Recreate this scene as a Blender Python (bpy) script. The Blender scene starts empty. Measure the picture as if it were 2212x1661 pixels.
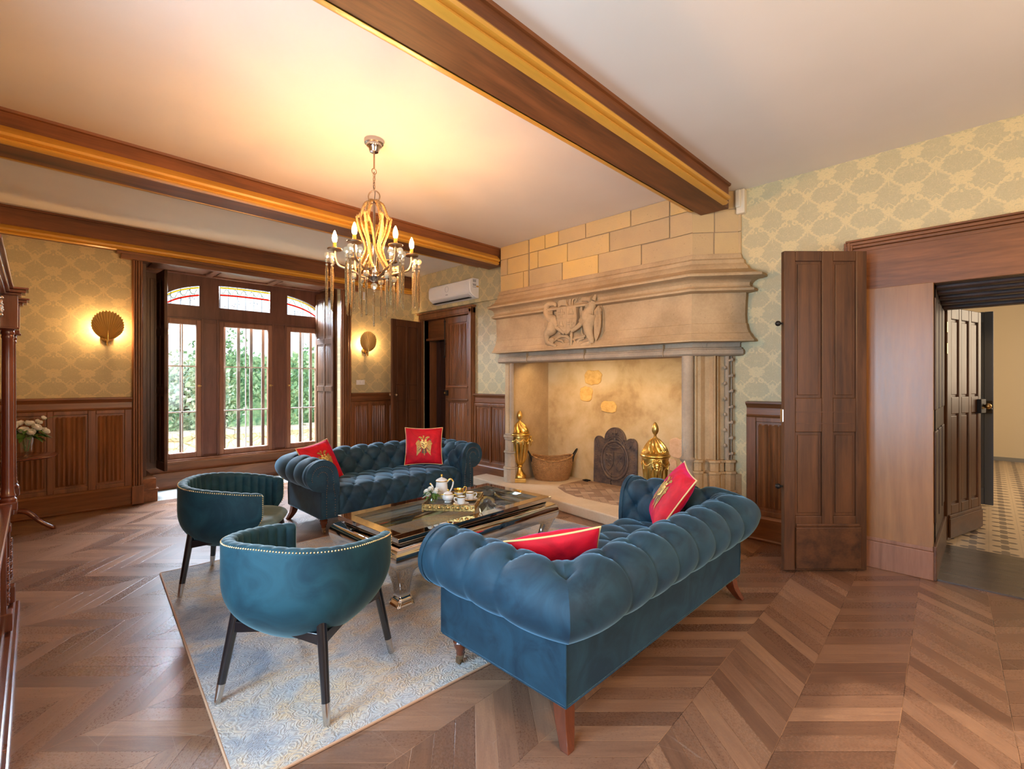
import bpy, bmesh, math, random
from mathutils import Vector, Matrix
random.seed(11)
PI = math.pi
sin, cos = math.sin, math.cos
SC = bpy.context.scene
COL = SC.collection

# ------------------------------------------------------------------ camera
cd = bpy.data.cameras.new('camera')
cam = bpy.data.objects.new('camera', cd)
COL.objects.link(cam)
cam.location = (0, 0, 1.5)
cam.rotation_euler = (PI / 2, 0, -PI / 4)
cd.sensor_width = 36
cd.sensor_fit = 'HORIZONTAL'
cd.lens = 36 * 1030 / 2212
cd.shift_y = -6.5 / 2212
cd.clip_start = 0.03
SC.camera = cam

# ------------------------------------------------------------------ world, exposure
SC.view_settings.view_transform = 'Standard'
SC.view_settings.look = 'None'
SC.view_settings.gamma = 1
SC.view_settings.use_curve_mapping = False
SC.view_settings.exposure = 1.35
cy = SC.cycles
cy.max_bounces = 7
cy.diffuse_bounces = 4
cy.glossy_bounces = 4
cy.transmission_bounces = 6
cy.transparent_max_bounces = 10
cy.sample_clamp_indirect = 4
cy.caustics_reflective = False
cy.caustics_refractive = False
cy.blur_glossy = 0.5
w = bpy.data.worlds.new('sky')
SC.world = w
w.use_nodes = True
wt = w.node_tree
wt.nodes.clear()
wo = wt.nodes.new('ShaderNodeOutputWorld')
wb = wt.nodes.new('ShaderNodeBackground')
wr = wt.nodes.new('ShaderNodeValToRGB')
wc = wt.nodes.new('ShaderNodeTexCoord')
ws = wt.nodes.new('ShaderNodeSeparateXYZ')
wt.links.new(wc.outputs['Generated'], ws.inputs[0])
wt.links.new(ws.outputs['Z'], wr.inputs[0])
wt.links.new(wr.outputs[0], wb.inputs[0])
wt.links.new(wb.outputs[0], wo.inputs[0])
wr.color_ramp.elements[0].position = 0.0
wr.color_ramp.elements[0].color = (0.90, 0.93, 0.96, 1)
wr.color_ramp.elements[1].position = 0.6
wr.color_ramp.elements[1].color = (0.45, 0.68, 1.0, 1)
wb.inputs[1].default_value = 0.85


def area(name, loc, rot, sx, sy, power, color, spread=None):
    l = bpy.data.lights.new(name, 'AREA')
    l.shape = 'RECTANGLE'
    l.size, l.size_y, l.energy, l.color = sx, sy, power, color
    if spread:
        l.spread = spread
    o = bpy.data.objects.new(name, l)
    COL.objects.link(o)
    o.location, o.rotation_euler = loc, rot
    return o


# sun over the garden, so that parapet and trees are sunlit
sl = bpy.data.lights.new('garden_sun', 'SUN')
sl.energy, sl.angle, sl.color = 1.3, 0.02, (1, 0.93, 0.8)
so = bpy.data.objects.new('garden_sun', sl)
COL.objects.link(so)
so.rotation_euler = (math.radians(48), math.radians(12), 0)
# daylight arriving at the windows (outside the glass)
BLUE = (0.50, 0.74, 1.0)
area('daylight_left_near', (-0.80, 0.75, 1.55), (0, math.radians(-90), 0), 1.9, 0.85, 38, BLUE)
area('daylight_left_far', (-0.80, 1.95, 1.55), (0, math.radians(-90), 0), 1.9, 0.75, 52, BLUE)
area('daylight_behind', (2.4, -2.36, 1.7), (math.radians(90), 0, 0), 2.2, 1.9, 9, (0.8, 0.88, 1.0))
area('daylight_bay', (2.35, 9.3, 3.75), (math.radians(-58), 0, 0), 3.4, 1.6, 2200, (0.72, 0.86, 1.0))
area('next_room_fill', (9.4, -2.3, 2.2), (math.radians(75), 0, 0), 3.0, 2.0, 48, (1.0, 0.80, 0.56))  # warm panel added inside the next room, which has no window


# unseen warm point light, added to brighten the right-hand side of the room
pl_ = bpy.data.lights.new('warm_room_fill', 'POINT')
pl_.energy, pl_.color, pl_.shadow_soft_size = 66, (1.0, 0.64, 0.30), 0.25
po = bpy.data.objects.new('warm_room_fill', pl_)
COL.objects.link(po)
po.location = (1.7, -1.5, 2.35)


# ------------------------------------------------------------------ shader expressions
class S:
    def __init__(s, t, k):
        s.t, s.k = t, k

    def _m(s, op, *a):
        n = s.t.nodes.new('ShaderNodeMath')
        n.operation = op
        for i, x in enumerate((s,) + a):
            if isinstance(x, S):
                s.t.links.new(x.k, n.inputs[i])
            else:
                n.inputs[i].default_value = x
        return S(s.t, n.outputs[0])

    def __add__(s, o): return s._m('ADD', o)
    def __radd__(s, o): return s._m('ADD', o)
    def __sub__(s, o): return s._m('SUBTRACT', o)
    def __rsub__(s, o): return s._m('MULTIPLY', -1.0)._m('ADD', o)
    def __mul__(s, o): return s._m('MULTIPLY', o)
    def __rmul__(s, o): return s._m('MULTIPLY', o)
    def __truediv__(s, o): return s._m('DIVIDE', o)
    def sin(s): return s._m('SINE')
    def cos(s): return s._m('COSINE')
    def abs(s): return s._m('ABSOLUTE')
    def floor(s): return s._m('FLOOR')
    def fract(s): return s._m('FRACT')
    def sqrt(s): return s._m('SQRT')
    def pow(s, e): return s._m('POWER', e)
    def min(s, o): return s._m('MINIMUM', o)
    def max(s, o): return s._m('MAXIMUM', o)
    def gt(s, o): return s._m('GREATER_THAN', o)
    def lt(s, o): return s._m('LESS_THAN', o)
    def atan2(s, o): return s._m('ARCTAN2', o)
    def mod(s, o): return s._m('FLOORED_MODULO', o)

    def step(s, a, b):        # smooth 0..1 between a and b
        n = s.t.nodes.new('ShaderNodeMapRange')
        n.interpolation_type = 'SMOOTHSTEP'
        s.t.links.new(s.k, n.inputs[0])
        if a > b:
            a, b, f, t = b, a, 1, 0
        else:
            f, t = 0, 1
        n.inputs[1].default_value, n.inputs[2].default_value = a, b
        n.inputs[3].default_value, n.inputs[4].default_value = f, t
        return S(s.t, n.outputs[0])

    def ramp(s, *stops):
        n = s.t.nodes.new('ShaderNodeValToRGB')
        s.t.links.new(s.k, n.inputs[0])
        e = n.color_ramp.elements
        while len(e) < len(stops):
            e.new(0.5)
        for i, (p, c) in enumerate(stops):
            e[i].position = p
            e[i].color = (*c, 1)
        return S(s.t, n.outputs[0])


def vec(t, x, y, z):
    n = t.nodes.new('ShaderNodeCombineXYZ')
    for i, a in enumerate((x, y, z)):
        if isinstance(a, S):
            t.links.new(a.k, n.inputs[i])
        else:
            n.inputs[i].default_value = a
    return S(t, n.outputs[0])


def coords(t, kind='Object'):
    n = t.nodes.new('ShaderNodeTexCoord')
    q = t.nodes.new('ShaderNodeSeparateXYZ')
    t.links.new(n.outputs[kind], q.inputs[0])
    return [S(t, q.outputs[i]) for i in range(3)]


def noise(t, v, scale=5, detail=3, rough=0.5, dist=0.0):
    n = t.nodes.new('ShaderNodeTexNoise')
    t.links.new(v.k, n.inputs['Vector'])
    n.inputs['Scale'].default_value = scale
    n.inputs['Detail'].default_value = detail
    n.inputs['Roughness'].default_value = rough
    n.inputs['Distortion'].default_value = dist
    return S(t, n.outputs[0])


def voro(t, v, scale=5, feature='F1', out='Distance', rnd=1.0):
    n = t.nodes.new('ShaderNodeTexVoronoi')
    n.feature = feature
    t.links.new(v.k, n.inputs['Vector'])
    n.inputs['Scale'].default_value = scale
    n.inputs['Randomness'].default_value = rnd
    return S(t, n.outputs[out])


def white(t, v):
    n = t.nodes.new('ShaderNodeTexWhiteNoise')
    t.links.new(v.k, n.inputs['Vector'])
    return S(t, n.outputs['Value'])


def mix(t, f, a, b, mode='MIX'):
    n = t.nodes.new('ShaderNodeMix')
    n.data_type = 'RGBA'
    n.blend_type = mode
    for i, x in ((0, f), (6, a), (7, b)):
        if isinstance(x, S):
            t.links.new(x.k, n.inputs[i])
        elif i == 0:
            n.inputs[i].default_value = x
        else:
            n.inputs[i].default_value = (*x, 1)
    return S(t, n.outputs[2])


def bump(t, h, strength=0.3, dist=0.01):
    n = t.nodes.new('ShaderNodeBump')
    t.links.new(h.k, n.inputs['Height'])
    n.inputs['Strength'].default_value = strength
    n.inputs['Distance'].default_value = dist
    return S(t, n.outputs[0])


def attr(t, name):
    n = t.nodes.new('ShaderNodeAttribute')
    n.attribute_name = name
    return S(t, n.outputs['Fac'])


def material(name, fn=None, **kw):
    """kw: Principled inputs by name with _ for blanks; fn(t) returns more of them"""
    m = bpy.data.materials.new(name)
    m.use_nodes = True
    t = m.node_tree
    b = t.nodes['Principled BSDF']
    d = dict(kw)
    if fn:
        d.update(fn(t))
    for k, v in d.items():
        s = b.inputs[k.replace('_', ' ')]
        if isinstance(v, S):
            t.links.new(v.k, s)
        elif isinstance(v, tuple) and len(v) == 3 and s.type == 'RGBA':
            s.default_value = (*v, 1)
        else:
            s.default_value = v
    return m


def wood(name, dark, light, axis='z', rough=0.38, ring=9.0, coat=0.12, bmp=0.15, spec=0.38):
    def fn(t):
        x, y, z = coords(t)
        k = 0.09
        v = {'z': lambda: vec(t, x, y, z * k), 'x': lambda: vec(t, x * k, y, z), 'y': lambda: vec(t, x, y * k, z)}[axis]()
        a = noise(t, v, ring, 4, 0.55, 0.8)
        f = noise(t, v, ring * 9, 3, 0.6)
        big = noise(t, vec(t, x, y, z), 1.7, 2, 0.5)
        g = a * 0.62 + f * 0.23 + big * 0.15
        mid = tuple((p + q) / 2 for p, q in zip(dark, light))
        c = g.ramp((0.32, dark), (0.5, mid), (0.68, light))
        return dict(Base_Color=c, Roughness=(f * 0.18 + (rough - 0.09)), Normal=bump(t, g, bmp, 0.004))
    return material(name, fn, Coat_Weight=coat, Coat_Roughness=0.25, Specular_IOR_Level=spec)


WD, WL = (0.085, 0.031, 0.010), (0.27, 0.104, 0.036)
M = {}
for ax in 'xyz':
    M['wood_' + ax] = wood('walnut_panelling_' + ax, WD, WL, ax)
    M['door_' + ax] = wood('old_door_wood_' + ax, (0.040, 0.016, 0.007), (0.145, 0.056, 0.020), ax, rough=0.42)
M['beam'] = wood('beam_wood', (0.060, 0.020, 0.006), (0.25, 0.088, 0.027), 'x', rough=0.55, coat=0.05, ring=7)
M['gold_trim'] = wood('ochre_painted_moulding', (0.50, 0.24, 0.030), (0.66, 0.34, 0.05), 'x', rough=0.35, coat=0.3, bmp=0.05)
M['oak_veneer'] = wood('pale_oak_veneer', (0.17, 0.075, 0.024), (0.32, 0.150, 0.052), 'z', rough=0.34, ring=6, coat=0.25)
M['mahogany'] = wood('mahogany_polish', (0.075, 0.016, 0.006), (0.19, 0.045, 0.016), 'z', rough=0.18, coat=0.8)
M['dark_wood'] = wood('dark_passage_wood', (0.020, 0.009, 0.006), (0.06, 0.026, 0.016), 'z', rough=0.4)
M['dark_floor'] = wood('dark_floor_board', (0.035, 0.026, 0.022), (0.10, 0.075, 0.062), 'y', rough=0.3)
M['window_wood'] = wood('window_frame_wood', (0.085, 0.035, 0.026), (0.20, 0.088, 0.060), 'z', rough=0.35)
M['sash_wood'] = wood('sash_wood', (0.17, 0.075, 0.042), (0.34, 0.165, 0.10), 'z', rough=0.38)
M['iron'] = material('dark_iron', Base_Color=(0.03, 0.026, 0.024), Metallic=0.8, Roughness=0.45)
M['black'] = material('black_lacquer', Base_Color=(0.010, 0.009, 0.010), Roughness=0.22, Coat_Weight=0.6)
M['void'] = material('dark_gap', Base_Color=(0.006, 0.005, 0.005), Roughness=0.9)
M['nickel'] = material('polished_nickel', Base_Color=(0.62, 0.58, 0.54), Metallic=1.0, Roughness=0.16)
M['chrome'] = material('mirror_polished_steel', Base_Color=(0.70, 0.67, 0.64), Metallic=1.0, Roughness=0.045)
M['brass'] = material('aged_brass', Base_Color=(0.50, 0.30, 0.10), Metallic=1.0, Roughness=0.35)
M['brass_bright'] = material('bright_brass', Base_Color=(0.86, 0.60, 0.22), Metallic=1.0, Roughness=0.25)
M['leaf_brass'] = material('leaf_brass', Base_Color=(0.62, 0.38, 0.11), Metallic=0.55, Roughness=0.45)
M['bronze'] = material('antique_bronze', Base_Color=(0.40, 0.28, 0.17), Metallic=1.0, Roughness=0.35)
M['white_plastic'] = material('white_plastic', Base_Color=(0.80, 0.78, 0.74), Roughness=0.3)
M['grey_mark'] = material('grey_print', Base_Color=(0.25, 0.25, 0.25), Roughness=0.6)
M['glass'] = material('clear_glass', Base_Color=(0.95, 0.98, 0.97), Roughness=0.0, Transmission_Weight=1.0, IOR=1.45)
M['crystal'] = material('crystal_bead', Base_Color=(0.80, 0.66, 0.42), Roughness=0.12, Metallic=0.35, Transmission_Weight=0.25, Specular_IOR_Level=0.9)
M['bead_strand'] = material('gilt_bead_strand', lambda t: dict(
    Base_Color=noise(t, vec(t, *coords(t)), 320, 1).ramp((0.35, (0.10, 0.055, 0.02)), (0.55, (0.36, 0.22, 0.08)), (0.75, (0.75, 0.55, 0.26))),
    Normal=bump(t, voro(t, vec(t, *coords(t)), 230), 0.8, 0.004)), Metallic=0.55, Roughness=0.28)


def emit(name, color, strength):
    m = bpy.data.materials.new(name)
    m.use_nodes = True
    t = m.node_tree
    t.nodes.clear()
    o = t.nodes.new('ShaderNodeOutputMaterial')
    e = t.nodes.new('ShaderNodeEmission')
    e.inputs[0].default_value = (*color, 1)
    e.inputs[1].default_value = strength
    t.links.new(e.outputs[0], o.inputs[0])
    return m


M['bulb'] = emit('lit_candle_bulb', (1.0, 0.49, 0.18), 300)
M['sconce_bulb'] = emit('lit_sconce_bulb', (1.0, 0.60, 0.27), 620)


def clear_pane(name, tint, fac):
    m = bpy.data.materials.new(name)
    m.use_nodes = True
    t = m.node_tree
    t.nodes.clear()
    o = t.nodes.new('ShaderNodeOutputMaterial')
    a = t.nodes.new('ShaderNodeBsdfTransparent')
    g = t.nodes.new('ShaderNodeBsdfGlossy')
    mx = t.nodes.new('ShaderNodeMixShader')
    a.inputs[0].default_value = (*tint, 1)
    g.inputs['Roughness'].default_value = 0.02
    mx.inputs[0].default_value = fac
    t.links.new(a.outputs[0], mx.inputs[1])
    t.links.new(g.outputs[0], mx.inputs[2])
    t.links.new(mx.outputs[0], o.inputs[0])
    return m


M['pane'] = clear_pane('window_pane', (0.97, 0.98, 1.0), 0.05)
M['pane_white'] = clear_pane('leaded_clear', (0.93, 0.97, 1.0), 0.04)
M['pane_yellow'] = clear_pane('leaded_yellow', (1.0, 0.72, 0.05), 0.04)
M['pane_red'] = clear_pane('leaded_red', (0.9, 0.10, 0.03), 0.04)
M['pane_green'] = clear_pane('leaded_green', (0.42, 0.66, 0.30), 0.04)
M['table_glass'] = clear_pane('table_glass', (0.93, 0.97, 0.94), 0.08)


# damask wallpaper: ogee trellis of leaf garlands round two kinds of flower
def damask(name, h):
    def fn(t):
        c = coords(t)
        P = 0.285
        X = c[h] / P
        Z = c[2] / P
        w = noise(t, vec(t, X, Z, 0.0), 7, 3) * 0.06 - 0.03
        X, Z = X + w, Z + w

        def cell(ox, oz):
            return (X + ox).fract() - 0.5, (Z + oz).fract() - 0.5
        # peony: fan of veined petals over a dark eye
        x, z = cell(0, 0)
        z = z - 0.08
        r = (x * x * 0.62 + z * z * 1.25).sqrt()
        a = z.atan2(x)
        R_ = (a * 4.5 + 0.3).sin().abs() * 0.050 + 0.165
        peony = (r / R_).step(1.04, 0.90)
        vein = (a * 13.5).sin().abs().step(0.05, 0.30).max(r.lt(0.085)).max((r - 0.13).abs().lt(0.008))
        eye = ((r - 0.050).abs()).step(0.006, 0.014)
        peony = peony * vein * eye
        # crown flower half a period aside
        x2, z2 = cell(0.5, 0.5)
        z2 = z2 - 0.02
        a2 = x2.atan2(z2)
        r2 = (x2 * x2 + z2 * z2).sqrt()
        R2 = (a2 * 3.0).cos().abs() * 0.160 + 0.035
        crown = (r2 / R2).step(1.0, 0.8) * z2.gt(-0.03)
        stem = x2.abs().step(0.016, 0.008) * z2.lt(0.0) * z2.gt(-0.24)
        # leafy ogee garlands, serrated on both sides
        x3, z3 = cell(0.5, 0.25)
        og = ((z3 * 2 * PI).sin() * 0.205 + 0.245)
        d = (x3.abs() - og)
        ser = ((z3 * 15 + d * 5).fract() * 0.062 + 0.014)
        leaf = (d.abs() / ser).step(1.1, 0.8)
        # pointed arch over the crown and scrolls below the peony
        x5, z5 = cell(0.5, 0.5)
        ar = (z5 - 0.30 + x5.abs() * 0.9).abs().step(0.016, 0.008) * x5.abs().lt(0.17)
        x4, z4 = cell(0, 0)
        q = x4.abs() - 0.150
        z6 = z4 + 0.205
        r5 = (q * q + z6 * z6 * 1.6).sqrt()
        sc = (r5 - 0.070).abs().step(0.030, 0.018).max(r5.step(0.020, 0.012))
        bud = ((x4.abs() * 1.6).max((z4 + 0.27).abs())).step(0.045, 0.03)
        pat = peony.max(crown).max(leaf).max(ar).max(sc).max(stem).max(bud)
        pat = pat * (noise(t, vec(t, X, Z, 2.0), 28, 2).step(0.30, 0.50) * 0.55 + 0.45)
        fil = voro(t, vec(t, X, Z, 4.0), 11, 'DISTANCE_TO_EDGE').step(0.07, 0.03) * noise(t, vec(t, X, Z, 7.0), 6, 2).step(0.46, 0.56)
        pat = pat.max(fil * 0.45) * 0.85
        base = noise(t, vec(t, c[0], c[1], c[2]), 160, 2).ramp((0.3, (0.45, 0.385, 0.215)), (0.7, (0.50, 0.43, 0.25)))
        col = mix(t, pat, base, (0.66, 0.53, 0.27))
        return dict(Base_Color=col, Roughness=0.55 - pat * 0.15, Normal=bump(t, pat, 0.15, 0.002))
    return material(name, fn)


M['damask_x'] = damask('damask_wallpaper_x', 0)
M['damask_y'] = damask('damask_wallpaper_y', 1)
M['ceiling'] = material('ceiling_plaster', lambda t: dict(
    Base_Color=noise(t, vec(t, *coords(t)), 1.2, 3).ramp((0.3, (0.72, 0.65, 0.56)), (0.7, (0.77, 0.70, 0.61)))), Roughness=0.85)
M['plaster'] = material('cream_plaster', Base_Color=(0.72, 0.62, 0.45), Roughness=0.8)


# Hungarian-point parquet
def parquet(t):
    x, y, z = coords(t)
    th = math.radians(2.6)
    u = x * cos(th) + y * sin(th)
    v = y * cos(th) - x * sin(th) + 0.212
    B = 0.366
    k = (v / B).floor()
    fv = (v / B).fract() * B
    par = k.mod(2.0)
    sgn = par * 2 - 1
    s = u + fv * sgn * 0.92 + par * 0.0
    W = 0.118
    i = (s / W).floor()
    e = (s / W).fract()
    al = fv * sgn * 0.92 * 0.7 + u * 0.0
    r = white(t, vec(t, i, k, 3.0))
    r2 = white(t, vec(t, i, k, 9.0))
    # grain runs along the plank: (1,-sgn) direction
    along = u - fv * sgn
    g = noise(t, vec(t, s * 1.0, along * 0.10, i * 3.7 + k * 1.3), 30, 4, 0.6, 0.6)
    sp = noise(t, vec(t, s, along * 0.5, i), 110, 3, 0.7)
    big = noise(t, vec(t, x, y, 0.0), 1.1, 3)
    tone = r * 0.36 + g * 0.46 + sp * 0.26 + big * 0.24 - 0.16
    c = tone.ramp((0.15, (0.088, 0.042, 0.026)), (0.42, (0.165, 0.082, 0.048)), (0.64, (0.250, 0.132, 0.078)), (0.90, (0.40, 0.22, 0.120)))
    seam = e.min(1.0 - e) * W
    vseam = fv.min(B - fv)
    sm = seam.min(vseam)
    line = sm.step(0.0022, 0.0008)
    c = mix(t, line * 0.75, c, mix(t, r2.gt(0.55), (0.035, 0.014, 0.008), (0.32, 0.16, 0.075)))
    scr = voro(t, vec(t, x * 1.0, y * 0.35, 0.0), 5, 'DISTANCE_TO_EDGE').step(0.006, 0.001) * noise(t, vec(t, x, y, 1.0), 3, 2).step(0.5, 0.62)
    c = mix(t, scr * 0.25, c, (0.42, 0.34, 0.28))
    ro = sp * 0.20 + big * 0.14 + 0.10 + r2 * 0.06
    return dict(Base_Color=c, Roughness=ro, Normal=bump(t, g * 0.4 + sp * 0.3 - line * 1.2 + r * 0.1, 0.28, 0.003))


M['parquet'] = material('hungarian_point_parquet', parquet, Specular_IOR_Level=0.6)


def rugf(t):
    x, y, z = coords(t)
    p = vec(t, x, y, 0.0)
    big = noise(t, p, 2.2, 4, 0.6, 0.5)
    d = noise(t, p, 9, 2, 0.5, 2.2)
    worm = ((d * 42).sin() * 0.5 + 0.5)
    vo = voro(t, vec(t, x + d * 0.06, y - d * 0.05, 0.0), 15)
    ring = ((vo * 30).sin() * 0.5 + 0.5)
    h = ring * 0.6 + worm * 0.4
    c = big.ramp((0.38, (0.17, 0.205, 0.25)), (0.44, (0.33, 0.325, 0.32)), (0.50, (0.45, 0.385, 0.31)), (0.55, (0.52, 0.36, 0.20)), (0.62, (0.42, 0.375, 0.33)))
    c2 = noise(t, p, 5, 3).step(0.42, 0.62)
    c = mix(t, c2 * 0.35, c, (0.50, 0.43, 0.37))
    c = mix(t, h.step(0.45, 0.15) * 0.50, c, (0.19, 0.175, 0.175))
    fz = noise(t, p, 240, 2)
    return dict(Base_Color=c, Roughness=0.9, Normal=bump(t, h * 0.75 + fz * 0.25, 0.65, 0.012))


M['rug'] = material('carved_pile', rugf, Sheen_Weight=0.3)
M['rug_edge'] = material('rug_binding', Base_Color=(0.50, 0.29, 0.17), Roughness=0.8)


def velvet(name, deep, lit, sheen, amt=1.0):
    def fn(t):
        x, y, z = coords(t)
        p = vec(t, x, y, z)
        m1 = noise(t, p, 5, 4, 0.6, 1.4)
        f = noise(t, p, 900, 1)
        c = m1.ramp((0.35, deep), (0.65, lit))
        return dict(Base_Color=c, Normal=bump(t, m1 * 0.8 + f * 0.03, 0.10, 0.01), Roughness=0.66)
    return material(name, fn, Sheen_Weight=amt, Sheen_Roughness=0.30, Sheen_Tint=sheen, Specular_IOR_Level=0.35)


M['velvet'] = velvet('teal_velvet', (0.006, 0.025, 0.043), (0.013, 0.050, 0.078), (0.24, 0.46, 0.64), 0.85)
M['chair_velvet'] = velvet('petrol_velvet', (0.003, 0.028, 0.042), (0.010, 0.056, 0.074), (0.28, 0.46, 0.50), 0.70)
M['seat_velvet'] = velvet('sage_velvet', (0.09, 0.14, 0.13), (0.14, 0.19, 0.17), (0.6, 0.7, 0.65), 0.5)
M['red_velvet'] = velvet('crimson_velvet', (0.42, 0.002, 0.012), (0.66, 0.004, 0.020), (1.0, 0.05, 0.42), 0.9)
M['gold_cord'] = material('gold_cord', Base_Color=(0.72, 0.50, 0.20), Roughness=0.5, Sheen_Weight=0.3)
M['gold_thread'] = material('gold_thread', lambda t: dict(
    Base_Color=noise(t, vec(t, *coords(t)), 130, 3).ramp((0.35, (0.22, 0.12, 0.035)), (0.65, (0.62, 0.40, 0.11)))), Metallic=0.4, Roughness=0.5)
M['brown_thread'] = material('brown_thread', Base_Color=(0.13, 0.075, 0.05), Roughness=0.7)
M['pale_thread'] = material('pale_gold_thread', Base_Color=(0.80, 0.62, 0.20), Roughness=0.5, Metallic=0.3)


def stonef(lo, hi, scale=2.2, pits=True, bmp=0.5):
    def fn(t):
        x, y, z = coords(t)
        p = vec(t, x, y, z)
        a = noise(t, p, scale, 5, 0.6)
        f = noise(t, p, 45, 4, 0.7)
        tone = attr(t, 'tone')
        g = a * 0.75 + f * 0.25
        c = g.ramp((0.32, lo), (0.68, hi))
        pit = voro(t, p, 38).step(0.16, 0.05) * noise(t, p, 4, 2).step(0.5, 0.6)
        c = mix(t, pit * 0.55, c, tuple(q * 0.45 for q in lo))
        return dict(Base_Color=c, Roughness=0.88, Normal=bump(t, a * 0.5 + f * 0.5 - pit * 0.8, bmp, 0.008))
    return fn


M['stone'] = material('carved_limestone', stonef((0.36, 0.235, 0.115), (0.58, 0.41, 0.225)))
M['stone_grey'] = material('weathered_limestone', stonef((0.28, 0.215, 0.15), (0.48, 0.375, 0.26)))
M['hearth_stone'] = material('hearth_slab', stonef((0.45, 0.33, 0.21), (0.63, 0.50, 0.35), 1.5, bmp=0.25))
M['mortar'] = material('lime_mortar', stonef((0.26, 0.18, 0.10), (0.40, 0.29, 0.17), 8, bmp=0.8))


def ashlar(t):
    x, y, z = coords(t)
    p = vec(t, x, y, z)
    a = noise(t, p, 3.5, 5, 0.65)
    f = noise(t, p, 60, 3, 0.7)
    tn = attr(t, 'tone')
    c = (tn * 0.55 + a * 0.45 + 0.02).ramp((0.15, (0.46, 0.32, 0.17)), (0.5, (0.58, 0.40, 0.18)), (0.85, (0.74, 0.47, 0.14)))
    pit = voro(t, p, 30).step(0.14, 0.05) * noise(t, p, 5, 2).step(0.5, 0.6)
    c = mix(t, pit * 0.4, c, (0.25, 0.15, 0.07))
    return dict(Base_Color=c, Roughness=0.9, Normal=bump(t, a * 0.5 + f * 0.5 - pit, 0.5, 0.008))


M['ashlar'] = material('ashlar_blocks', ashlar)


def firewall(t):
    x, y, z = coords(t)
    p = vec(t, x, y, z)
    a = noise(t, p, 1.6, 5, 0.6, 0.4)
    b = noise(t, p, 4.5, 4, 0.6)
    c = (a * 0.7 + b * 0.3).ramp((0.34, (0.36, 0.22, 0.09)), (0.46, (0.55, 0.38, 0.18)), (0.6, (0.66, 0.49, 0.27)))
    f = noise(t, p, 70, 3)
    return dict(Base_Color=c, Roughness=0.9, Normal=bump(t, f * 0.4 + b, 0.3, 0.008))


M['fire_plaster'] = material('smoke_mottled_plaster', firewall)
M['rubble'] = material('exposed_yellow_stone', stonef((0.62, 0.33, 0.08), (0.85, 0.55, 0.18), 14, bmp=1.0))
M['rubble_pink'] = material('exposed_pink_stone', stonef((0.60, 0.36, 0.20), (0.78, 0.54, 0.34), 12, bmp=1.0))
M['cast_iron'] = material('rusty_cast_iron', lambda t: dict(
    Base_Color=noise(t, vec(t, *coords(t)), 9, 5, 0.65).ramp((0.35, (0.075, 0.060, 0.062)), (0.6, (0.17, 0.115, 0.085)), (0.75, (0.24, 0.13, 0.07))),
    Normal=bump(t, noise(t, vec(t, *coords(t)), 70, 3), 0.35, 0.004)), Metallic=0.35, Roughness=0.55)


def brickf(t):
    x, y, z = coords(t)
    W = 0.085
    a = (x + y) * 0.7071
    b = (x - y) * 0.7071
    ia, ib = (a / W).floor(), (b / W).floor()
    # herringbone: L-shaped pairs, four-periodic
    k = (ia - ib).mod(4.0)
    horiz = k.lt(2.0)
    fa, fb = (a / W).fract(), (b / W).fract()
    k1 = (k - 1.0).abs().lt(0.5)
    k3 = (k - 3.0).abs().lt(0.5)
    k2 = (k - 2.0).abs().lt(0.5)
    k0 = k.lt(0.5)
    ea = fa.min(1.0 - fa)
    eb = fb.min(1.0 - fb)
    # bricks lie along a for k 0,1 and along b for k 2,3
    da = (k0 * fa + k1 * (1.0 - fa)).max(0.0) + (k2 + k3) * ea
    db = (k2 * (1.0 - fb) + k3 * fb) + (k0 + k1) * eb
    m = da.min(db).step(0.09, 0.04)
    bx = ia - k1
    by = ib - k2
    r = white(t, vec(t, bx, by, 1.0))
    n = noise(t, vec(t, x, y, z), 30, 4)
    c = (r * 0.6 + n * 0.4).ramp((0.25, (0.22, 0.13, 0.085)), (0.55, (0.33, 0.21, 0.135)), (0.85, (0.44, 0.31, 0.21)))
    c = mix(t, m, c, (0.25, 0.17, 0.11))
    return dict(Base_Color=c, Roughness=0.85, Normal=bump(t, n * 0.3 - m, 0.4, 0.006))


M['hearth_brick'] = material('herringbone_brick', brickf)


def wicker(t):
    x, y, z = coords(t)
    a = y.atan2(x) * 0.28
    P = 0.022
    row = (z / 0.020).floor()
    u = (a / P + row * 0.5)
    f = (u.fract() - 0.5).abs() * 2
    g = ((z / 0.020).fract() - 0.5).abs() * 2
    h = (1.0 - f * f) * (1.0 - g * g)
    n = noise(t, vec(t, x, y, z), 25, 3)
    c = (h * 0.7 + n * 0.4).ramp((0.15, (0.13, 0.05, 0.015)), (0.5, (0.44, 0.20, 0.065)), (0.9, (0.66, 0.38, 0.15)))
    return dict(Base_Color=c, Roughness=0.6, Normal=bump(t, h, 0.9, 0.008))


M['wicker'] = material('woven_hyacinth', wicker)
M['gilt'] = material('polished_gilt', lambda t: dict(
    Base_Color=noise(t, vec(t, *coords(t)), 6, 3).ramp((0.35, (0.60, 0.36, 0.07)), (0.65, (0.90, 0.62, 0.20)))), Metallic=1.0, Roughness=0.30)
M['porcelain'] = material('white_porcelain', Base_Color=(0.80, 0.76, 0.70), Roughness=0.12, Coat_Weight=0.5)
M['gilding'] = material('porcelain_gilding', Base_Color=(0.80, 0.50, 0.10), Metallic=0.9, Roughness=0.25)
M['leaf'] = material('leaf_green', lambda t: dict(
    Base_Color=noise(t, vec(t, *coords(t)), 30, 2).ramp((0.3, (0.03, 0.09, 0.012)), (0.7, (0.13, 0.24, 0.04)))), Roughness=0.45)
M['petal'] = material('white_petal', Base_Color=(0.80, 0.74, 0.62), Roughness=0.6, Sheen_Weight=0.2)
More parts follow.
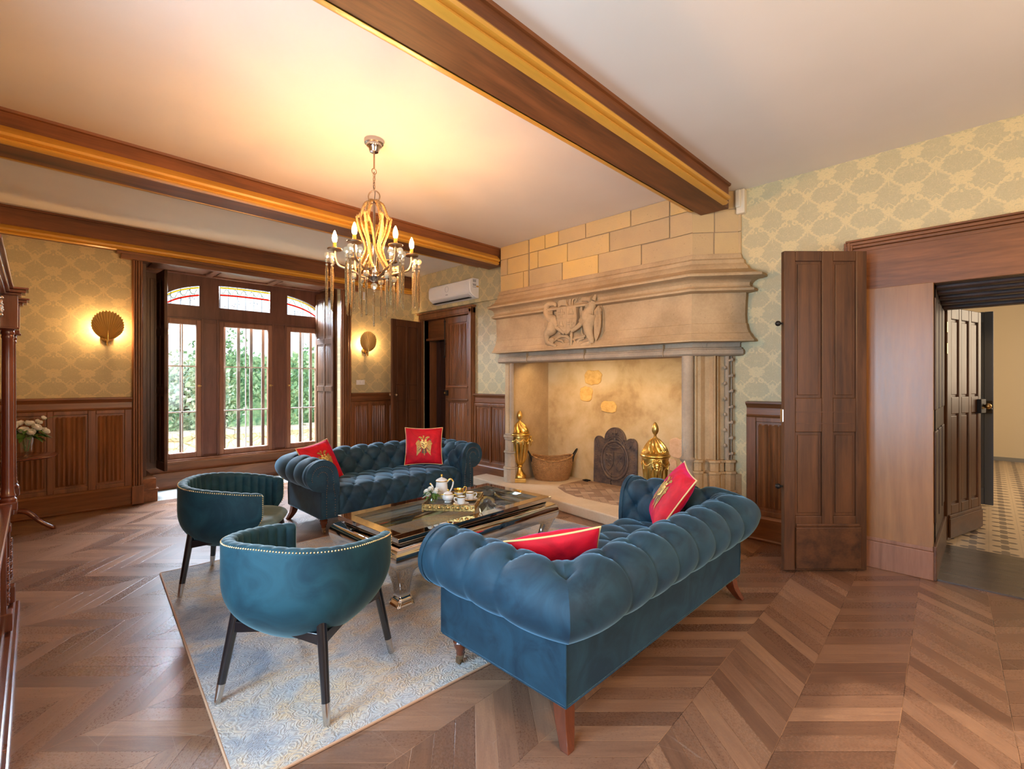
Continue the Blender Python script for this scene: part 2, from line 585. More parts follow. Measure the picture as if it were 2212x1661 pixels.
M['foliage'] = material('tree_foliage', lambda t: dict(
    Base_Color=noise(t, vec(t, *coords(t)), 2.2, 4, 0.7).ramp((0.32, (0.10, 0.24, 0.12)), (0.5, (0.26, 0.44, 0.20)), (0.68, (0.56, 0.66, 0.36)))), Roughness=0.8)
M['foliage_pale'] = material('pale_foliage', lambda t: dict(
    Base_Color=noise(t, vec(t, *coords(t)), 2.2, 4, 0.7).ramp((0.32, (0.26, 0.42, 0.30)), (0.5, (0.50, 0.62, 0.40)), (0.68, (0.78, 0.68, 0.52)))), Roughness=0.8)
M['bark'] = material('tree_bark', Base_Color=(0.14, 0.10, 0.07), Roughness=0.9)
M['garden'] = material('garden_ground', stonef((0.42, 0.40, 0.28), (0.62, 0.58, 0.44), 3))
M['rubble_wall'] = material('dry_stone', lambda t: dict(
    Base_Color=(voro(t, vec(t, *coords(t)), 5.5, 'DISTANCE_TO_EDGE').step(0.0, 0.07) * 0.35 + noise(t, vec(t, *coords(t)), 6, 5) * 0.65).ramp(
        (0.1, (0.16, 0.13, 0.07)), (0.5, (0.48, 0.38, 0.20)), (0.85, (0.68, 0.60, 0.45))),
    Normal=bump(t, voro(t, vec(t, *coords(t)), 3.2, 'DISTANCE_TO_EDGE').step(0.0, 0.1), 0.8, 0.05)), Roughness=0.9)


def startile(t):
    x, y, z = coords(t)
    P = 0.21
    fx, fy = (x / P).fract() - 0.5, (y / P).fract() - 0.5
    r = (fx * fx + fy * fy).sqrt()
    a = fy.atan2(fx)
    star = (r / ((a * 2).cos().abs() * 0.26 + 0.14)).step(1.05, 0.95)
    c = mix(t, star, (0.56, 0.43, 0.29), (0.13, 0.10, 0.09))
    seam = (fx.abs().max(fy.abs())).step(0.485, 0.495)
    return dict(Base_Color=mix(t, seam * 0.5, c, (0.3, 0.22, 0.15)), Roughness=0.28)


M['star_tile'] = material('star_pattern_tiles', startile)
M['speckle'] = material('speckled_terrazzo', lambda t: dict(
    Base_Color=noise(t, vec(t, *coords(t)), 120, 3, 0.8).ramp((0.4, (0.20, 0.20, 0.18)), (0.6, (0.52, 0.52, 0.48)))), Roughness=0.5)
M['tray_metal'] = material('antique_tray_metal', lambda t: dict(
    Base_Color=noise(t, vec(t, *coords(t)), 60, 3).ramp((0.35, (0.13, 0.075, 0.025)), (0.65, (0.60, 0.36, 0.11)))), Metallic=0.8, Roughness=0.38)
M['tray_mirror'] = material('tray_antique_mirror', lambda t: dict(
    Base_Color=noise(t, vec(t, *coords(t)), 12, 4).ramp((0.35, (0.30, 0.26, 0.20)), (0.65, (0.60, 0.56, 0.48)))), Metallic=0.9, Roughness=0.18)
M['blue_door'] = material('blue_grey_door_paint', Base_Color=(0.055, 0.075, 0.13), Roughness=0.4)
M['bronze_nail'] = material('brass_nailheads', Base_Color=(0.80, 0.62, 0.32), Metallic=1.0, Roughness=0.28)
M['dark_nail'] = material('antique_nailheads', Base_Color=(0.28, 0.18, 0.12), Metallic=1.0, Roughness=0.4)
M['shaded_shutter'] = material('shutter_in_shade', Base_Color=(0.02, 0.02, 0.045), Roughness=0.5)  # unused: the shade on the shutter is put into its colour


# ------------------------------------------------------------------ mesh helpers
class MB:
    def __init__(s):
        s.v, s.f, s.tone = [], [], []
        s.ft = []

    def add(s, vs, fs, T=None, tone=0.5):
        n = len(s.v)
        if T is not None:
            vs = [T @ Vector(p) for p in vs]
        s.v += [tuple(p) for p in vs]
        s.f += [tuple(i + n for i in f) for f in fs]
        s.ft += [tone] * len(fs)
        return s

    def box(s, x0, x1, y0, y1, z0, z1, T=None, tone=0.5):
        v = [(x0, y0, z0), (x1, y0, z0), (x1, y1, z0), (x0, y1, z0), (x0, y0, z1), (x1, y0, z1), (x1, y1, z1), (x0, y1, z1)]
        f = [(0, 3, 2, 1), (4, 5, 6, 7), (0, 1, 5, 4), (1, 2, 6, 5), (2, 3, 7, 6), (3, 0, 4, 7)]
        return s.add(v, f, T, tone)

    def grid(s, fn, nu, nv, cu=False, cv=False, T=None, flip=False):
        """fn(i, j) -> point; nu x nv points"""
        v = [fn(i, j) for i in range(nu) for j in range(nv)]
        f = []
        for i in range(nu if cu else nu - 1):
            for j in range(nv if cv else nv - 1):
                a, b = i * nv + j, i * nv + (j + 1) % nv
                c, d = ((i + 1) % nu) * nv + (j + 1) % nv, ((i + 1) % nu) * nv + j
                f.append((a, b, c, d) if flip else (a, d, c, b))
        return s.add(v, f, T)

    def lathe(s, prof, n=24, T=None, fn=None, caps=True):
        """prof: (r, z) list from bottom to top; fn(r, z, angle, k) -> r"""
        v, f = [], []
        for k, (r, z) in enumerate(prof):
            for i in range(n):
                a = 2 * PI * i / n
                q = fn(r, z, a, k) if fn else r
                v.append((q * cos(a), q * sin(a), z))
        for k in range(len(prof) - 1):
            for i in range(n):
                j = (i + 1) % n
                f.append((k * n + i, k * n + j, (k + 1) * n + j, (k + 1) * n + i))
        if caps:
            f.append(tuple(reversed(range(n))))
            f.append(tuple(range((len(prof) - 1) * n, len(prof) * n)))
        return s.add(v, f, T)

    def tube(s, pts, r, n=8, closed=False, T=None, flat=1.0, up=None):
        pts = [Vector(p) for p in pts]
        m = len(pts)
        rs = r if isinstance(r, (list, tuple)) else [r] * m
        v, f = [], []
        ref = Vector(up) if up else None
        prev = None
        for k in range(m):
            a = pts[(k - 1) % m] if (closed or k > 0) else pts[k]
            b = pts[(k + 1) % m] if (closed or k < m - 1) else pts[k]
            d = (b - a)
            if d.length < 1e-9:
                d = Vector((0, 0, 1))
            d.normalize()
            if ref is not None:
                e1 = ref - d * ref.dot(d)
            elif prev is not None:
                e1 = prev - d * prev.dot(d)
            else:
                q = Vector((0, 0, 1)) if abs(d.z) < 0.9 else Vector((1, 0, 0))
                e1 = q - d * q.dot(d)
            e1.normalize()
            prev = e1
            e2 = d.cross(e1)
            for i in range(n):
                t = 2 * PI * i / n
                v.append(pts[k] + e1 * (cos(t) * rs[k] * flat) + e2 * (sin(t) * rs[k]))
        for k in range(m if closed else m - 1):
            for i in range(n):
                j, l = (i + 1) % n, (k + 1) % m
                f.append((k * n + i, k * n + j, l * n + j, l * n + i))
        if not closed:
            f.append(tuple(reversed(range(n))))
            f.append(tuple(range((m - 1) * n, m * n)))
        return s.add(v, f, T)

    def prism(s, poly, h0, h1, T=None, tone=0.5):
        """poly in xy, from z=h0 to h1"""
        n = len(poly)
        v = [(x, y, h0) for x, y in poly] + [(x, y, h1) for x, y in poly]
        f = [tuple(reversed(range(n))), tuple(range(n, 2 * n))]
        f += [(i, (i + 1) % n, n + (i + 1) % n, n + i) for i in range(n)]
        return s.add(v, f, T, tone)

    def ball(s, c, r, n=10, T=None, sc=(1, 1, 1)):
        m = max(4, n // 2)
        v, f = [(c[0], c[1], c[2] - r * sc[2])], []
        for k in range(1, m):
            p = -PI / 2 + PI * k / m
            for i in range(n):
                a = 2 * PI * i / n
                v.append((c[0] + r * sc[0] * cos(p) * cos(a), c[1] + r * sc[1] * cos(p) * sin(a), c[2] + r * sc[2] * sin(p)))
        v.append((c[0], c[1], c[2] + r * sc[2]))
        for i in range(n):
            f.append((0, 1 + (i + 1) % n, 1 + i))
        for k in range(m - 2):
            for i in range(n):
                j = (i + 1) % n
                f.append((1 + k * n + i, 1 + k * n + j, 1 + (k + 1) * n + j, 1 + (k + 1) * n + i))
        L = len(v) - 1
        for i in range(n):
            f.append((L, 1 + (m - 2) * n + i, 1 + (m - 2) * n + (i + 1) % n))
        return s.add(v, f, T)

    def sweep(s, prof, path, closed=False, T=None, capped=True):
        """prof: (out, z) list; path: xy list, out is to the right of travel; mitred"""
        n, m = len(path), len(prof)
        v, f = [], []
        for k in range(n):
            p = Vector(path[k])
            ds = []
            if closed or k > 0:
                ds.append((p - Vector(path[(k - 1) % n])).normalized())
            if closed or k < n - 1:
                ds.append((Vector(path[(k + 1) % n]) - p).normalized())
            ns = [Vector((d.y, -d.x)) for d in ds]
            if len(ns) == 2:
                nn = (ns[0] + ns[1])
                if nn.length < 1e-6:
                    nn = ns[0]
                nn.normalize()
                nn = nn / max(0.25, nn.dot(ns[0]))
            else:
                nn = ns[0]
            for o, z in prof:
                v.append((p.x + nn.x * o, p.y + nn.y * o, z))
        for k in range(n if closed else n - 1):
            l = (k + 1) % n
            for i in range(m - 1):
                f.append((k * m + i, k * m + i + 1, l * m + i + 1, l * m + i))
        if capped and not closed:
            f.append(tuple(range(m)))
            f.append(tuple(reversed(range((n - 1) * m, n * m))))
        return s.add(v, f, T)

    def build(s, name, mat, parent=None, smooth=35, bevel=0, seg=2, solid=0, subd=0, flipsolid=False):
        me = bpy.data.meshes.new(name)
        me.from_pydata(s.v, [], s.f)
        me.update()
        a = me.attributes.new('tone', 'FLOAT', 'FACE')
        a.data.foreach_set('value', s.ft)
        bm = bmesh.new()
        bm.from_mesh(me)
        bmesh.ops.recalc_face_normals(bm, faces=bm.faces)
        bm.to_mesh(me)
        bm.free()
        if smooth:
            me.shade_smooth()
            me.set_sharp_from_angle(angle=math.radians(smooth))
        me.materials.append(M[mat] if isinstance(mat, str) else mat)
        o = bpy.data.objects.new(name, me)
        COL.objects.link(o)
        if parent:
            o.parent = parent
        if solid:
            q = o.modifiers.new('solid', 'SOLIDIFY')
            q.thickness = abs(solid)
            q.offset = -1 if solid > 0 else 1
        if bevel:
            q = o.modifiers.new('bevel', 'BEVEL')
            q.width, q.segments = bevel, seg
            q.limit_method, q.angle_limit = 'ANGLE', math.radians(40)
            q.harden_normals = False
        if subd:
            q = o.modifiers.new('subd', 'SUBSURF')
            q.levels = q.render_levels = subd
        return o


def tag(o, label=None, cat=None, group=None, kind=None):
    if label:
        o['label'] = label
    if cat:
        o['category'] = cat
    if group:
        o['group'] = group
    if kind:
        o['kind'] = kind
    return o


def thing(name, label, cat, loc=(0, 0, 0), rz=0, group=None):
    o = bpy.data.objects.new(name, None)
    o.empty_display_size = 0.05
    COL.objects.link(o)
    o.location, o.rotation_euler = loc, (0, 0, rz)
    return tag(o, label, cat, group)


def struct(name, label=None, cat=None):
    o = bpy.data.objects.new(name, None)
    COL.objects.link(o)
    return tag(o, label, cat, None, 'structure')


def st(o, label=None, cat=None):
    return tag(o, label, cat, None, 'structure')


KIDS = {}


def copy_tree(o, parent=None):
    c = o.copy()
    COL.objects.link(c)
    if parent:
        c.parent = parent
    for ch in [q for q in bpy.data.objects if q.parent == o]:
        copy_tree(ch, c)
    return c


def R(d):
    return math.radians(d)


def TR(loc=(0, 0, 0), rx=0, ry=0, rz=0, sc=None):
    m = Matrix.Translation(loc) @ Matrix.Rotation(rz, 4, 'Z') @ Matrix.Rotation(ry, 4, 'Y') @ Matrix.Rotation(rx, 4, 'X')
    if sc:
        m = m @ Matrix.Diagonal((*sc, 1))
    return m


def bez(p, n=12):
    """Catmull-Rom through points"""
    p = [Vector(q) for q in p]
    out = []
    for k in range(len(p) - 1):
        a, b, c, d = p[max(0, k - 1)], p[k], p[k + 1], p[min(len(p) - 1, k + 2)]
        for i in range(n):
            t = i / n
            out.append(0.5 * ((2 * b) + (c - a) * t + (2 * a - 5 * b + 4 * c - d) * t * t + (3 * b - a - 3 * c + d) * t ** 3))
    out.append(p[-1])
    return out


# wall frame: maps (u along wall, z up, out into the room) to world
def frameA(Y):      # window wall: u = x, faces -y
    return Matrix(((1, 0, 0, 0), (0, 0, -1, Y), (0, 1, 0, 0), (0, 0, 0, 1)))


def frameB(X):      # hearth wall: u = -y (rightwards seen from the room), faces -x
    return Matrix(((0, 0, -1, X), (-1, 0, 0, 0), (0, 1, 0, 0), (0, 0, 0, 1)))


def holes(mb, T, u0, u1, z0, z1, hs, thick, tone=0.5):
    """slab behind plane out=0 with rectangular holes (u0,u1,z0,z1)"""
    us = sorted({u0, u1, *[h[0] for h in hs], *[h[1] for h in hs]})
    for a, b in zip(us, us[1:]):
        cuts = sorted([(h[2], h[3]) for h in hs if h[0] <= a + 1e-6 and h[1] >= b - 1e-6])
        z = z0
        for c0, c1 in cuts:
            if c0 > z + 1e-6:
                mb.box(a, b, z, c0, -thick, 0, T)
            z = c1
        if z < z1 - 1e-6:
            mb.box(a, b, z, z1, -thick, 0, T)
    return mb


def linenfold(mb, T, u0, u1, z0, z1, folds=3, depth=0.012, base=0.0):
    """linenfold panel: vertical rolled folds that end in a scalloped top and bottom"""
    W = u1 - u0
    N = folds * 8
    prof = []
    for i in range(N + 1):
        p = (i / N) * folds
        q = p - math.floor(p)
        # fold: sharp ridge between two hollows
        d = [0.15, 0.75, 1.0, 0.62, 0.25, 0.62, 1.0, 0.75][int(round(q * 8)) % 8]
        prof.append((u0 + W * 0.05 + W * 0.9 * i / N, d * depth))
    zs = [z0, z0 + 0.018, z0 + 0.032, z1 - 0.032, z1 - 0.018, z1]
    amp = [0, 0, 1, 1, 0, 0]

    def fn(i, j):
        u, d = prof[i]
        zz = zs[j]
        if j == 2:
            zz += d / depth * 0.012
        if j == 3:
            zz -= (1 - d / depth) * 0.016
        return (u, zz, base + d * amp[j])
    mb.grid(fn, N + 1, 6, T=T)
    return mb


def arcpts(cx, cy, r, a0, a1, n):
    return [(cx + r * cos(a0 + (a1 - a0) * i / n), cy + r * sin(a0 + (a1 - a0) * i / n)) for i in range(n + 1)]


# ================================================================== ROOM
XL, XB, YA, YB, ZC = -0.62, 4.86, 7.38, -2.2, 3.36
st(MB().box(XL - 0.02, XB, YB - 0.02, YA, -0.06, 0).build('floor', 'parquet'))
st(MB().box(0.93, 3.47, YA, 8.17, -0.06, 0.001).build('floor', 'speckle'))
st(MB().box(XL - 0.3, XB + 0.3, YB - 0.3, YA + 0.1, ZC, ZC + 0.12).build('ceiling', 'ceiling'))
FA, FB = frameA(YA), frameB(XB)
# window wall with the bay opening
wl = MB()
holes(wl, FA, XL - 0.3, XB + 0.3, 0, ZC, [(0.93, 3.47, 0, 3.0)], 0.10)
st(wl.build('wall_back', 'damask_x', smooth=0))
# hearth wall: corner doorway, firebox, big doorway
wl = MB()
holes(wl, FB, -YA - 0.1, 2.5, 0, ZC, [(-7.06, -5.74, 0, 2.58), (-4.74, -1.98, 0, 1.80), (-0.295, 0.95, 0, 2.26)], 0.12)
st(wl.build('wall_right', 'damask_y', smooth=0))
# left wall with two tall windows (out of the picture, they light the room)
wl = MB()
FL = Matrix(((0, 0, 1, XL), (1, 0, 0, 0), (0, 1, 0, 0), (0, 0, 0, 1)))
holes(wl, FL, YB - 0.1, YA + 0.1, 0, ZC, [(0.30, 1.20, 0.55, 2.55), (1.55, 2.35, 0.55, 2.55)], 0.14)
st(wl.build('wall_left', 'damask_y', smooth=0))
wl = MB()
FF = Matrix(((1, 0, 0, 0), (0, 0, 1, YB), (0, 1, 0, 0), (0, 0, 0, 1)))
holes(wl, FF, XL - 0.3, XB + 0.3, 0, ZC, [(1.35, 3.5, 0.6, 2.6)], 0.12)
st(wl.build('wall_front', 'damask_x', smooth=0))
for i, (F, a, b) in enumerate(((FL, 0.30, 1.20), (FL, 1.55, 2.35), (FF, 1.35, 3.5))):
    q = MB()
    for x0, x1, z0, z1 in ((a, a + .07, .55, 2.55), (b - .07, b, .55, 2.55), (a, b, .55, .62), (a, b, 2.48, 2.55), ((a + b) / 2 - .02, (a + b) / 2 + .02, .55, 2.55), (a, b, 1.5, 1.53)):
        q.box(x0, x1, z0, z1, -0.10, -0.05, F)
    st(q.build('window_%d' % (i + 2), 'sash_wood', smooth=0))

# upper wall band above the corner door, slightly proud, papered
st(MB().box(-7.38, -5.0, 2.72, ZC, 0, 0.045, FB).build('wall_right', 'damask_y', smooth=0))


# ---- wainscot
def wainscot(name, F, u0, u1, panels, zb=0.24, zt=1.165, mat='wood_z', left=True):
    root = struct(name)
    MB().box(u0, u1, 0.0, zt + 0.02, -0.005, 0.022, F).build('backing_board', mat, root, smooth=0)
    # baseboard
    prof = [(0.0, 0.0), (0.055, 0.0), (0.055, 0.0), (0.062, 0.018), (0.052, 0.030), (0.050, 0.20), (0.056, 0.215), (0.044, 0.235), (0.030, 0.245), (0.0, 0.245)]
    b = MB()

    def rail(pts, nm, mt):
        q = MB()
        n = len(pts)
        v = [(u, z, o) for u in (u0, u1) for o, z in pts]
        f = [(i, (i + 1) % n, n + (i + 1) % n, n + i) for i in range(n)] + [tuple(range(n)), tuple(range(n, 2 * n))]
        q.add(v, f, F)
        q.build(nm, mt, root, smooth=25)
    ax = 'wood_x' if F is FA else 'wood_y'
    rail(prof, 'baseboard', ax)
    rail([(0, zt), (0.030, zt), (0.040, zt + 0.012), (0.030, zt + 0.024), (0.026, zt + 0.085), (0.034, zt + 0.098), (0.056, zt + 0.118),
          (0.066, zt + 0.128), (0.066, zt + 0.142), (0.0, zt + 0.150)], 'chair_rail', ax)
    # stiles between the panels
    q = MB()
    edges = [u0] + [e for p in panels for e in p] + [u1]
    for a, c in zip(edges[::2], edges[1::2]):
        if c - a > 0.004:
            q.box(a, c, zb, zt, 0.018, 0.040, F)
    for a, c in panels:
        q.box(a, c, zb, zb + 0.05, 0.018, 0.040, F)
        q.box(a, c, zt - 0.045, zt, 0.018, 0.040, F)
    q.build('stile', mat, root, smooth=0, bevel=0.006)
    for a, c in panels:
        linenfold(MB(), F, a + 0.004, c - 0.004, zb + 0.052, zt - 0.047, 3, 0.022, 0.020).build('linenfold_panel', mat, root, smooth=40)
    return root


wainscot('trim_1', FA, XL, 0.83, [(-0.56, -0.26), (-0.19, 0.09), (0.14, 0.43), (0.50, 0.76)])
wainscot('trim_2', FA, 3.64, 4.80, [(3.69, 3.95), (4.00, 4.28), (4.33, 4.60)])
wainscot('trim_3', FB, -5.66, -4.90, [(-5.62, -5.30), (-5.27, -4.97)])
wainscot('trim_4', FB, -1.645, -0.86, [(-1.56, -1.27), (-1.20, -0.93)])

# ---- window bay: casing, lintel, reveals, soffit, dado
bay = struct('trim_5')
for u0, u1 in ((0.83, 0.935), (3.47, 3.64)):
    q = MB()
    q.box(u0, u1, 0.20, 2.985, 0.0, 0.045, FA)
    n = 4
    for i in range(n):
        c = u0 + (u1 - u0) * (0.16 + 0.68 * i / (n - 1))
        q.box(c - 0.010, c + 0.010, 0.22, 2.97, 0.045, 0.062 if i % 2 else 0.072, FA)
    q.build('window_casing', 'wood_z', bay, smooth=0, bevel=0.007)
    MB().box(u0 - 0.006, u1 + 0.004, 0.012, 0.235, 0.0, 0.085, FA).build('plinth_block', 'wood_z', bay, smooth=0, bevel=0.004)
q = MB()
q.box(0.72, 3.77, 2.975, 3.045, 0.0, 0.085, FA)
q.box(0.68, 3.81, 3.03, 3.06, 0.0, 0.11, FA)
q.build('lintel', 'wood_x', bay, smooth=0, bevel=0.008)
# reveals
MB().box(0.88, 0.935, YA, 8.17, 0.0, 3.09).build('reveal', 'wood_z', bay, smooth=0)
MB().box(3.475, 3.53, YA, 8.17, 0.0, 3.09).build('reveal', 'wood_z', bay, smooth=0)
# low plinth inside the left reveal
q = MB()
q.box(0.935, 1.09, 7.385, 8.15, 0.0, 0.15)
q.box(0.935, 1.075, 7.385, 8.15, 0.15, 0.29)
q.box(0.935, 1.10, 7.375, 8.15, 0.145, 0.165)
q.build('reveal_plinth', 'wood_y', bay, smooth=0, bevel=0.006)
MB().box(3.36, 3.475, 7.385, 8.15, 0.0, 0.29).build('reveal_plinth', 'wood_y', bay, smooth=0, bevel=0.006)
# coffered soffit
q = MB()
q.box(0.88, 3.53, YA - 0.01, 8.2, 3.06, 3.10)
for a, b in ((0.935, 1.04), (1.76, 1.84), (2.60, 2.68), (3.43, 3.475)):
    q.box(a, b, YA, 8.15, 3.03, 3.06)
for a, b in ((YA, YA + 0.09), (8.07, 8.15)):
    q.box(0.935, 3.475, a, b, 3.028, 3.06)
for a, b in ((1.08, 1.72), (1.88, 2.56), (2.72, 3.39)):
    q.box(a, b, YA + 0.13, 8.03, 3.045, 3.06)
q.build('soffit', 'sash_wood', bay, smooth=0, bevel=0.005)
# dado under the window
q = MB()
q.box(0.935, 3.475, 8.15, 8.22, 0.0, 0.36)
q.box(0.935, 3.475, 8.10, 8.15, 0.0, 0.21)
q.box(0.935, 3.475, 8.09, 8.15, 0.205, 0.225)
q.box(0.935, 3.475, 8.09, 8.20, 0.345, 0.375)
q.build('dado', 'wood_x', bay, smooth=0, bevel=0.006)

# ---- the window itself
WY = 8.15
FW = frameA(WY)
win = struct('window_1')
EL, ER, ZS, HR = 0.93, 3.475, 0.375, 2.55          # ellipse arch of the transom lights
cxw, rxw = 2.36, 1.14


def arch(u, top=2.945, drop=0.36):
    k = max(0.0, 1 - abs((u - cxw) / rxw) ** 2.6)
    return top - drop * (1 - k ** 0.5)


lights = [(1.24, 1.70), (1.96, 2.665), (2.925, 3.455)]
# main frame board with three lower and three upper openings
q = MB()
low = [(1.26, 1.715, 0.40, 2.395), (1.945, 2.69, 0.40, 2.395), (2.915, 3.455, 0.40, 2.395)]
holes(q, FW, EL, ER, ZS, 2.60, low, 0.06)
N = 60
for i in range(N):
    a = EL + (ER - EL) * i / N
    b = EL + (ER - EL) * (i + 1) / N
    m = (a + b) / 2
    inside = any(l0 <= m <= l1 for l0, l1 in lights)
    if inside:
        z1a, z1b = arch(a), arch(b)
        v = [(a, z1a, -0.06), (b, z1b, -0.06), (b, 3.09, -0.06), (a, 3.09, -0.06), (a, z1a, 0), (b, z1b, 0), (b, 3.09, 0), (a, 3.09, 0)]
        f = [(0, 3, 2, 1), (4, 5, 6, 7), (0, 1, 5, 4)]
        q.add(v, f, FW)
    else:
        v = [(a, 2.60, -0.06), (b, 2.60, -0.06), (b, 3.09, -0.06), (a, 3.09, -0.06), (a, 2.60, 0), (b, 2.60, 0), (b, 3.09, 0), (a, 3.09, 0)]
        f = [(0, 3, 2, 1), (4, 5, 6, 7)]
        q.add(v, f, FW)
for l0, l1 in lights:
    for u in (l0, l1):
        q.box(u - 0.004, u + 0.004, 2.60, min(arch(u), 2.94), -0.06, 0.0, FW)
q.build('window_frame', 'window_wood', win, smooth=0)
q = MB()
for a, b in ((1.735, 1.925), (2.71, 2.895)):      # mullion panels and rails
    q.box(a, b, 0.43, 2.36, 0.0, 0.012, FW)
    q.box(a - 0.02, a + 0.012, 0.40, 2.42, 0.0, 0.02, FW)
    q.box(b - 0.012, b + 0.02, 0.40, 2.42, 0.0, 0.02, FW)
q.box(EL, ER, 2.415, 2.43, 0.0, 0.022, FW)
q.build('mullion', 'window_wood', win, smooth=0, bevel=0.003)
MB().box(EL, ER, 0.365, 0.40, -0.02, 0.05, FW).build('window_sill', 'sash_wood', win, smooth=0, bevel=0.006)
# casement sashes
for (u0, u1, z0, z1), bars, hand in zip(low, ((1.315, 1.50), (2.045, 2.245, 2.425, 2.60), (3.005, 3.19, 3.365)), (1, 1, 0)):
    q = MB()
    w = 0.062
    for a, b, c, d in ((u0, u0 + w, z0, z1), (u1 - w, u1, z0, z1), (u0 + w, u1 - w, z0, z0 + 0.085), (u0 + w, u1 - w, z1 - 0.075, z1)):
        q.box(a, b, c, d, -0.045, 0.018, FW)
        q.box(a + 0.006, b - 0.006, c + 0.006, d - 0.006, 0.018, 0.024, FW)
    s_ = q.build('sash', 'sash_wood', win, smooth=0, bevel=0.003)
    for u in bars:
        MB().box(u - 0.022, u + 0.022, z0 + 0.07, z1 - 0.06, -0.16, -0.125, FW).build('window_bar', 'bark', s_, smooth=0, bevel=0.006)
    q = MB()
    for z in (1.06, 1.72):
        q.box(u0 + w, u1 - w, z - 0.009, z + 0.009, -0.04, -0.015, FW)
    for k in range(1, len(bars)):
        pass
    q.box((u0 + u1) / 2 - 0.006, (u0 + u1) / 2 + 0.006, z0 + 0.08, z1 - 0.07, -0.04, -0.015, FW)
    q.build('glazing_bar', 'white_plastic', s_, smooth=0)
    MB().box(u0 + w - 0.004, u1 - w + 0.004, z0 + 0.08, z1 - 0.07, -0.028, -0.024, FW).build('pane', 'pane', s_, smooth=0)
    uk = u1 - 0.03 if hand else u0 + 0.03
    q = MB().box(uk - 0.016, uk + 0.016, 1.42, 1.452, 0.02, 0.034, FW)
    q.tube([(uk, 1.436, 0.03), (uk, 1.436, 0.065)], 0.008, 8, T=FW)
    q.box(uk - 0.025, uk + 0.025, 1.43, 1.442, 0.06, 0.072, FW)
    q.build('handle', 'brass', s_, smooth=40, bevel=0.002)
# stained transom lights: bands follow the arch
for l0, l1 in lights:
    NB = 22
    us = [l0 + (l1 - l0) * i / NB for i in range(NB + 1)]

    def band(o0, o1, nm, mt, y0=-0.032, y1=-0.028):
        q = MB()
        for a, b in zip(us, us[1:]):
            pa = [(u, max(2.602, arch(u) - o)) for u, o in ((a, o1), (b, o1), (b, o0), (a, o0))]
            if pa[3][1] - pa[0][1] < 1e-4 and pa[2][1] - pa[1][1] < 1e-4:
                continue
            v = [(u, z, y0) for u, z in pa] + [(u, z, y1) for u, z in pa]
            q.add(v, [(0, 1, 2, 3), (7, 6, 5, 4), (0, 4, 5, 1), (2, 6, 7, 3)], FW)
        return q.build(nm, mt, tl, smooth=0) if q.v else None
    tl = struct('transom')
    tl.parent = win
    del tl['kind']
    band(-0.002, 0.016, 'clear_border', 'pane_white')
    band(0.016, 0.034, 'yellow_border', 'pane_yellow')
    band(0.034, 0.125, 'trellis_glass', 'pane_white')
    band(0.125, 0.146, 'red_border', 'pane_red')
    band(0.146, 0.5, 'clear_field', 'pane_white')
    # lead cames
    q = MB()
    for o in (0.016, 0.034, 0.125, 0.146):
        pts = [(u, arch(u) - o, -0.026) for u in us if arch(u) - o > 2.602]
        if len(pts) > 1:
            q.tube(pts, 0.0028, 6, T=FW)
    nbar = 6 if l1 - l0 > 0.6 else 4
    for i in range(1, nbar):
        u = l0 + (l1 - l0) * i / nbar
        q.tube([(u, 2.60, -0.026), (u, min(arch(u), 2.945), -0.026)], 0.0032, 6, T=FW)
    q.build('lead_came', 'iron', tl, smooth=40)
    # green trellis: hexagonal strips between the yellow and red bands
    q = MB()
    step = 0.058
    k = 0
    u = l0 + 0.02
    while u + step < l1:
        za, zb = arch(u), arch(u + step)
        if min(za, zb) - 0.13 > 2.60:
            lo, hi = (0.048, 0.108) if k % 2 else (0.108, 0.048)
            q.tube([(u, za - lo, -0.026), (u + step * 0.5, (za + zb) / 2 - lo, -0.026)], 0.0055, 6, T=FW)
            q.tube([(u + step * 0.5, (za + zb) / 2 - lo, -0.026), (u + step, zb - hi, -0.026)], 0.0055, 6, T=FW)
            q.tube([(u + step * 0.5, (za + zb) / 2 - lo, -0.026), (u + step * 0.5, (za + zb) / 2 - (0.036 if lo < 0.08 else 0.122), -0.026)], 0.004, 6, T=FW)
        u += step
        k += 1
    if q.v:
        q.build('green_trellis', 'pane_green' if False else material('trellis_green_glass', Base_Color=(0.30, 0.42, 0.20), Roughness=0.3), tl, smooth=40)
    # painted blossom branch
    q = MB()
    if l1 - l0 > 0.6:
        br = [(0.35, 0.02), (0.42, 0.05), (0.50, 0.055), (0.58, 0.04), (0.64, 0.07), (0.72, 0.10)]
        bl = [(0.30, 0.08), (0.36, 0.13), (0.33, 0.17), (0.27, 0.04), (0.68, 0.13), (0.60, 0.12), (0.10, 0.03), (0.24, 0.05), (0.74, 0.12), (0.37, 0.08)]
    elif l0 < 1.5:
        br = [(0.42, 0.05), (0.55, 0.045), (0.70, 0.04), (0.82, 0.02)]
        bl = [(0.45, 0.09), (0.52, 0.07), (0.76, 0.07), (0.80, 0.11), (0.86, 0.10), (0.72, 0.10)]
    else:
        br = [(0.20, 0.01), (0.30, 0.04), (0.40, 0.03)]
        bl = [(0.24, 0.06), (0.34, 0.06), (0.30, 0.02), (0.42, 0.05)]
    wd = l1 - l0
    q.tube([(l0 + a * wd, 2.605 + b * 1.1, -0.026) for a, b in br], 0.0025, 5, T=FW)
    rr = random.Random(4)
    for a, b in bl:
        for k in range(6):
            an = k * 1.05 + rr.random()
            q.tube([(l0 + a * wd, 2.605 + b, -0.026), (l0 + a * wd + 0.013 * cos(an), 2.605 + b + 0.013 * sin(an), -0.026)], [0.001, 0.0032], 5, T=FW)
    q.build('painted_blossom', 'grey_mark', tl, smooth=40)


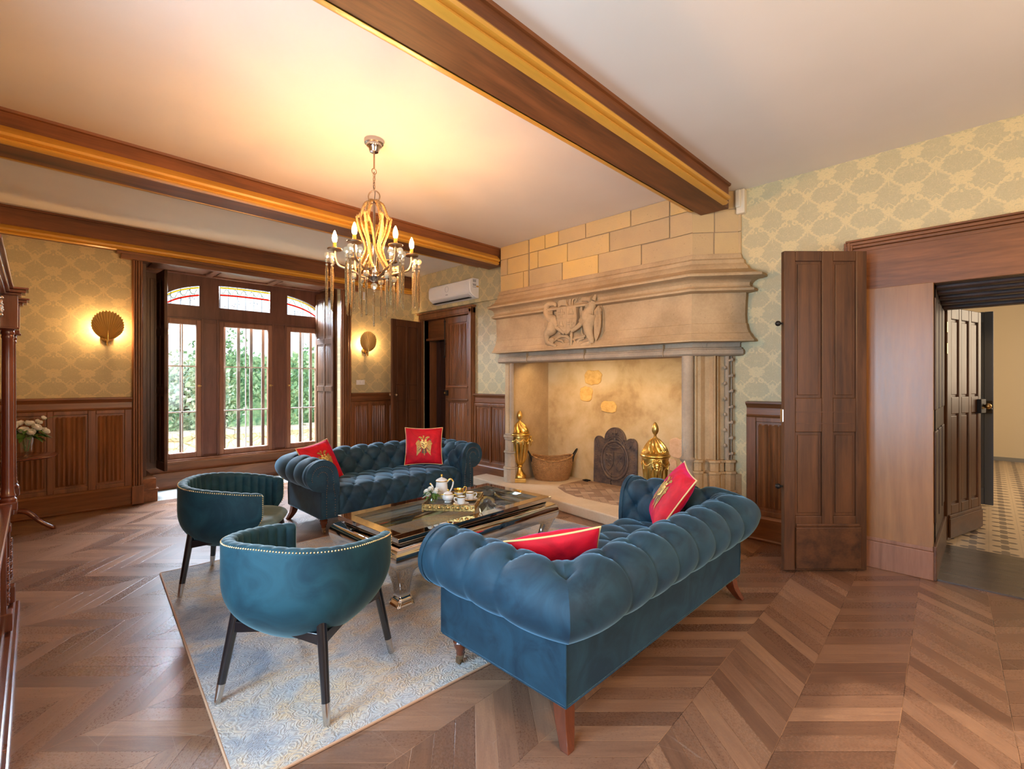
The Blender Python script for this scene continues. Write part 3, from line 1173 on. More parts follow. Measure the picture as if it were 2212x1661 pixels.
# ---- folding shutters
def shutter(name, u0, v0, u1, v1, label, left):
    """leaf standing between plan points (u0,v0) and (u1,v1)"""
    r = thing(name, None, None)
    r.parent = win
    L = math.hypot(u1 - u0, v1 - v0)
    an = math.atan2(v1 - v0, u1 - u0)
    T = Matrix.Translation((u0, v0, 0.315)) @ Matrix.Rotation(an, 4, 'Z')
    H = 2.66
    th = 0.036
    q = MB()
    q.box(0, L, 0.010, th - 0.010, 0, H, T)
    rails = [0, 0.11, 1.02, 1.11, 1.80, 1.90, H - 0.10, H]
    for a, b in zip(rails[::2], rails[1::2]):
        q.box(0, L, 0, th, a, b, T)
    cs = [0, 0.05, L / 2 - 0.022, L / 2 + 0.022, L - 0.05, L]
    for a, b in zip(cs[::2], cs[1::2]):
        q.box(a, b, 0, th, 0, H, T)
    q.build('shutter_frame', 'door_z', r, smooth=0, bevel=0.004)
    for s, FS in ((1, T @ Matrix(((1, 0, 0, 0), (0, 0, -1, 0.012), (0, 1, 0, 0), (0, 0, 0, 1)))), (-1, T @ Matrix(((1, 0, 0, 0), (0, 0, 1, th - 0.012), (0, 1, 0, 0), (0, 0, 0, 1))))):
        for a, b in ((0.053, L / 2 - 0.025), (L / 2 + 0.025, L - 0.053)):
            for z0, z1 in ((0.115, 1.015), (1.115, 1.795), (1.905, H - 0.105)):
                linenfold(MB(), FS, a, b, z0, z1, 2, 0.012, -0.004).build('linenfold_panel', 'door_z', r, smooth=40)
    return r


shutter('folding_shutter', 1.236, 7.665, 1.20, 8.11, '', True)
shutter('folding_shutter', 3.375, 8.11, 3.43, 7.56, '', False)
for sx, sy0, sy1 in ((1.075, 7.70, 8.12), (1.03, 7.45, 8.12), (3.455, 7.50, 8.12)):
    pass
q = MB()
q.box(0.945, 0.98, 7.44, 8.10, 0.315, 2.975)
q.box(0.99, 1.185, 8.04, 8.075, 0.315, 2.975)
for a_ in (1.02, 1.10):
    q.box(a_, a_ + 0.05, 8.028, 8.04, 0.40, 2.90)
q.build('folded_leaf', 'door_z', win, smooth=0, bevel=0.004)


# ---- ceiling beams
def beam(name, y0, y1, zb, x1, skew, near, far):
    r = struct(name)
    T = Matrix.Translation((XL, y0, 0)) @ Matrix.Rotation(skew, 4, 'Z')
    L = x1 - XL
    w = y1 - y0
    MB().box(0, L, 0, w, zb, ZC, T).build('beam_timber', 'beam', r, smooth=0, bevel=0.006)

    def mould(side, Lm):
        s = -1 if side else 1
        y = 0 if side else w
        p = [(0, zb - 0.004), (0.030, zb - 0.004), (0.050, zb + 0.008), (0.046, zb + 0.022), (0.034, zb + 0.030), (0.062, zb + 0.040), (0.070, zb + 0.056),
             (0.050, zb + 0.082), (0.026, zb + 0.100), (0.012, zb + 0.118), (0, zb + 0.12)]
        n = len(p)
        v = [(x, y + s * o, z) for x in (0, Lm) for o, z in p]
        f = [(i, i + 1, n + i + 1, n + i) for i in range(n - 1)] + [tuple(range(n)), tuple(range(n, 2 * n))]
        MB().add(v, f, T).build('gilt_moulding', 'gold_trim', r, smooth=35)
    if near:
        mould(True, L - near)
    if far:
        mould(False, L - far)
    q = MB()
    for s, y in ((-1, 0), (1, w)):
        v = [(x, y + s * o, z) for x in (0, L) for o, z in ((0, ZC), (0.022, ZC), (0.016, ZC - 0.018), (0, ZC - 0.022))]
        q.add(v, [(0, 1, 5, 4), (1, 2, 6, 5), (2, 3, 7, 6), (0, 1, 2, 3), (4, 5, 6, 7)], T)
    q.build('cornice_strip', 'beam', r, smooth=0)
    return r


beam('trim_6', 1.735, 2.005, 3.13, 4.63, 0.0, 0.14, 0.16)
beam('trim_7', 4.735, 5.02, 3.12, 4.66, math.radians(1.15), 0.12, 0.2)
r_ = struct('trim_8')
q = MB().box(XL, XB - 0.045, 7.315, YA + 0.02, 3.06, ZC)
q.build('beam_timber', 'beam', r_, smooth=0, bevel=0.004)
p = [(0, 3.055), (0.030, 3.055), (0.044, 3.066), (0.036, 3.082), (0.058, 3.092), (0.062, 3.106), (0.040, 3.128), (0.014, 3.15), (0, 3.155)]
n = len(p)
v = [(x, 7.315 - o, z) for x in (XL, XB - 0.05) for o, z in p]
MB().add(v, [(i, i + 1, n + i + 1, n + i) for i in range(n - 1)] + [tuple(range(n)), tuple(range(n, 2 * n))]).build('gilt_moulding', 'gold_trim', r_, smooth=35)
MB().box(XL, XB - 0.045, 7.295, 7.33, ZC - 0.022, ZC).build('cornice_strip', 'beam', r_, smooth=0, bevel=0.004)


# ================================================================== DOORS
def panelled_leaf(root, T, L, H, th, panels, mat='door_z', kick=None, fold=0, foldb=0):
    """leaf in local x 0..L, z 0..H, y 0..th; panels (x0,x1,z0,z1); frame built round them"""
    xs = sorted({0, L, *[p[0] for p in panels], *[p[1] for p in panels]})
    q = MB()
    F = T @ Matrix(((1, 0, 0, 0), (0, 0, 1, 0), (0, 1, 0, 0), (0, 0, 0, 1)))   # (x, z, y)
    F2 = F @ Matrix.Translation((0, 0, th))
    holes(q, F2, 0, L, 0, H, panels, th)
    fr = q.build('door_frame', mat, root, smooth=0, bevel=0.006)
    for x0, x1, z0, z1 in panels:
        q = MB()
        q.box(x0 - 0.004, x1 + 0.004, z0 - 0.004, z1 + 0.004, th * 0.38, th * 0.62, F)
        if not fold:
            for y0, y1 in ((th * 0.20, th * 0.40), (th * 0.60, th * 0.80)):
                b = 0.022
                q.box(x0 + b, x1 - b, z0 + b, z1 - b, y0, y1, F)
        o = q.build('door_panel', mat, root, smooth=0, bevel=0.008)
        if fold:
            FS = F @ Matrix(((1, 0, 0, 0), (0, 1, 0, 0), (0, 0, -1, th * 0.38), (0, 0, 0, 1)))
            linenfold(MB(), FS, x0 + 0.003, x1 - 0.003, z0 + 0.003, z1 - 0.003, fold, 0.016, -0.002).build('linenfold_panel', mat, root, smooth=40)
    if kick:
        x0, x1, z1 = kick
        MB().box(x0, x1, 0.0, z1, -0.016, 0.006, F).build('kick_board', mat, root, smooth=0, bevel=0.012)
    return fr


# -- corner doorway in the hearth wall
d1 = struct('door_1')
q = MB()
for a, b, c, d in ((-7.14, -7.06, 0, 2.66), (-5.775, -5.665, 0, 2.66), (-7.14, -5.665, 2.565, 2.68)):
    q.box(a, b, c, d, 0, 0.06, FB)
    q.box(a + 0.02, b - 0.02, c if c == 0 else c + 0.02, d - 0.015, 0.06, 0.078, FB)
q.box(-7.16, -5.64, 2.665, 2.695, 0, 0.09, FB)
q.box(-7.12, -7.06, 0, 2.60, -0.34, 0, FB)
q.box(-5.74, -5.68, 0, 2.60, -0.34, 0, FB)
q.box(-7.10, -5.70, 2.57, 2.62, -0.34, 0, FB)
q.build('door_casing', 'wood_z', d1, smooth=0, bevel=0.008)
# closed leaf, linenfold, flush with the wall
T = Matrix.Translation((4.835, 6.405, 0.012)) @ Matrix.Rotation(-PI / 2, 4, 'Z')
lf = thing('door_leaf', None, None)
lf.parent = d1
panelled_leaf(lf, T, 0.625, 2.545, 0.045, [(0.07, 0.555, 0.20, 1.16), (0.07, 0.555, 1.42, 2.44)], 'wood_z', fold=4)
q = MB()
F_ = T @ Matrix(((1, 0, 0, 0), (0, 0, -1, 0), (0, 1, 0, 0), (0, 0, 0, 1)))
F_ = Matrix(((0, 0, -1, 4.835), (-1, 0, 0, 6.405), (0, 1, 0, 0.012), (0, 0, 0, 1)))
for z in (1.18, 1.39):
    q.box(0.03, 0.60, z, z + 0.028, 0.0, 0.022, F_)
q.build('lock_rail_moulding', 'wood_y', lf, smooth=0, bevel=0.006)
q = MB().box(-0.012, 0.085, 1.255, 1.345, 0.0, 0.035, F_)
q.build('rim_lock', 'iron', lf, smooth=0, bevel=0.005)
MB().box(0.02, 0.05, 1.285, 1.315, 0.035, 0.045, F_).build('key_plate', 'brass_bright', lf, smooth=0)
q = MB()
q.tube([(-0.005, 1.93, 0.012), (-0.005, 2.53, 0.012)], 0.008, 8, T=F_)
q.box(-0.018, 0.008, 2.47, 2.50, 0, 0.02, F_).box(-0.018, 0.008, 2.10, 2.12, 0, 0.02, F_)
q.ball((-0.005, 1.90, 0.02), 0.022, 10, T=F_)
q.build('espagnolette', 'iron', lf, smooth=40)
for z in (0.95, 1.55, 2.32):
    MB().box(0.60, 0.618, z, z + 0.11, 0.0, 0.016, F_).build('hinge', 'iron', lf, smooth=0)
# open leaf swung against the window wall
an = math.atan2(7.005 - 7.095, 4.165 - 4.80)
T = Matrix.Translation((4.80, 7.095, 0.012)) @ Matrix.Rotation(an, 4, 'Z')
lf = thing('door_leaf', None, None)
lf.parent = d1
panelled_leaf(lf, T, 0.645, 2.53, 0.042, [(0.09, 0.30, 0.20, 1.17), (0.345, 0.555, 0.20, 1.17), (0.09, 0.30, 1.42, 2.42), (0.345, 0.555, 1.42, 2.42)], 'door_z')
q = MB()
for s, yy in ((1, 0.042), (-1, 0.0)):
    q.tube([(0.60, yy, 1.27), (0.60, yy + s * 0.045, 1.27)], 0.009, 8, T=T)
    q.ball((0.60, yy + s * 0.058, 1.27), 0.026, 12, T=T)
q.build('door_knob', 'bronze', lf, smooth=50)
q = MB().box(0.645, 0.652, 1.22, 1.33, 0.006, 0.036, T)
q.build('latch_plate', 'brass', lf, smooth=0)
# inner dark lobby behind it
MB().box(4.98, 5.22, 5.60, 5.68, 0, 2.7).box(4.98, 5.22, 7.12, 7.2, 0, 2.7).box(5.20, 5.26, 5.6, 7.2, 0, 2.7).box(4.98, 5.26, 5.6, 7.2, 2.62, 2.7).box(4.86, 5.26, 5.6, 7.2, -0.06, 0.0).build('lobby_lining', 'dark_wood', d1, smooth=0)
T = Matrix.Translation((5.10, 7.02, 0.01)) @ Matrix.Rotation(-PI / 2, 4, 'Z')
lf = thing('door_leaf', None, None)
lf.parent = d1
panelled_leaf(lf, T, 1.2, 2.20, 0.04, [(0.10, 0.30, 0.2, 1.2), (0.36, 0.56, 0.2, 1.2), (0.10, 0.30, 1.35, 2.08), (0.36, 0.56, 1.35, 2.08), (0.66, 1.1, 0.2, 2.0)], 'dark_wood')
MB().box(-7.06, -5.74, 2.215, 2.255, -0.14, -0.04, FB).box(-7.06, -5.74, 2.255, 2.57, -0.12, -0.09, FB).build('transom_panel', 'wood_y', d1, smooth=0, bevel=0.006)

# -- big doorway: casing, board, oak side panel, deep reveal
d2 = struct('door_2')
q = MB()
for z0, z1, o in ((2.565, 2.60, 0.045), (2.60, 2.625, 0.060), (2.625, 2.65, 0.075), (2.65, 2.665, 0.095)):
    q.box(-0.845, 1.15, z0, z1, 0, o, FB)
q.box(-0.86, -0.80, 0, 2.655, 0, 0.07, FB)
q.box(-0.835, -0.815, 0, 2.66, 0.07, 0.082, FB)
q.build('door_casing', 'wood_y', d2, smooth=0, bevel=0.006)
MB().box(-0.80, 1.15, 2.245, 2.57, 0, 0.05, FB).build('header_board', 'wood_y', d2, smooth=0, bevel=0.003)
MB().box(-0.80, -0.295, 0.0, 2.25, 0, 0.075, FB).build('side_panel', 'oak_veneer', d2, smooth=0, bevel=0.003)
q = MB()
q.box(-0.80, -0.293, 0.0, 0.215, 0.07, 0.088, FB)
q.box(-0.80, -0.293, 0.215, 0.245, 0.07, 0.080, FB)
q.build('baseboard', 'sash_wood', d2, smooth=0, bevel=0.005)
# hinge-side leaf, open towards the room at 45 degrees
an = math.atan2(1.165 - 0.712, 4.213 - 4.672)
T = Matrix.Translation((4.672, 0.712, 0.010)) @ Matrix.Rotation(an, 4, 'Z')
lf = thing('door_leaf', None, None)
lf.parent = d2
# towards the camera is local +y or -y: the kick board is put on the camera side
TT = T @ Matrix(((1, 0, 0, 0), (0, 1, 0, 0), (0, 0, 1, 0), (0, 0, 0, 1)))
Lw = 0.655
# local x runs from hinge (image right) to free edge (image left)
pans = [(0.085, 0.265, 0.43, 1.09), (0.355, 0.565, 0.43, 1.09), (0.085, 0.265, 1.36, 2.44), (0.355, 0.565, 1.36, 2.44)]
panelled_leaf(lf, TT, Lw, 2.52, 0.045, pans, 'door_z')
ny = 1 if (TT.to_3x3() @ Vector((0, 1, 0))).dot(Vector((-1, -1, 0))) > 0 else -1
yc = 0.045 if ny > 0 else 0.0


def camside(a, b, c, d, e0, e1, mb):
    y0, y1 = yc + ny * e0, yc + ny * e1
    mb.box(a, b, min(y0, y1), max(y0, y1), c, d, TT)


q = MB()
camside(0.055, 0.570, 0.02, 0.345, 0.0, 0.02, q)
camside(0.062, 0.563, 0.345, 0.37, 0.0, 0.010, q)
q.build('kick_board', 'door_x', lf, smooth=0, bevel=0.010)
q = MB()
camside(0.10, 0.56, 1.155, 1.163, 0.0, 0.003, q)
camside(0.10, 0.56, 1.245, 1.253, 0.0, 0.003, q)
q.build('lock_rail_seam', 'door_y', lf, smooth=0)
for z in (0.66, 1.95):
    q = MB().tube([(Lw + 0.0, 0.02, z), (Lw + 0.03, 0.02, z)], 0.008, 8, T=TT)
    q.ball((Lw + 0.035, 0.02, z), 0.022, 10, T=TT)
    q.build('bolt_knob', 'iron', lf, smooth=50)
q = MB().box(Lw - 0.001, Lw + 0.012, 0.008, 0.037, 1.17, 1.27, TT)
q.build('lock_plate', 'nickel', lf, smooth=0, bevel=0.002)
for z in (0.4, 1.2, 2.1):
    MB().tube([(-0.006, 0.0, z), (-0.006, 0.0, z + 0.10)], 0.010, 8, T=TT).build('hinge', 'iron', lf, smooth=40)

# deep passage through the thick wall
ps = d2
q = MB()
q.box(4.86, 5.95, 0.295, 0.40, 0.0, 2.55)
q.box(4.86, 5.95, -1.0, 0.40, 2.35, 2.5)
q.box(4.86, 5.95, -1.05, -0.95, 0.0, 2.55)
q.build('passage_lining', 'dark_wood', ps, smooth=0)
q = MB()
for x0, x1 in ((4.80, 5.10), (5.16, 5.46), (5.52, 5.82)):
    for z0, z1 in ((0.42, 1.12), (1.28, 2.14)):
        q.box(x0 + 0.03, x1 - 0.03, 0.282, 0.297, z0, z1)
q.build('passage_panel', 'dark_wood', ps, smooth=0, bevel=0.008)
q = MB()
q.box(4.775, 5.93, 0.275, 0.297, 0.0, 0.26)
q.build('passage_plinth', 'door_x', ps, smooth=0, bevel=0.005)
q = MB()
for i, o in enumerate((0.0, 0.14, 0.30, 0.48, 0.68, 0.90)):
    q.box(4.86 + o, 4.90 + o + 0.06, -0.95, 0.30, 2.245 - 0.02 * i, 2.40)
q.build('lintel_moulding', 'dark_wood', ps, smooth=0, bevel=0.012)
fl = struct('floor')
for i in range(9):
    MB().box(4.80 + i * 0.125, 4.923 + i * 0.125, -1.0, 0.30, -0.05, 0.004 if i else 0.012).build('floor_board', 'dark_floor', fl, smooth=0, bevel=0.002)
st(MB().box(5.92, 13.2, -4.5, 1.6, -0.06, 0.0).build('floor_of_next_room', 'star_tile', smooth=0))
q = MB()
q.box(12.95, 13.1, -4.5, 1.6, 0, 3.1)
q.box(5.95, 13.1, 1.5, 1.6, 0, 3.1)
q.box(5.95, 13.1, -4.6, -4.5, 0, 3.1)
q.box(5.95, 6.05, 0.40, 1.6, 0, 3.1).box(5.95, 6.05, -4.5, -1.0, 0, 3.1)
st(q.build('wall_next_room', 'plaster', smooth=0))
st(MB().box(5.95, 13.1, -4.6, 1.6, 3.05, 3.15).build('ceiling_next_room', 'ceiling', smooth=0))
st(MB().box(12.92, 12.96, -4.5, 1.5, 0, 0.07).build('baseboard_next_room', 'grey_mark', smooth=0))
# inner leaf at the far end of the passage
d3 = struct('door_3')
an = math.atan2(0.055 - 0.275, 6.80 - 6.04)
T = Matrix.Translation((6.04, 0.275, 0.012)) @ Matrix.Rotation(an, 4, 'Z')
F3 = T
panelled_leaf(d3, T, 0.79, 2.19, 0.045, [(0.09, 0.26, 0.32, 1.18), (0.32, 0.49, 0.32, 1.18), (0.55, 0.72, 0.32, 1.18), (0.09, 0.26, 1.34, 2.08), (0.32, 0.49, 1.34, 2.08), (0.55, 0.72, 1.34, 2.08)], 'door_z')
q = MB().box(0.02, 0.78, -0.018, 0.0, 0.02, 0.20, T).box(0.03, 0.77, -0.012, 0.0, 0.20, 0.23, T)
q.build('kick_board', 'door_x', d3, smooth=0, bevel=0.006)
q = MB().box(0.68, 0.80, -0.035, 0.0, 1.17, 1.31, T)
q.build('rim_lock', 'iron', d3, smooth=0, bevel=0.004)
q = MB().ball((0.765, -0.06, 1.24), 0.028, 12, T=T)
q.tube([(0.765, 0, 1.24), (0.765, -0.05, 1.24)], 0.009, 8, T=T)
q.box(0.70, 0.73, -0.045, -0.03, 1.215, 1.235, T)
q.build('door_knob', 'brass', d3, smooth=50)
for z in (1.75, 1.95):
    MB().box(-0.012, 0.0, -0.004, 0.01, z, z + 0.095, T).build('hinge', 'brass_bright', d3, smooth=0)
# blue-grey door leaf further on
d4 = struct('door_4')
T = Matrix.Translation((8.03, 0.40, 0.012)) @ Matrix.Rotation(R(-75), 4, 'Z')
panelled_leaf(d4, Matrix.Translation((8.10, 0.42, 0.012)) @ Matrix.Rotation(R(-88), 4, 'Z'), 0.46, 2.33, 0.045, [(0.08, 0.38, 0.2, 1.1), (0.08, 0.38, 1.3, 2.2)], 'blue_door')
MB().ball((8.045, -0.01, 1.17), 0.025, 10).box(8.05, 8.10, -0.03, 0.06, 1.12, 1.27).build('door_knob', 'iron', d4, smooth=40)


# ================================================================== FIREPLACE
WR = {}
_build = MB.build


def build_w(s, name, mat, parent=None, **k):
    o = _build(s, name, mat, parent, **k)
    if parent is not None and parent.name in WR:
        o.matrix_parent_inverse = WR[parent.name]
    return o


MB.build = build_w


def wthing(name, label, cat, loc, group=None):
    """a thing whose parts are given in room coordinates"""
    o = thing(name, label, cat, loc, 0, group)
    WR[o.name] = Matrix.Translation(-Vector(loc))
    return o


fp = wthing('stone_fireplace', 'monumental carved limestone fireplace with ashlar hood, moulded mantel and raised hearth', 'fireplace', (4.7, 3.4, 0))
hx = 4.585
hood = [(4.86, 4.80), (hx, 4.80), (hx, 2.06), (4.84, 1.728), (4.86, 1.728)]
q = MB().prism(hood, 2.70, ZC - 0.001, tone=0.3)
hd = q.build('chimney_hood', 'mortar', fp, smooth=0)
rr = random.Random(5)
q = MB()
rows = [(2.742, 2.955), (2.962, 3.178), (3.185, 3.358)]
cuts = [[4.80, 4.36, 4.262, 3.70, 3.17, 2.62, 2.06], [4.80, 4.66, 4.262, 4.10, 3.62, 3.02, 2.30, 2.06], [4.80, 4.262, 3.98, 3.76, 3.35, 2.75, 2.30, 2.06]]
for (z0, z1), cs in zip(rows, cuts):
    for a, b in zip(cs, cs[1:]):
        g = 0.006
        tn = rr.random()
        gap = 0.016 if abs(a - 4.262) < 0.001 else g
        j = [rr.uniform(-0.004, 0.004) for _ in range(8)]
        y0, y1 = b + g + (0.008 if abs(b - 4.262) < 0.001 else 0), a - gap
        if b == 2.06:
            y0 = b
        v = [(hx + 0.01, y0, z0 + j[0]), (hx + 0.01, y1, z0 + j[1]), (hx + 0.01, y1, z1 + j[2] if z1 < 3.3 else z1), (hx + 0.01, y0, z1 + j[3] if z1 < 3.3 else z1)]
        v += [(hx - 0.014 + j[4] * 0.5, *p[1:]) for p in v]
        q.add(v, [(0, 1, 2, 3), (4, 7, 6, 5), (0, 4, 5, 1), (1, 5, 6, 2), (2, 6, 7, 3), (3, 7, 4, 0)], None, tn)
e0, e1 = Vector((hx - 0.014, 2.06)), Vector((4.842, 1.722))
ev = e1 - e0
for (z0, z1), cs in zip(rows, ([0, 0.47, 1], [0, 0.48, 1.0], [0, 1])):
    for a, b in zip(cs, cs[1:]):
        tn = rr.random() * 0.35
        p0, p1 = e0 + ev * (a + (0.012 if a else 0)), e0 + ev * (b - (0.012 if b < 1 else 0))
        nrm = Vector((ev.y, -ev.x)).normalized()
        nrm = nrm if nrm.x < 0 else -nrm
        q.add([(p0.x + .02, p0.y + .015, z0), (p1.x + .02, p1.y + .015, z0), (p1.x + .02, p1.y + .015, z1), (p0.x + .02, p0.y + .015, z1),
               (p0.x, p0.y, z0), (p1.x, p1.y, z0), (p1.x, p1.y, z1), (p0.x, p0.y, z1)],
              [(0, 1, 2, 3), (4, 7, 6, 5), (0, 4, 5, 1), (1, 5, 6, 2), (2, 6, 7, 3), (3, 7, 4, 0)], None, tn)
for z0, z1 in rows:
    q.box(4.84, 4.875, 1.700, 1.728, z0, z1, tone=0.15)
q.build('ashlar_block', 'ashlar', hd, smooth=0, bevel=0.004)
# patched plaster beside the beam end
MB().box(4.80, 4.875, 1.655, 1.735, 3.12, 3.355).box(4.78, 4.86, 1.685, 1.735, 3.18, 3.35).build('broken_plaster', 'plaster', hd, smooth=0, bevel=0.012)

path = [(4.57, 4.81), (4.57, 2.06), (4.832, 1.708), (4.92, 1.708)]


def mould_part(name, prof, mat='stone'):
    n = len(prof)
    q = MB().sweep(prof + [prof[0]], path, capped=False)
    m = n + 1
    q.f.append(tuple(range(m - 1)))
    q.f.append(tuple(3 * m + i for i in range(m - 1)))
    q.ft += [0.5, 0.5]
    return q.build(name, mat, fp, smooth=30)


mould_part('cornice', [(-0.10, 2.745), (0.006, 2.745), (0.016, 2.725), (0.022, 2.695), (0.045, 2.675), (0.050, 2.64), (0.085, 2.605), (0.10, 2.575), (0.15, 2.55), (0.185, 2.525),
                       (0.232, 2.512), (0.240, 2.500), (0.238, 2.484), (0.20, 2.476), (0.165, 2.474), (0.135, 2.462), (0.112, 2.44), (0.108, 2.415), (0.120, 2.398),
                       (0.150, 2.386), (0.158, 2.375), (0.155, 2.360), (0.115, 2.354), (0.082, 2.350), (-0.10, 2.350)])
fz = [(-0.10, 2.352)]
for z, o in ((2.352, 0.072), (2.25, 0.064), (2.14, 0.060), (2.06, 0.066), (2.055, 0.072), (2.00, 0.084), (1.965, 0.100), (1.96, 0.108), (1.93, 0.122), (1.905, 0.146), (1.895, 0.156), (1.882, 0.154)):
    fz.append((o, z))
fz.append((-0.10, 1.882))
mould_part('frieze', fz)
mould_part('architrave', [(-0.10, 1.884), (0.012, 1.884), (0.004, 1.872), (0.004, 1.836), (0.022, 1.828), (0.022, 1.818), (0.034, 1.812), (0.042, 1.790), (0.040, 1.770), (0.026, 1.756),
                          (0.004, 1.750), (-0.10, 1.750)], 'stone_grey')
# joints in mantel
for y in (4.26, 3.34, 2.35):
    MB().box(4.520, 4.575, y - 0.004, y + 0.004, 1.752, 1.875).build('mantel_joint', 'mortar', fp, smooth=0)
# lintel back and firebox
q = MB()
q.box(4.66, 4.86, 2.05, 4.80, 1.752, 2.70)
q.box(4.64, 5.62, 1.95, 4.90, 1.80, 1.90)
q.build('firebox_vault', 'stone_grey', fp, smooth=0)
MB().box(5.50, 5.62, 1.9, 4.95, 0.0, 1.82).build('firebox_back', 'fire_plaster', fp, smooth=0)
lj = [(4.855, 4.76), (4.61, 4.745), (4.598, 4.72), (4.598, 4.665), (4.61, 4.655), (4.61, 4.625), (4.65, 4.612), (5.51, 4.725), (5.51, 4.86), (4.855, 4.86)]
MB().prism(lj, 0.118, 1.80).build('jamb', 'stone', fp, smooth=0)


def ring(poly, k, cx, cy):
    return [(cx + (x - cx) * k, cy + (y - cy) * k) for x, y in poly]


q = MB()
ped = [(4.80, 4.80), (4.63, 4.78), (4.575, 4.735), (4.560, 4.66), (4.575, 4.60), (4.63, 4.57), (4.68, 4.585), (4.80, 4.62)]
for z0, z1, k in ((0.118, 0.30, 1.0), (0.30, 0.325, 1.05), (0.325, 0.52, 0.90), (0.52, 0.545, 1.0), (0.545, 0.70, 0.86), (0.70, 0.73, 0.94), (0.73, 0.765, 1.02), (0.765, 0.79, 0.90)):
    q.prism(ring(ped, k, 4.72, 4.68), z0, z1)
q.build('jamb_pedestal', 'stone_grey', fp, smooth=0, bevel=0.006)
q = MB().tube([(4.612, 4.612, 0.78), (4.612, 4.612, 1.755)], 0.030, 14)
q.build('colonnette', 'stone_grey', fp, smooth=50)
# right jamb cluster on the splay
A2, B2 = Vector((4.545, 2.095)), Vector((4.86, 1.70))
eD = (B2 - A2).normalized()
eN = Vector((eD.y, -eD.x))
eN = eN if eN.x < 0 else -eN
LJ = (B2 - A2).length


def jp(s, o):
    p = A2 + eD * s + eN * o
    return (p.x, p.y)


pl = [(-0.02, -0.10), (0.055, -0.02), (0.062, 0.012), (0.080, 0.012), (0.085, -0.02), (0.10, -0.034), (0.15, -0.036), (0.205, -0.022), (0.232, 0.012), (0.240, 0.034), (0.252, 0.034), (0.258, 0.008),
      (0.270, -0.020), (0.278, 0.004), (0.288, 0.004), (0.294, -0.03), (0.31, -0.038), (LJ + 0.02, -0.038), (LJ + 0.02, -0.2), (0.10, -0.24)]
q = MB().prism([jp(s, o) for s, o in pl], 0.118, 1.752)
q.prism([(4.56, 2.12), (5.51, 2.02), (5.51, 1.92), (4.86, 1.92), (4.62, 2.0)], 0.118, 1.80)
q.build('jamb', 'stone', fp, smooth=0, bevel=0.003)
q = MB()
cx_, cy_ = jp(0.0, -0.012)
prof = [(0.066, 0.118), (0.066, 0.56), (0.072, 0.575), (0.060, 0.60), (0.054, 0.70), (0.072, 0.725), (0.076, 0.74), (0.062, 0.752), (0.056, 0.765), (0.056, 1.752)]
q.lathe(prof, 20, TR((cx_, cy_, 0)))
q.build('colonnette', 'stone_grey', fp, smooth=40)
q = MB()
for s0, s1, ob in ((0.055, 0.12, 0.02), (0.20, 0.275, 0.045), (0.285, 0.335, 0.010), (0.355, 0.43, 0.006)):
    for z0, z1, e in ((0.118, 0.42, 0.024), (0.42, 0.44, 0.034), (0.44, 0.60, 0.016), (0.60, 0.625, 0.030), (0.625, 0.71, 0.006), (0.71, 0.735, 0.026)):
        q.prism([jp(s0 - e, -0.05), jp(s0 - e * 0.6, ob + e * 0.6), jp((s0 + s1) / 2, ob + e + 0.006), jp(s1 + e * 0.6, ob + e * 0.6), jp(s1 + e, -0.05)], z0, z1)
q.prism([jp(-0.02, -0.06), jp(-0.0, 0.004), jp(LJ, 0.004), jp(LJ, -0.06)], 0.118, 0.60)
q.build('jamb_base', 'stone', fp, smooth=0, bevel=0.005)
q = MB()
sx, sy = jp(0.375, -0.018)
q.tube([(sx, sy, 0.73), (sx, sy, 1.752)], 0.024, 10)
for k in range(13):
    z = 0.80 + k * 0.076
    s = 0.375 + (-0.030 if k % 2 else 0.036)
    x, y = jp(s, 0.010)
    q.ball((x, y, z), 0.017, 8, sc=(1, 1, 1.1))
    x2, y2 = jp(0.375, -0.01)
    q.tube([(x2, y2, z - 0.012), (x, y, z)], [0.014, 0.012], 6)
q.tube([(*jp(0.415, -0.02), 0.73), (*jp(0.413, -0.02), 1.1), (*jp(0.417, -0.02), 1.4), (*jp(0.414, -0.02), 1.752)], 0.007, 6)
q.build('budded_vine_shaft', 'stone_grey', fp, smooth=50)
# exposed stones in the firebox back
FX = frameB(5.50)
rr = random.Random(8)


def blob(y0, y1, z0, z1, mat, out=0.014):
    n = 18
    cy_, cz_ = (y0 + y1) / 2, (z0 + z1) / 2
    poly = []
    for i in range(n):
        a = 2 * PI * i / n
        k = 1 / (abs(cos(a)) ** 4 + abs(sin(a)) ** 4) ** 0.25 * rr.uniform(0.86, 1.02)
        poly.append((-cy_ + abs(y1 - y0) / 2 * cos(a) * k, cz_ + abs(z1 - z0) / 2 * sin(a) * k))
    MB().prism(poly, -0.01, out, FX).build('exposed_stone', mat, fp, smooth=0, bevel=0.010)


blob(4.05, 3.745, 1.445, 1.665, 'rubble')
blob(4.13, 3.90, 1.215, 1.435, 'rubble')
blob(3.775, 3.515, 1.075, 1.235, 'rubble')
blob(2.78, 2.53, 0.56, 0.82, 'rubble_pink')
blob(2.86, 2.66, 0.40, 0.56, 'rubble_pink')
blob(2.64, 2.40, 0.36, 0.55, 'rubble_pink')
# hearth
hp = [(4.50, 5.345), (4.075, 1.70), (4.80, 1.70), (4.80, 1.95), (5.55, 1.95), (5.55, 4.80), (4.80, 4.80), (4.80, 5.345)]
q = MB().prism(hp, 0.0, 0.118)
q.build('hearth', 'hearth_stone', fp, smooth=0, bevel=0.016, seg=3)
MB().prism([(5.46, 4.02), (4.98, 4.05), (4.82, 3.98), (4.66, 3.72), (4.585, 3.5), (4.575, 3.0), (4.66, 2.7), (4.9, 2.5), (5.46, 2.45)], 0.10, 0.1205).build('brick_inlay', 'hearth_brick', fp, smooth=0)

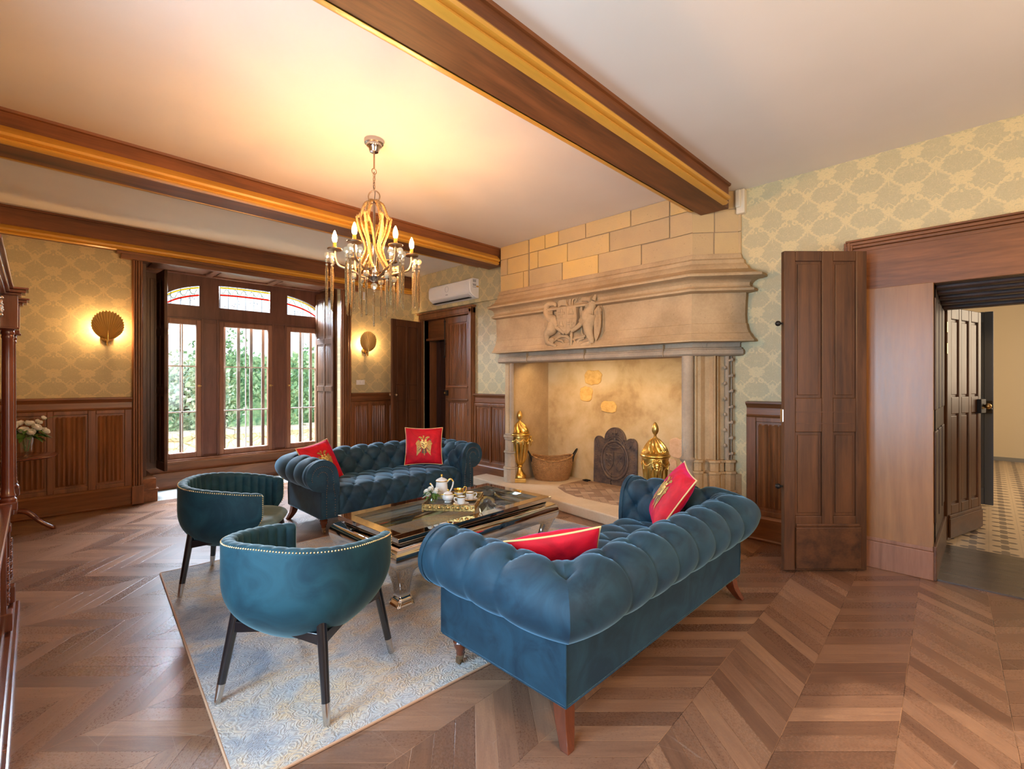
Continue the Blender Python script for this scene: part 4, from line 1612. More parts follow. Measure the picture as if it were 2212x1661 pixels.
# carved arms on the frieze: two griffins holding a quartered shield
_s2 = math.sqrt(0.5)


def G(xz, yz, X=4.495):
    u, v = 1160 + xz / 10.38, 620 + yz / 10.38
    r, z = (u - 1106) / 1030, (824 - v) / 1030
    t = X / (_s2 * (1 + r))
    return (-(_s2 * (1 - r) * t), 1.5 + z * t)      # (u, z) in the frame of the hearth wall


FC = frameB(4.495)
arms = thing('coat_of_arms', None, None)
arms.parent = fp
arms.matrix_parent_inverse = WR[fp.name]
q = MB()
rel = [(210, 1300), (210, 1000), (215, 560), (300, 330), (620, 230), (1050, 150), (1400, 110), (1500, 560), (1500, 1000), (1420, 1270), (900, 1330), (300, 1390)]
q.prism([G(*p) for p in rel], -0.02, 0.012, FC)
q.build('relief_ground', 'stone', arms, smooth=0, bevel=0.006)


def rope(mb, pts, rs, out=0.035, flat=0.7, n=10):
    P = [G(*p) for p in pts]
    c = bez([(p[0], p[1], out) for p in P], 6)
    m = len(c)
    k = len(rs) - 1
    R_ = []
    for i in range(m):
        t = i / (m - 1) * k
        j = min(k - 1, int(t))
        R_.append((rs[j] + (rs[j + 1] - rs[j]) * (t - j)) * 0.00058)
    mb.tube(c, R_, n, T=FC, flat=flat, up=(0, 0, 1))


# left griffin
q = MB()
rope(q, [(290, 430), (270, 560), (330, 690), (440, 760), (520, 900)], [50, 70, 85, 110, 60], 0.05, 1.0)
rope(q, [(280, 450), (350, 390), (470, 400), (480, 450)], [75, 60, 45, 30], 0.06, 1.0)
rope(q, [(225, 330), (255, 400), (300, 440)], [12, 35, 60], 0.055)
rope(q, [(430, 800), (390, 950), (300, 1050), (280, 1170), (300, 1270)], [110, 130, 95, 60, 50], 0.05, 0.9)
rope(q, [(300, 1250), (400, 1290), (500, 1340)], [60, 35, 38], 0.05)
rope(q, [(440, 860), (560, 950), (700, 1050)], [60, 42, 38], 0.065)
rope(q, [(350, 1200), (400, 1190), (380, 1260)], [45, 60, 40], 0.05)
for k in range(5):
    rope(q, [(225 + k * 16, 620), (222 + k * 22, 760), (232 + k * 26, 900 - k * 14)], [8, 16, 8], 0.045)
# right griffin
rope(q, [(1330, 330), (1290, 480), (1210, 620), (1180, 720), (1060, 800)], [75, 95, 120, 130, 70], 0.065, 1.0)
rope(q, [(1340, 300), (1230, 290), (1120, 290), (1080, 330)], [95, 55, 38, 22], 0.075, 1.0)
rope(q, [(1390, 140), (1385, 220), (1350, 300)], [14, 28, 60], 0.07)
rope(q, [(1300, 620), (1230, 850), (1240, 1020), (1290, 1180), (1290, 1260)], [120, 130, 90, 60, 45], 0.060, 0.9)
rope(q, [(1290, 1250), (1180, 1270), (1060, 1310)], [55, 38, 42], 0.055)
rope(q, [(1160, 760), (1010, 900), (870, 990)], [70, 46, 46], 0.080)
for k in range(6):
    rope(q, [(1440 - k * 16, 440 + k * 22), (1480 - k * 22, 720), (1460 - k * 18, 1000), (1390 - k * 6, 1220 - k * 20)], [20, 26, 24, 8], 0.062)
q.build('griffin', 'stone', arms, smooth=60)
# feather scales on necks and wings
q = MB()
rr = random.Random(2)
for (cx0, cy0, w_, h_, o) in ((330, 620, 130, 260, 0.082), (1260, 560, 150, 260, 0.112), (1440, 700, 90, 420, 0.078)):
    for a in range(-3, 4):
        for b in range(-6, 7):
            X_, Y_ = cx0 + a * w_ / 6 + (b % 2) * w_ / 12, cy0 + b * h_ / 13
            u_, z_ = G(X_, Y_)
            q.ball((u_, z_, o - abs(a) * 0.009), 0.010, 6, T=FC, sc=(0.8, 1.2, 0.5))
q.build('feather', 'stone', arms, smooth=60)
# shield, quartered
q = MB()
sh = [(530, 490), (960, 445), (985, 700), (960, 870), (850, 990), (750, 1085), (640, 980), (560, 880), (535, 700)]
q.prism([G(*p) for p in sh], 0.01, 0.085, FC)
so_ = q.build('shield', 'stone', arms, smooth=0, bevel=0.010)
q = MB()
rope(q, [(755, 470), (750, 1070)], [9, 9], 0.086)
rope(q, [(535, 735), (985, 705)], [9, 9], 0.086)
for cx0, cy0 in ((650, 610), (860, 830)):
    rope(q, [(cx0, cy0 - 95), (cx0, cy0 + 95)], [26, 26], 0.088, 0.5)
    rope(q, [(cx0 - 75, cy0 + 8), (cx0 + 75, cy0 - 8)], [26, 26], 0.088, 0.5)
for cx0, cy0 in ((860, 560), (640, 840)):
    rope(q, [(cx0, cy0 - 60), (cx0, cy0 + 40)], [30, 62], 0.088, 0.4)
    rope(q, [(cx0 - 60, cy0 + 62), (cx0, cy0 + 45), (cx0 + 60, cy0 + 55)], [14, 16, 14], 0.090, 0.6)
q.build('shield_charge', 'stone', so_, smooth=60)
q = MB()
q.prism([G(*p) for p in ((550, 480), (545, 350), (625, 255), (730, 300), (745, 400), (780, 450), (700, 430), (640, 425), (590, 450))], 0.01, 0.075, FC)
q.build('helmet', 'stone', arms, smooth=0, bevel=0.012)
q = MB()
rope(q, [(820, 440), (815, 300), (860, 235), (930, 240), (950, 310), (900, 360)], [20, 20, 22, 20, 18, 10], 0.06)
rope(q, [(860, 420), (880, 300), (950, 250), (1010, 250)], [14, 16, 18, 26], 0.065)
rope(q, [(980, 440), (1040, 420), (1060, 520), (1080, 600)], [16, 34, 26, 16], 0.05)
rope(q, [(505, 490), (520, 600), (560, 700)], [16, 20, 14], 0.045)
q.build('mantling', 'stone', arms, smooth=60)
q = MB()
rope(q, [(420, 1210), (560, 1110), (700, 1110), (810, 1200)], [28, 34, 34, 30], 0.035)
rope(q, [(800, 1190), (930, 1140), (1060, 1120), (1130, 1090)], [28, 30, 30, 26], 0.035)
rope(q, [(500, 1190), (600, 1220), (650, 1320)], [24, 28, 14], 0.03)
rope(q, [(1100, 1140), (980, 1190), (930, 1300)], [24, 26, 14], 0.03)
rope(q, [(830, 990), (825, 1150), (815, 1330)], [34, 32, 20], 0.05)
rope(q, [(540, 960), (550, 1060), (490, 1150)], [24, 28, 20], 0.03)
rope(q, [(1030, 900), (1040, 1040), (1100, 1110)], [28, 28, 20], 0.03)
rope(q, [(680, 1310), (770, 1200)], [10, 20], 0.03)
rope(q, [(860, 1170), (920, 1310)], [24, 12], 0.03)
q.build('strapwork', 'stone', arms, smooth=60)

# warm lamp tucked under the lintel, it lights the firebox
MB().lathe([(0.03, 1.765), (0.035, 1.79), (0.02, 1.80)], 12, TR((4.80, 3.9, 0.0))).build('spotlight', 'iron', fp, smooth=40)
area('firebox_lamp', (4.90, 3.5, 1.745), (0, R(-18), 0), 0.08, 2.0, 5, (1.0, 0.70, 0.36))

# ---- fireback
fb = wthing('fireback', 'rusty cast iron fireback with three round lobes and twin shields, leaning on the firebox wall', 'fireback', (5.43, 3.53, 0.12))
FK = Matrix.Translation((5.475, 3.53, 0.118)) @ Matrix.Rotation(R(2.0), 4, 'Y') @ Matrix(((0, 0, -1, 0), (-1, 0, 0, 0), (0, 1, 0, 0), (0, 0, 0, 1)))


def fkp(x, y):   # zoomed-photo pixel of the plate -> plate coords (metres)
    return ((x - 742) / 1000 * 0.66, (1400 - y + (x - 742) * 0.20) / 1205 * 0.76)


ol = [(-0.335, 0), (-0.335, 0.56)]
ol += [(-0.255 + 0.08 * cos(a), 0.56 + 0.08 * sin(a)) for a in [PI - i * PI / 9 for i in range(0, 8)]]
ol += [(0.0 + 0.165 * cos(a), 0.60 + 0.17 * sin(a)) for a in [PI - i * PI / 14 for i in range(0, 15)]]
ol += [(0.255 + 0.08 * cos(a), 0.56 + 0.08 * sin(a)) for a in [PI - i * PI / 9 for i in range(2, 10)]]
ol += [(0.335, 0)]
MB().prism(ol, 0, 0.022, FK).build('plate', 'cast_iron', fb, smooth=0, bevel=0.003)
q = MB()
inn = [(x * 0.965, y * 0.985 + 0.004) for x, y in ol]
q.tube([(x, y, 0.024) for x, y in inn], 0.007, 6, T=FK)
q.tube([(0.205 * cos(2 * PI * i / 40), 0.33 + 0.255 * sin(2 * PI * i / 40), 0.026) for i in range(40)], 0.015, 8, closed=True, T=FK)
q.tube([(0.172 * cos(2 * PI * i / 40), 0.33 + 0.215 * sin(2 * PI * i / 40), 0.024) for i in range(40)], 0.006, 6, closed=True, T=FK)
for k in range(40):
    a = 2 * PI * k / 40
    q.ball((0.238 * cos(a), 0.33 + 0.285 * sin(a), 0.022), 0.009, 6, T=FK)
q.build('wreath', 'cast_iron', fb, smooth=50)
q = MB()
for cx0 in (-0.085, 0.078):
    sh = [(cx0 - 0.072, 0.44), (cx0 + 0.072, 0.44), (cx0 + 0.070, 0.30), (cx0 + 0.045, 0.235), (cx0, 0.19), (cx0 - 0.045, 0.235), (cx0 - 0.070, 0.30)]
    q.prism(sh, 0.02, 0.031, FK)
    q.tube([(a, b, 0.033) for a, b in sh], 0.0055, 6, closed=True, T=FK)
for a in range(0, 180, 45):
    c, s_ = cos(R(a)), sin(R(a))
    q.tube([(0.078 - 0.058 * c, 0.335 - 0.075 * s_, 0.034), (0.078 + 0.058 * c, 0.335 + 0.075 * s_, 0.034)], 0.0048, 6, T=FK)
for x0, y0 in ((-0.115, 0.40), (-0.055, 0.40), (-0.115, 0.33), (-0.055, 0.33), (-0.085, 0.265)):
    q.ball((x0, y0, 0.033), 0.017, 8, T=FK, sc=(1, 1, 0.6))
    q.tube([(x0 - 0.02, y0 - 0.012, 0.034), (x0, y0 + 0.01, 0.038), (x0 + 0.02, y0 - 0.012, 0.034)], 0.004, 5, T=FK)
q.build('twin_shields', 'cast_iron', fb, smooth=50)
q = MB()
q.tube([(0, 0.65, 0.03), (0, 0.745, 0.03)], 0.010, 8, T=FK)
q.tube([(-0.042, 0.695, 0.03), (0.042, 0.695, 0.03)], 0.010, 8, T=FK)
for r0 in (0.145, 0.115):
    q.tube([(r0 * cos(a), 0.53 + r0 * 0.85 * sin(a), 0.027) for a in [PI * i / 16 for i in range(17)]], 0.006, 6, T=FK)
for k in range(9):
    a = PI * (k + 0.5) / 9
    q.ball((0.160 * cos(a), 0.53 + 0.150 * sin(a), 0.027), 0.010, 6, T=FK)
q.ball((0, 0.60, 0.03), 0.022, 8, T=FK, sc=(0.8, 1.5, 0.6))
q.tube([(-0.14, 0.545, 0.03), (-0.07, 0.50, 0.032), (0, 0.49, 0.032), (0.07, 0.50, 0.032), (0.14, 0.545, 0.03)], 0.006, 6, T=FK)
q.build('crown_and_cross', 'cast_iron', fb, smooth=50)
q = MB()
for pts in ([(-0.275, 0.60), (-0.275, 0.54)], [(-0.295, 0.58), (-0.255, 0.58)], [(-0.292, 0.53), (-0.292, 0.48)], [(-0.245, 0.52), (-0.258, 0.525), (-0.265, 0.505), (-0.258, 0.485), (-0.245, 0.49)],
            [(0.235, 0.60), (0.285, 0.60)], [(0.262, 0.60), (0.262, 0.55)], [(0.245, 0.475), (0.245, 0.54), (0.222, 0.50), (0.258, 0.50)],
            [(0.285, 0.535), (0.300, 0.51), (0.285, 0.48), (0.270, 0.51), (0.285, 0.535)]):
    q.tube([(a, b, 0.025) for a, b in pts], 0.0048, 5, T=FK)
q.build('cast_lettering', 'cast_iron', fb, smooth=50)
for s_ in (-1, 1):
    q = MB()
    for k in range(8):
        q.tube([(s_ * 0.285, 0.42 - k * 0.032, 0.024), (s_ * 0.262, 0.43 - k * 0.032, 0.027)], 0.004, 5, T=FK)
        q.tube([(s_ * 0.285, 0.42 - k * 0.032, 0.024), (s_ * 0.308, 0.43 - k * 0.032, 0.027)], 0.004, 5, T=FK)
    q.build('wheat_ear_border', 'cast_iron', fb, smooth=50)
q = MB()
q.tube([(-0.045, 0.0, 0.0225), (-0.058, 0.04, 0.0225), (-0.040, 0.08, 0.0225), (-0.048, 0.14, 0.0225), (-0.035, 0.17, 0.0225)], [0.006, 0.004, 0.005, 0.003, 0.001], 5, T=FK)
q.build('crack', 'void', fb, smooth=0)
MB().tube([(5.38, 3.90, 0.128), (5.37, 3.95, 0.13), (5.40, 4.0, 0.128), (5.44, 3.97, 0.13), (5.43, 3.90, 0.13)], 0.009, 6).build('foot_loop', 'iron', fb, smooth=50)


# ---- gilt urns
def urn(x, y, rz, label, sc=1.0):
    t = thing('gilt_urn', label, 'urn', (x, y, 0.118), rz, 'pair of gilt fluted urns on the hearth')
    MB().box(-0.085, 0.085, -0.085, 0.085, 0, 0.055).build('plinth', 'gilt', t, smooth=0, bevel=0.006)
    MB().lathe([(0.075, 0.055), (0.088, 0.062), (0.088, 0.085), (0.078, 0.10), (0.068, 0.11), (0.055, 0.13), (0.036, 0.165), (0.030, 0.195), (0.040, 0.205), (0.044, 0.215), (0.034, 0.23)], 28).build('foot', 'gilt', t, smooth=45)

    def fl(r, z, a, k):
        return r * (1 - 0.17 * max(0, (abs(sin(a * 8))) ** 0.7 - 0.3)) if 0.24 < z < 0.545 else r
    MB().lathe([(0.034, 0.225), (0.046, 0.24), (0.070, 0.27), (0.092, 0.32), (0.108, 0.39), (0.118, 0.46), (0.123, 0.52), (0.125, 0.55), (0.124, 0.56), (0.124, 0.60), (0.130, 0.625), (0.128, 0.635)], 96, fn=fl).build('body', 'gilt', t, smooth=60)
    MB().lathe([(0.128, 0.632), (0.140, 0.640), (0.146, 0.652), (0.142, 0.664), (0.132, 0.668), (0.134, 0.678), (0.126, 0.686), (0.110, 0.688)], 40).build('rim', 'gilt', t, smooth=50)

    def sp(r, z, a, k):
        return r * (1 - 0.24 * abs(sin((a + (z - 0.69) * 4.0) * 7)) ** 0.8) if 0.69 < z < 0.825 else r
    MB().lathe([(0.130, 0.684), (0.134, 0.695), (0.128, 0.71), (0.120, 0.725), (0.112, 0.74), (0.102, 0.755), (0.091, 0.77), (0.078, 0.785), (0.064, 0.798), (0.050, 0.810), (0.030, 0.822), (0.018, 0.832), (0.013, 0.842)], 96, fn=sp).build('lid', 'gilt', t, smooth=60)

    def pine(r, z, a, k):
        return r * (1 - 0.10 * abs(sin(a * 3)))
    MB().lathe([(0.010, 0.838), (0.015, 0.846), (0.012, 0.855), (0.024, 0.868), (0.034, 0.89), (0.037, 0.912), (0.032, 0.938), (0.020, 0.962), (0.006, 0.98)], 36, fn=pine).build('finial', 'gilt', t, smooth=60)
    q = MB()
    for k in range(8):
        a0 = k * PI / 4 + PI / 8
        pts = []
        for i in range(9):
            a = a0 + (PI / 4) * i / 8
            pts.append((0.131 * cos(a), 0.131 * sin(a), 0.600 - 0.038 * sin(PI * i / 8)))
        q.tube(pts, [0.004 + 0.0045 * sin(PI * i / 8) for i in range(9)], 7)
        q.tube([(0.130 * cos(a0), 0.130 * sin(a0), 0.61), (0.128 * cos(a0), 0.128 * sin(a0), 0.545), (0.125 * cos(a0), 0.125 * sin(a0), 0.525)], [0.004, 0.006, 0.009], 7)
    q.build('swag', 'gilt', t, smooth=60)
    rr = random.Random(3)
    for s in (0, PI):
        q = MB()
        q.ball((0.150, 0, 0.575), 0.030, 10, sc=(0.8, 0.9, 1.25))
        q.ball((0.172, 0, 0.560), 0.014, 8)
        for s2 in (-1, 1):
            q.tube([(0.145, s2 * 0.015, 0.61), (0.155, s2 * 0.040, 0.625), (0.160, s2 * 0.045, 0.598), (0.150, s2 * 0.032, 0.59)], [0.008, 0.008, 0.006, 0.004], 7)
        for k in range(22):
            a = rr.uniform(0, 2 * PI)
            q.ball((0.148 + rr.uniform(0, 0.012), 0.034 * cos(a), 0.575 + 0.048 * sin(a)), rr.uniform(0.006, 0.010), 6)
        q.tube([(0.150, 0, 0.54), (0.158, 0, 0.51), (0.148, 0, 0.49)], [0.010, 0.009, 0.003], 7)
        o = q.build('lion_mask', 'gilt', t, smooth=60)
        o.rotation_euler = (0, 0, s)
    return t


urn(4.735, 4.585, R(-45), 'gilt fluted urn with pine finial standing on the hearth beside the wicker basket')
urn(4.33, 2.33, R(35), 'gilt fluted urn half hidden by a sofa arm, between the iron fireback and a jamb')

# ---- basket
bk = thing('wicker_basket', 'oval woven hyacinth basket with two dark loop handles standing beside the gilt urn', 'basket', (5.19, 4.39, 0.1185), R(-45))
bk.scale = (1.1, 1.1, 1.05)


def bz(a, h):
    return h * (0.29 + 0.045 * (cos(a) ** 2)) / 0.335


q = MB()
nb = 48
for inner in (0, 1):
    base = len(q.v)

    def fn(i, j, inner=inner):
        a = 2 * PI * i / nb
        t = j / 12
        rx = (0.215 + 0.055 * t + 0.02 * sin(PI * t)) - inner * 0.012
        ry = (0.165 + 0.050 * t + 0.02 * sin(PI * t)) - inner * 0.012
        z = t * (0.265 + 0.055 * cos(a) ** 2) + (inner * 0.012 if j == 0 else 0)
        return (rx * cos(a), ry * sin(a), z)
    q.grid(fn, nb, 13, cu=True)
q.add([(0.215 * cos(2 * PI * i / nb), 0.165 * sin(2 * PI * i / nb), 0.0) for i in range(nb)], [tuple(range(nb))])
q.add([(0.205 * cos(2 * PI * i / nb), 0.155 * sin(2 * PI * i / nb), 0.014) for i in range(nb)], [tuple(range(nb))])
q.build('basket_body', 'wicker', bk, smooth=60)
q = MB()
pts = [((0.264 + 0.002 * (i % 2)) * cos(2 * PI * i / 96), (0.209 + 0.002 * (i % 2)) * sin(2 * PI * i / 96), 0.268 + 0.055 * cos(2 * PI * i / 96) ** 2) for i in range(96)]
q.tube(pts, 0.012, 8, closed=True)
q.build('braided_rim', 'wicker', bk, smooth=60)
for s in (-1, 1):
    c = bez([(s * 0.262, -0.05, 0.24), (s * 0.275, -0.055, 0.31), (s * 0.315, -0.035, 0.385), (s * 0.325, 0, 0.405), (s * 0.315, 0.035, 0.385), (s * 0.275, 0.055, 0.31), (s * 0.262, 0.05, 0.24)], 6)
    q = MB().tube(c, 0.0085, 8)
    q.build('loop_handle', 'iron', bk, smooth=60)


# ================================================================== RUG
rg = wthing('area_rug', 'large cream and blue-grey carved-pile rug under the coffee table and the armchairs', 'rug', (2.6, 3.3, 0))
RP = [(0.69, 4.56), (0.52, 1.93), (4.02, 1.76), (4.02, 4.42)]
MB().prism(RP, 0.001, 0.010).build('pile', 'rug', rg, smooth=0, bevel=0.005)
q = MB()
for a, b in zip(RP, RP[1:] + RP[:1]):
    q.tube([(*a, 0.0062), (*b, 0.0062)], 0.0062, 6)
q.build('binding', 'rug_edge', rg, smooth=50)


# ================================================================== CHESTERFIELD SOFA
SW, SD = 1.57, 0.66          # inner width, inner depth
XF = 0.415                   # front plane
YI = XF - SD                 # inner back plane
CE = 0.10                    # cloth length from a corner seam to the straight run
S_B, T_B = (SW + 2 * CE) / 8, 0.150      # button spacings
TOPT = 0.455                 # arc position of the roll-top button row


def prof_pt(t):
    """inner face then roll; returns out, z, normal(out, z); t = arc length from the seat"""
    z0, zc, ac, r = 0.38, 0.585, 0.160, 0.147
    # inner face leans outwards from (0,z0) to tangent on the roll
    a0 = R(168)
    tx, tz = ac + r * cos(a0), zc + r * sin(a0)
    L1 = math.hypot(tx - 0.0, tz - z0)
    if t < L1:
        k = t / L1
        d = (tx / L1, (tz - z0) / L1)
        bow = 0.012 * sin(PI * k)
        return (tx * k - bow, z0 + (tz - z0) * k, -d[1], d[0])
    a = a0 - (t - L1) / r
    return (ac + r * cos(a), zc + r * sin(a), cos(a), sin(a))


ZL1 = 0.22
TEND = 0.25 + 0.147 * R(262)


def tuft(s, t):
    A, B = s / S_B - (t - TOPT) / (2 * T_B), s / S_B + (t - TOPT) / (2 * T_B)
    if t > TOPT:
        A = B = s / S_B
    h = (abs(sin(PI * A)) * abs(sin(PI * B)) + 1e-5) ** 0.30
    # buttons
    if t <= TOPT + 0.10:
        if t > TOPT:
            ss, tt = round(s / S_B) * S_B, TOPT
        else:
            a, b = round(A), round(B)
            ss = (a + b) / 2 * S_B
            tt = TOPT + (b - a) * T_B
        d2 = (s - ss) ** 2 + (t - tt) ** 2
        if tt > 0.05:
            d_ = math.sqrt(d2)
            ph = math.atan2(t - tt, s - ss)
            h -= 1.0 * math.exp(-d2 / 0.026 ** 2) + 0.13 * (0.5 + 0.5 * cos(ph * 13 + 3 * sin(ss * 40))) * math.exp(-((d_ - 0.042) / 0.030) ** 2)
    if t > TOPT:      # pleats fade towards the underside
        f = min(1, (t - TOPT) / 0.22)
        h = h * (1 - 0.68 * f) + 0.68 * f * 0.88
    w = 0.05 * sin(s * 190 + sin(t * 26) * 2.0) * max(0, 1 - h)
    return h + w * 0.5


def sofa_path():
    """list of (x, y, dirx, diry, s, scale) : inner line with mitred corners"""
    pts = []
    hw = SW / 2
    st_ = 0.011
    n = int(SD / st_)
    for i in range(n + 1):
        pts.append((-hw, XF - SD * i / n, -1, 0, SD * i / n - SD - CE, 1))
    for i in range(1, 13):
        a = PI + (PI / 2) * i / 12
        k = 1 / max(cos(a - PI - (0 if i <= 6 else PI / 2)), 0.7) ** 0.72
        pts.append((-hw, YI, cos(a), sin(a), CE * (i - 6) / 6, k))
    n = int(SW / st_)
    for i in range(1, n):
        pts.append((-hw + SW * i / n, YI, 0, -1, CE + SW * i / n, 1))
    for i in range(0, 13):
        a = -PI / 2 + (PI / 2) * i / 12
        k = 1 / max(cos(a + PI / 2 - (0 if i <= 6 else PI / 2)), 0.7) ** 0.72
        pts.append((hw, YI, cos(a), sin(a), SW + 2 * CE + CE * (i - 6) / 6, k))
    n = int(SD / st_)
    for i in range(1, n + 1):
        pts.append((hw, YI + SD * i / n, 1, 0, SW + 3 * CE + SD * i / n, 1))
    return pts


def make_sofa(label):
    root = thing('chesterfield_sofa', label, 'sofa')
    P = sofa_path()
    S8 = SW / 8
    NT = 66

    def surf(i, j):
        x, y, dx, dy, s, k = P[i]
        t = TEND * j / (NT - 1)
        o, z, no, nz = prof_pt(t)
        # button spacing follows whole counts along back and arms
        if s < 0:
            se = s / (SD + CE) * (3.5 * S_B)
        elif s > SW + 2 * CE:
            se = 8 * S_B + (s - SW - 2 * CE) / (SD + CE) * (3.5 * S_B)
        else:
            se = s
        h = tuft(se, t)
        edge = 1.0
        front = min(s + SD + CE, SW + 3 * CE + SD - s)
        if front < 0.05:
            edge = front / 0.05
        pf = 0.036 * (h - 0.66) * edge
        if t > TEND - 0.06:
            pf *= (TEND - t) / 0.06
        o += no * pf
        z += nz * pf
        return (x + dx * o * k, y + dy * o * k, z)
    iL = int(SD / 0.011) + 1 + 6
    iR = iL + 6 + int(SW / 0.011) - 1 + 7
    for nm, a, b in (('arm', 0, iL), ('backrest', iL - 1, iR), ('arm', iR - 1, len(P))):
        MB().grid(lambda i, j, a=a: surf(a + i, j), b - a, NT).build(nm, 'velvet', root, smooth=80)
    # outer body: left, back, right panels
    hw = SW / 2
    o1 = 0.170
    q = MB()
    q.sweep([(0.02, 0.165), (o1 - 0.006, 0.165), (o1, 0.172), (o1 + 0.004, 0.33), (o1, 0.50), (o1 - 0.01, 0.60), (0.06, 0.62), (0.02, 0.42), (0.02, 0.165)],
            [(-hw, XF), (-hw, YI), (hw, YI), (hw, XF)], capped=True)
    q.build('outer_panel', 'velvet', root, smooth=30, bevel=0.008)
    # corner piping and hem
    q = MB()
    for sx in (-1, 1):
        q.tube([(sx * (hw + o1 + 0.001), YI - o1 - 0.001, 0.168), (sx * (hw + o1 + 0.004), YI - o1 - 0.004, 0.33), (sx * (hw + o1), YI - o1, 0.49)], 0.0045, 6)
    q.tube([(-hw - o1, XF, 0.166), (-hw - o1, YI - o1, 0.166), (hw + o1, YI - o1, 0.166), (hw + o1, XF, 0.166)], 0.004, 6)
    q.build('seam_piping', 'velvet', root, smooth=60)
    # arm fronts: scroll shaped panels with nails
    for sx in (-1, 1):
        ol = [(0.0, 0.165), (0.0, 0.38)]
        L1 = 26
        for i in range(0, 40):
            o, z, no, nz = prof_pt(TEND * i / 39)
            ol.append((o + no * 0.008, z + nz * 0.008))
        ol += [(o1, 0.425), (o1, 0.165)]
        T = Matrix(((sx, 0, 0, sx * hw), (0, 0, 1, XF - 0.012), (0, 1, 0, 0), (0, 0, 0, 1)))
        q = MB().prism(ol, 0, 0.030, T)
        fr = q.build('arm_front', 'velvet', root, smooth=35, bevel=0.011, seg=3)
        cxr, czr = 0.160, 0.585
        ins = [(0.026, 0.175), (0.026, 0.36), (0.040, 0.45)]
        ins += [(cxr + 0.104 * cos(a), czr + 0.104 * sin(a)) for a in [R(170) - i * R(190) / 14 for i in range(15)]]
        out = [(0.130, 0.175), (0.132, 0.36), (0.128, 0.45), (0.112, 0.53)]
        out += [(cxr + 0.05 * cos(a), czr + 0.05 * sin(a)) for a in [R(215) - i * R(200) / 10 for i in range(11)]]
        q = MB()
        for pts in (ins, out):
            q.tube([(a, b, 0.031) for a, b in bez([(a, b, 0) for a, b in pts], 4) for a, b in [(a, b)]] if False else [(p.x, p.y, 0.031) for p in bez([(a, b, 0) for a, b in pts], 4)], 0.005, 6, T=T)
        q.build('piping', 'velvet', fr, smooth=60)
        q = MB()
        for pts, off in ((ins, 0.012), (out, -0.010)):
            c = bez([(a, b, 0) for a, b in pts], 8)
            acc = 0
            for p, p2 in zip(c, c[1:]):
                acc += (p2 - p).length
                if acc > 0.017:
                    acc = 0
                    q.ball((p.x + (0.009 if pts is ins and p.y < 0.5 else (-0.009 if p.y < 0.5 else 0)), p.y - (0.0 if p.y < 0.5 else 0.010), 0.031), 0.0052, 6, T=T)
        q.build('nailhead_trim', 'dark_nail', fr, smooth=60)
    # seat: tufted top rolling over into a tufted front
    zt, rf = 0.435, 0.085
    Ltop = SD - rf - 0.0
    Larc = rf * PI / 2
    Lfr = zt - rf - 0.165
    tot = Ltop + Larc + Lfr
    nu, nv = 128, 84
    SS, TT_ = SW / 7, 0.185
    T0 = Ltop + Larc * 0.35

    def seat(i, j):
        s = SW * i / (nu - 1)
        t = tot * j / (nv - 1)
        if t < Ltop:
            y, z, ny, nz = YI + t, zt, 0, 1
        elif t < Ltop + Larc:
            a = (t - Ltop) / rf
            y, z, ny, nz = XF - rf + rf * sin(a), zt - rf + rf * cos(a), sin(a), cos(a)
        else:
            y, z, ny, nz = XF, zt - rf - (t - Ltop - Larc), 1, 0
        tl = t - (Ltop - 0.02)
        A, B = s / SS - tl / (2 * TT_), s / SS + tl / (2 * TT_)
        last = tl - 2 * TT_ * 0.98
        if last > 0:
            A, B = s / SS + 0.0 - 1.0, s / SS + 1.0
        h = (abs(sin(PI * A)) * abs(sin(PI * B)) + 1e-5) ** 0.30
        if last <= 0.02:
            a, b = round(A), round(B)
            ss, t2 = (a + b) / 2 * SS, (b - a) * TT_
            d2 = (s - ss) ** 2 + (tl - t2) ** 2
            if 0.01 < ss < SW - 0.01:
                h -= 0.8 * math.exp(-d2 / 0.016 ** 2)
        if last > 0:
            h = h * (1 - min(1, last / 0.10) * 0.6) + 0.6 * min(1, last / 0.10)
        w = 0.05 * sin((s + t) * 170) * max(0, 1 - h)
        crown = 0.014 * sin(PI * min(1, t / (Ltop + Larc)))
        d = 0.030 * (h - 0.55) + w * 0.03 + crown
        e = min(1, min(s, SW - s) / 0.05)
        d = d * e - 0.012 * (1 - e)
        if t > tot - 0.05:
            d *= (tot - t) / 0.05
        return (-hw + s, y + ny * d, z + nz * d)
    MB().grid(seat, nu, nv).build('seat', 'velvet', root, smooth=80)
    MB().box(-hw, hw, YI, XF - 0.006, 0.155, 0.30).build('seat_base', 'velvet', root, smooth=0)
    # legs: turned with castors in front, sabre legs behind
    for sx in (-1, 1):
        x, y = sx * (hw + 0.11), XF - 0.075
        q = MB().lathe([(0.020, 0.060), (0.024, 0.066), (0.022, 0.078), (0.028, 0.090), (0.036, 0.112), (0.034, 0.122), (0.040, 0.130), (0.036, 0.138), (0.030, 0.143), (0.040, 0.158), (0.041, 0.170)], 20, TR((x, y, 0)))
        lg = q.build('turned_leg', 'mahogany', root, smooth=50)
        q = MB().lathe([(0.014, 0.036), (0.016, 0.046), (0.021, 0.052), (0.021, 0.064), (0.018, 0.066)], 14, TR((x, y, 0)))
        q.box(x - 0.014, x - 0.010, y - 0.008, y + 0.022, 0.012, 0.044).box(x + 0.010, x + 0.014, y - 0.008, y + 0.022, 0.012, 0.044)
        q.lathe([(0.012, -0.009), (0.018, -0.007), (0.018, 0.007), (0.012, 0.009)], 14, TR((x, y + 0.016, 0.0182), ry=PI / 2))
        q.build('castor', 'bronze', lg, smooth=45)
        x, y = sx * (hw + 0.125), YI - 0.125
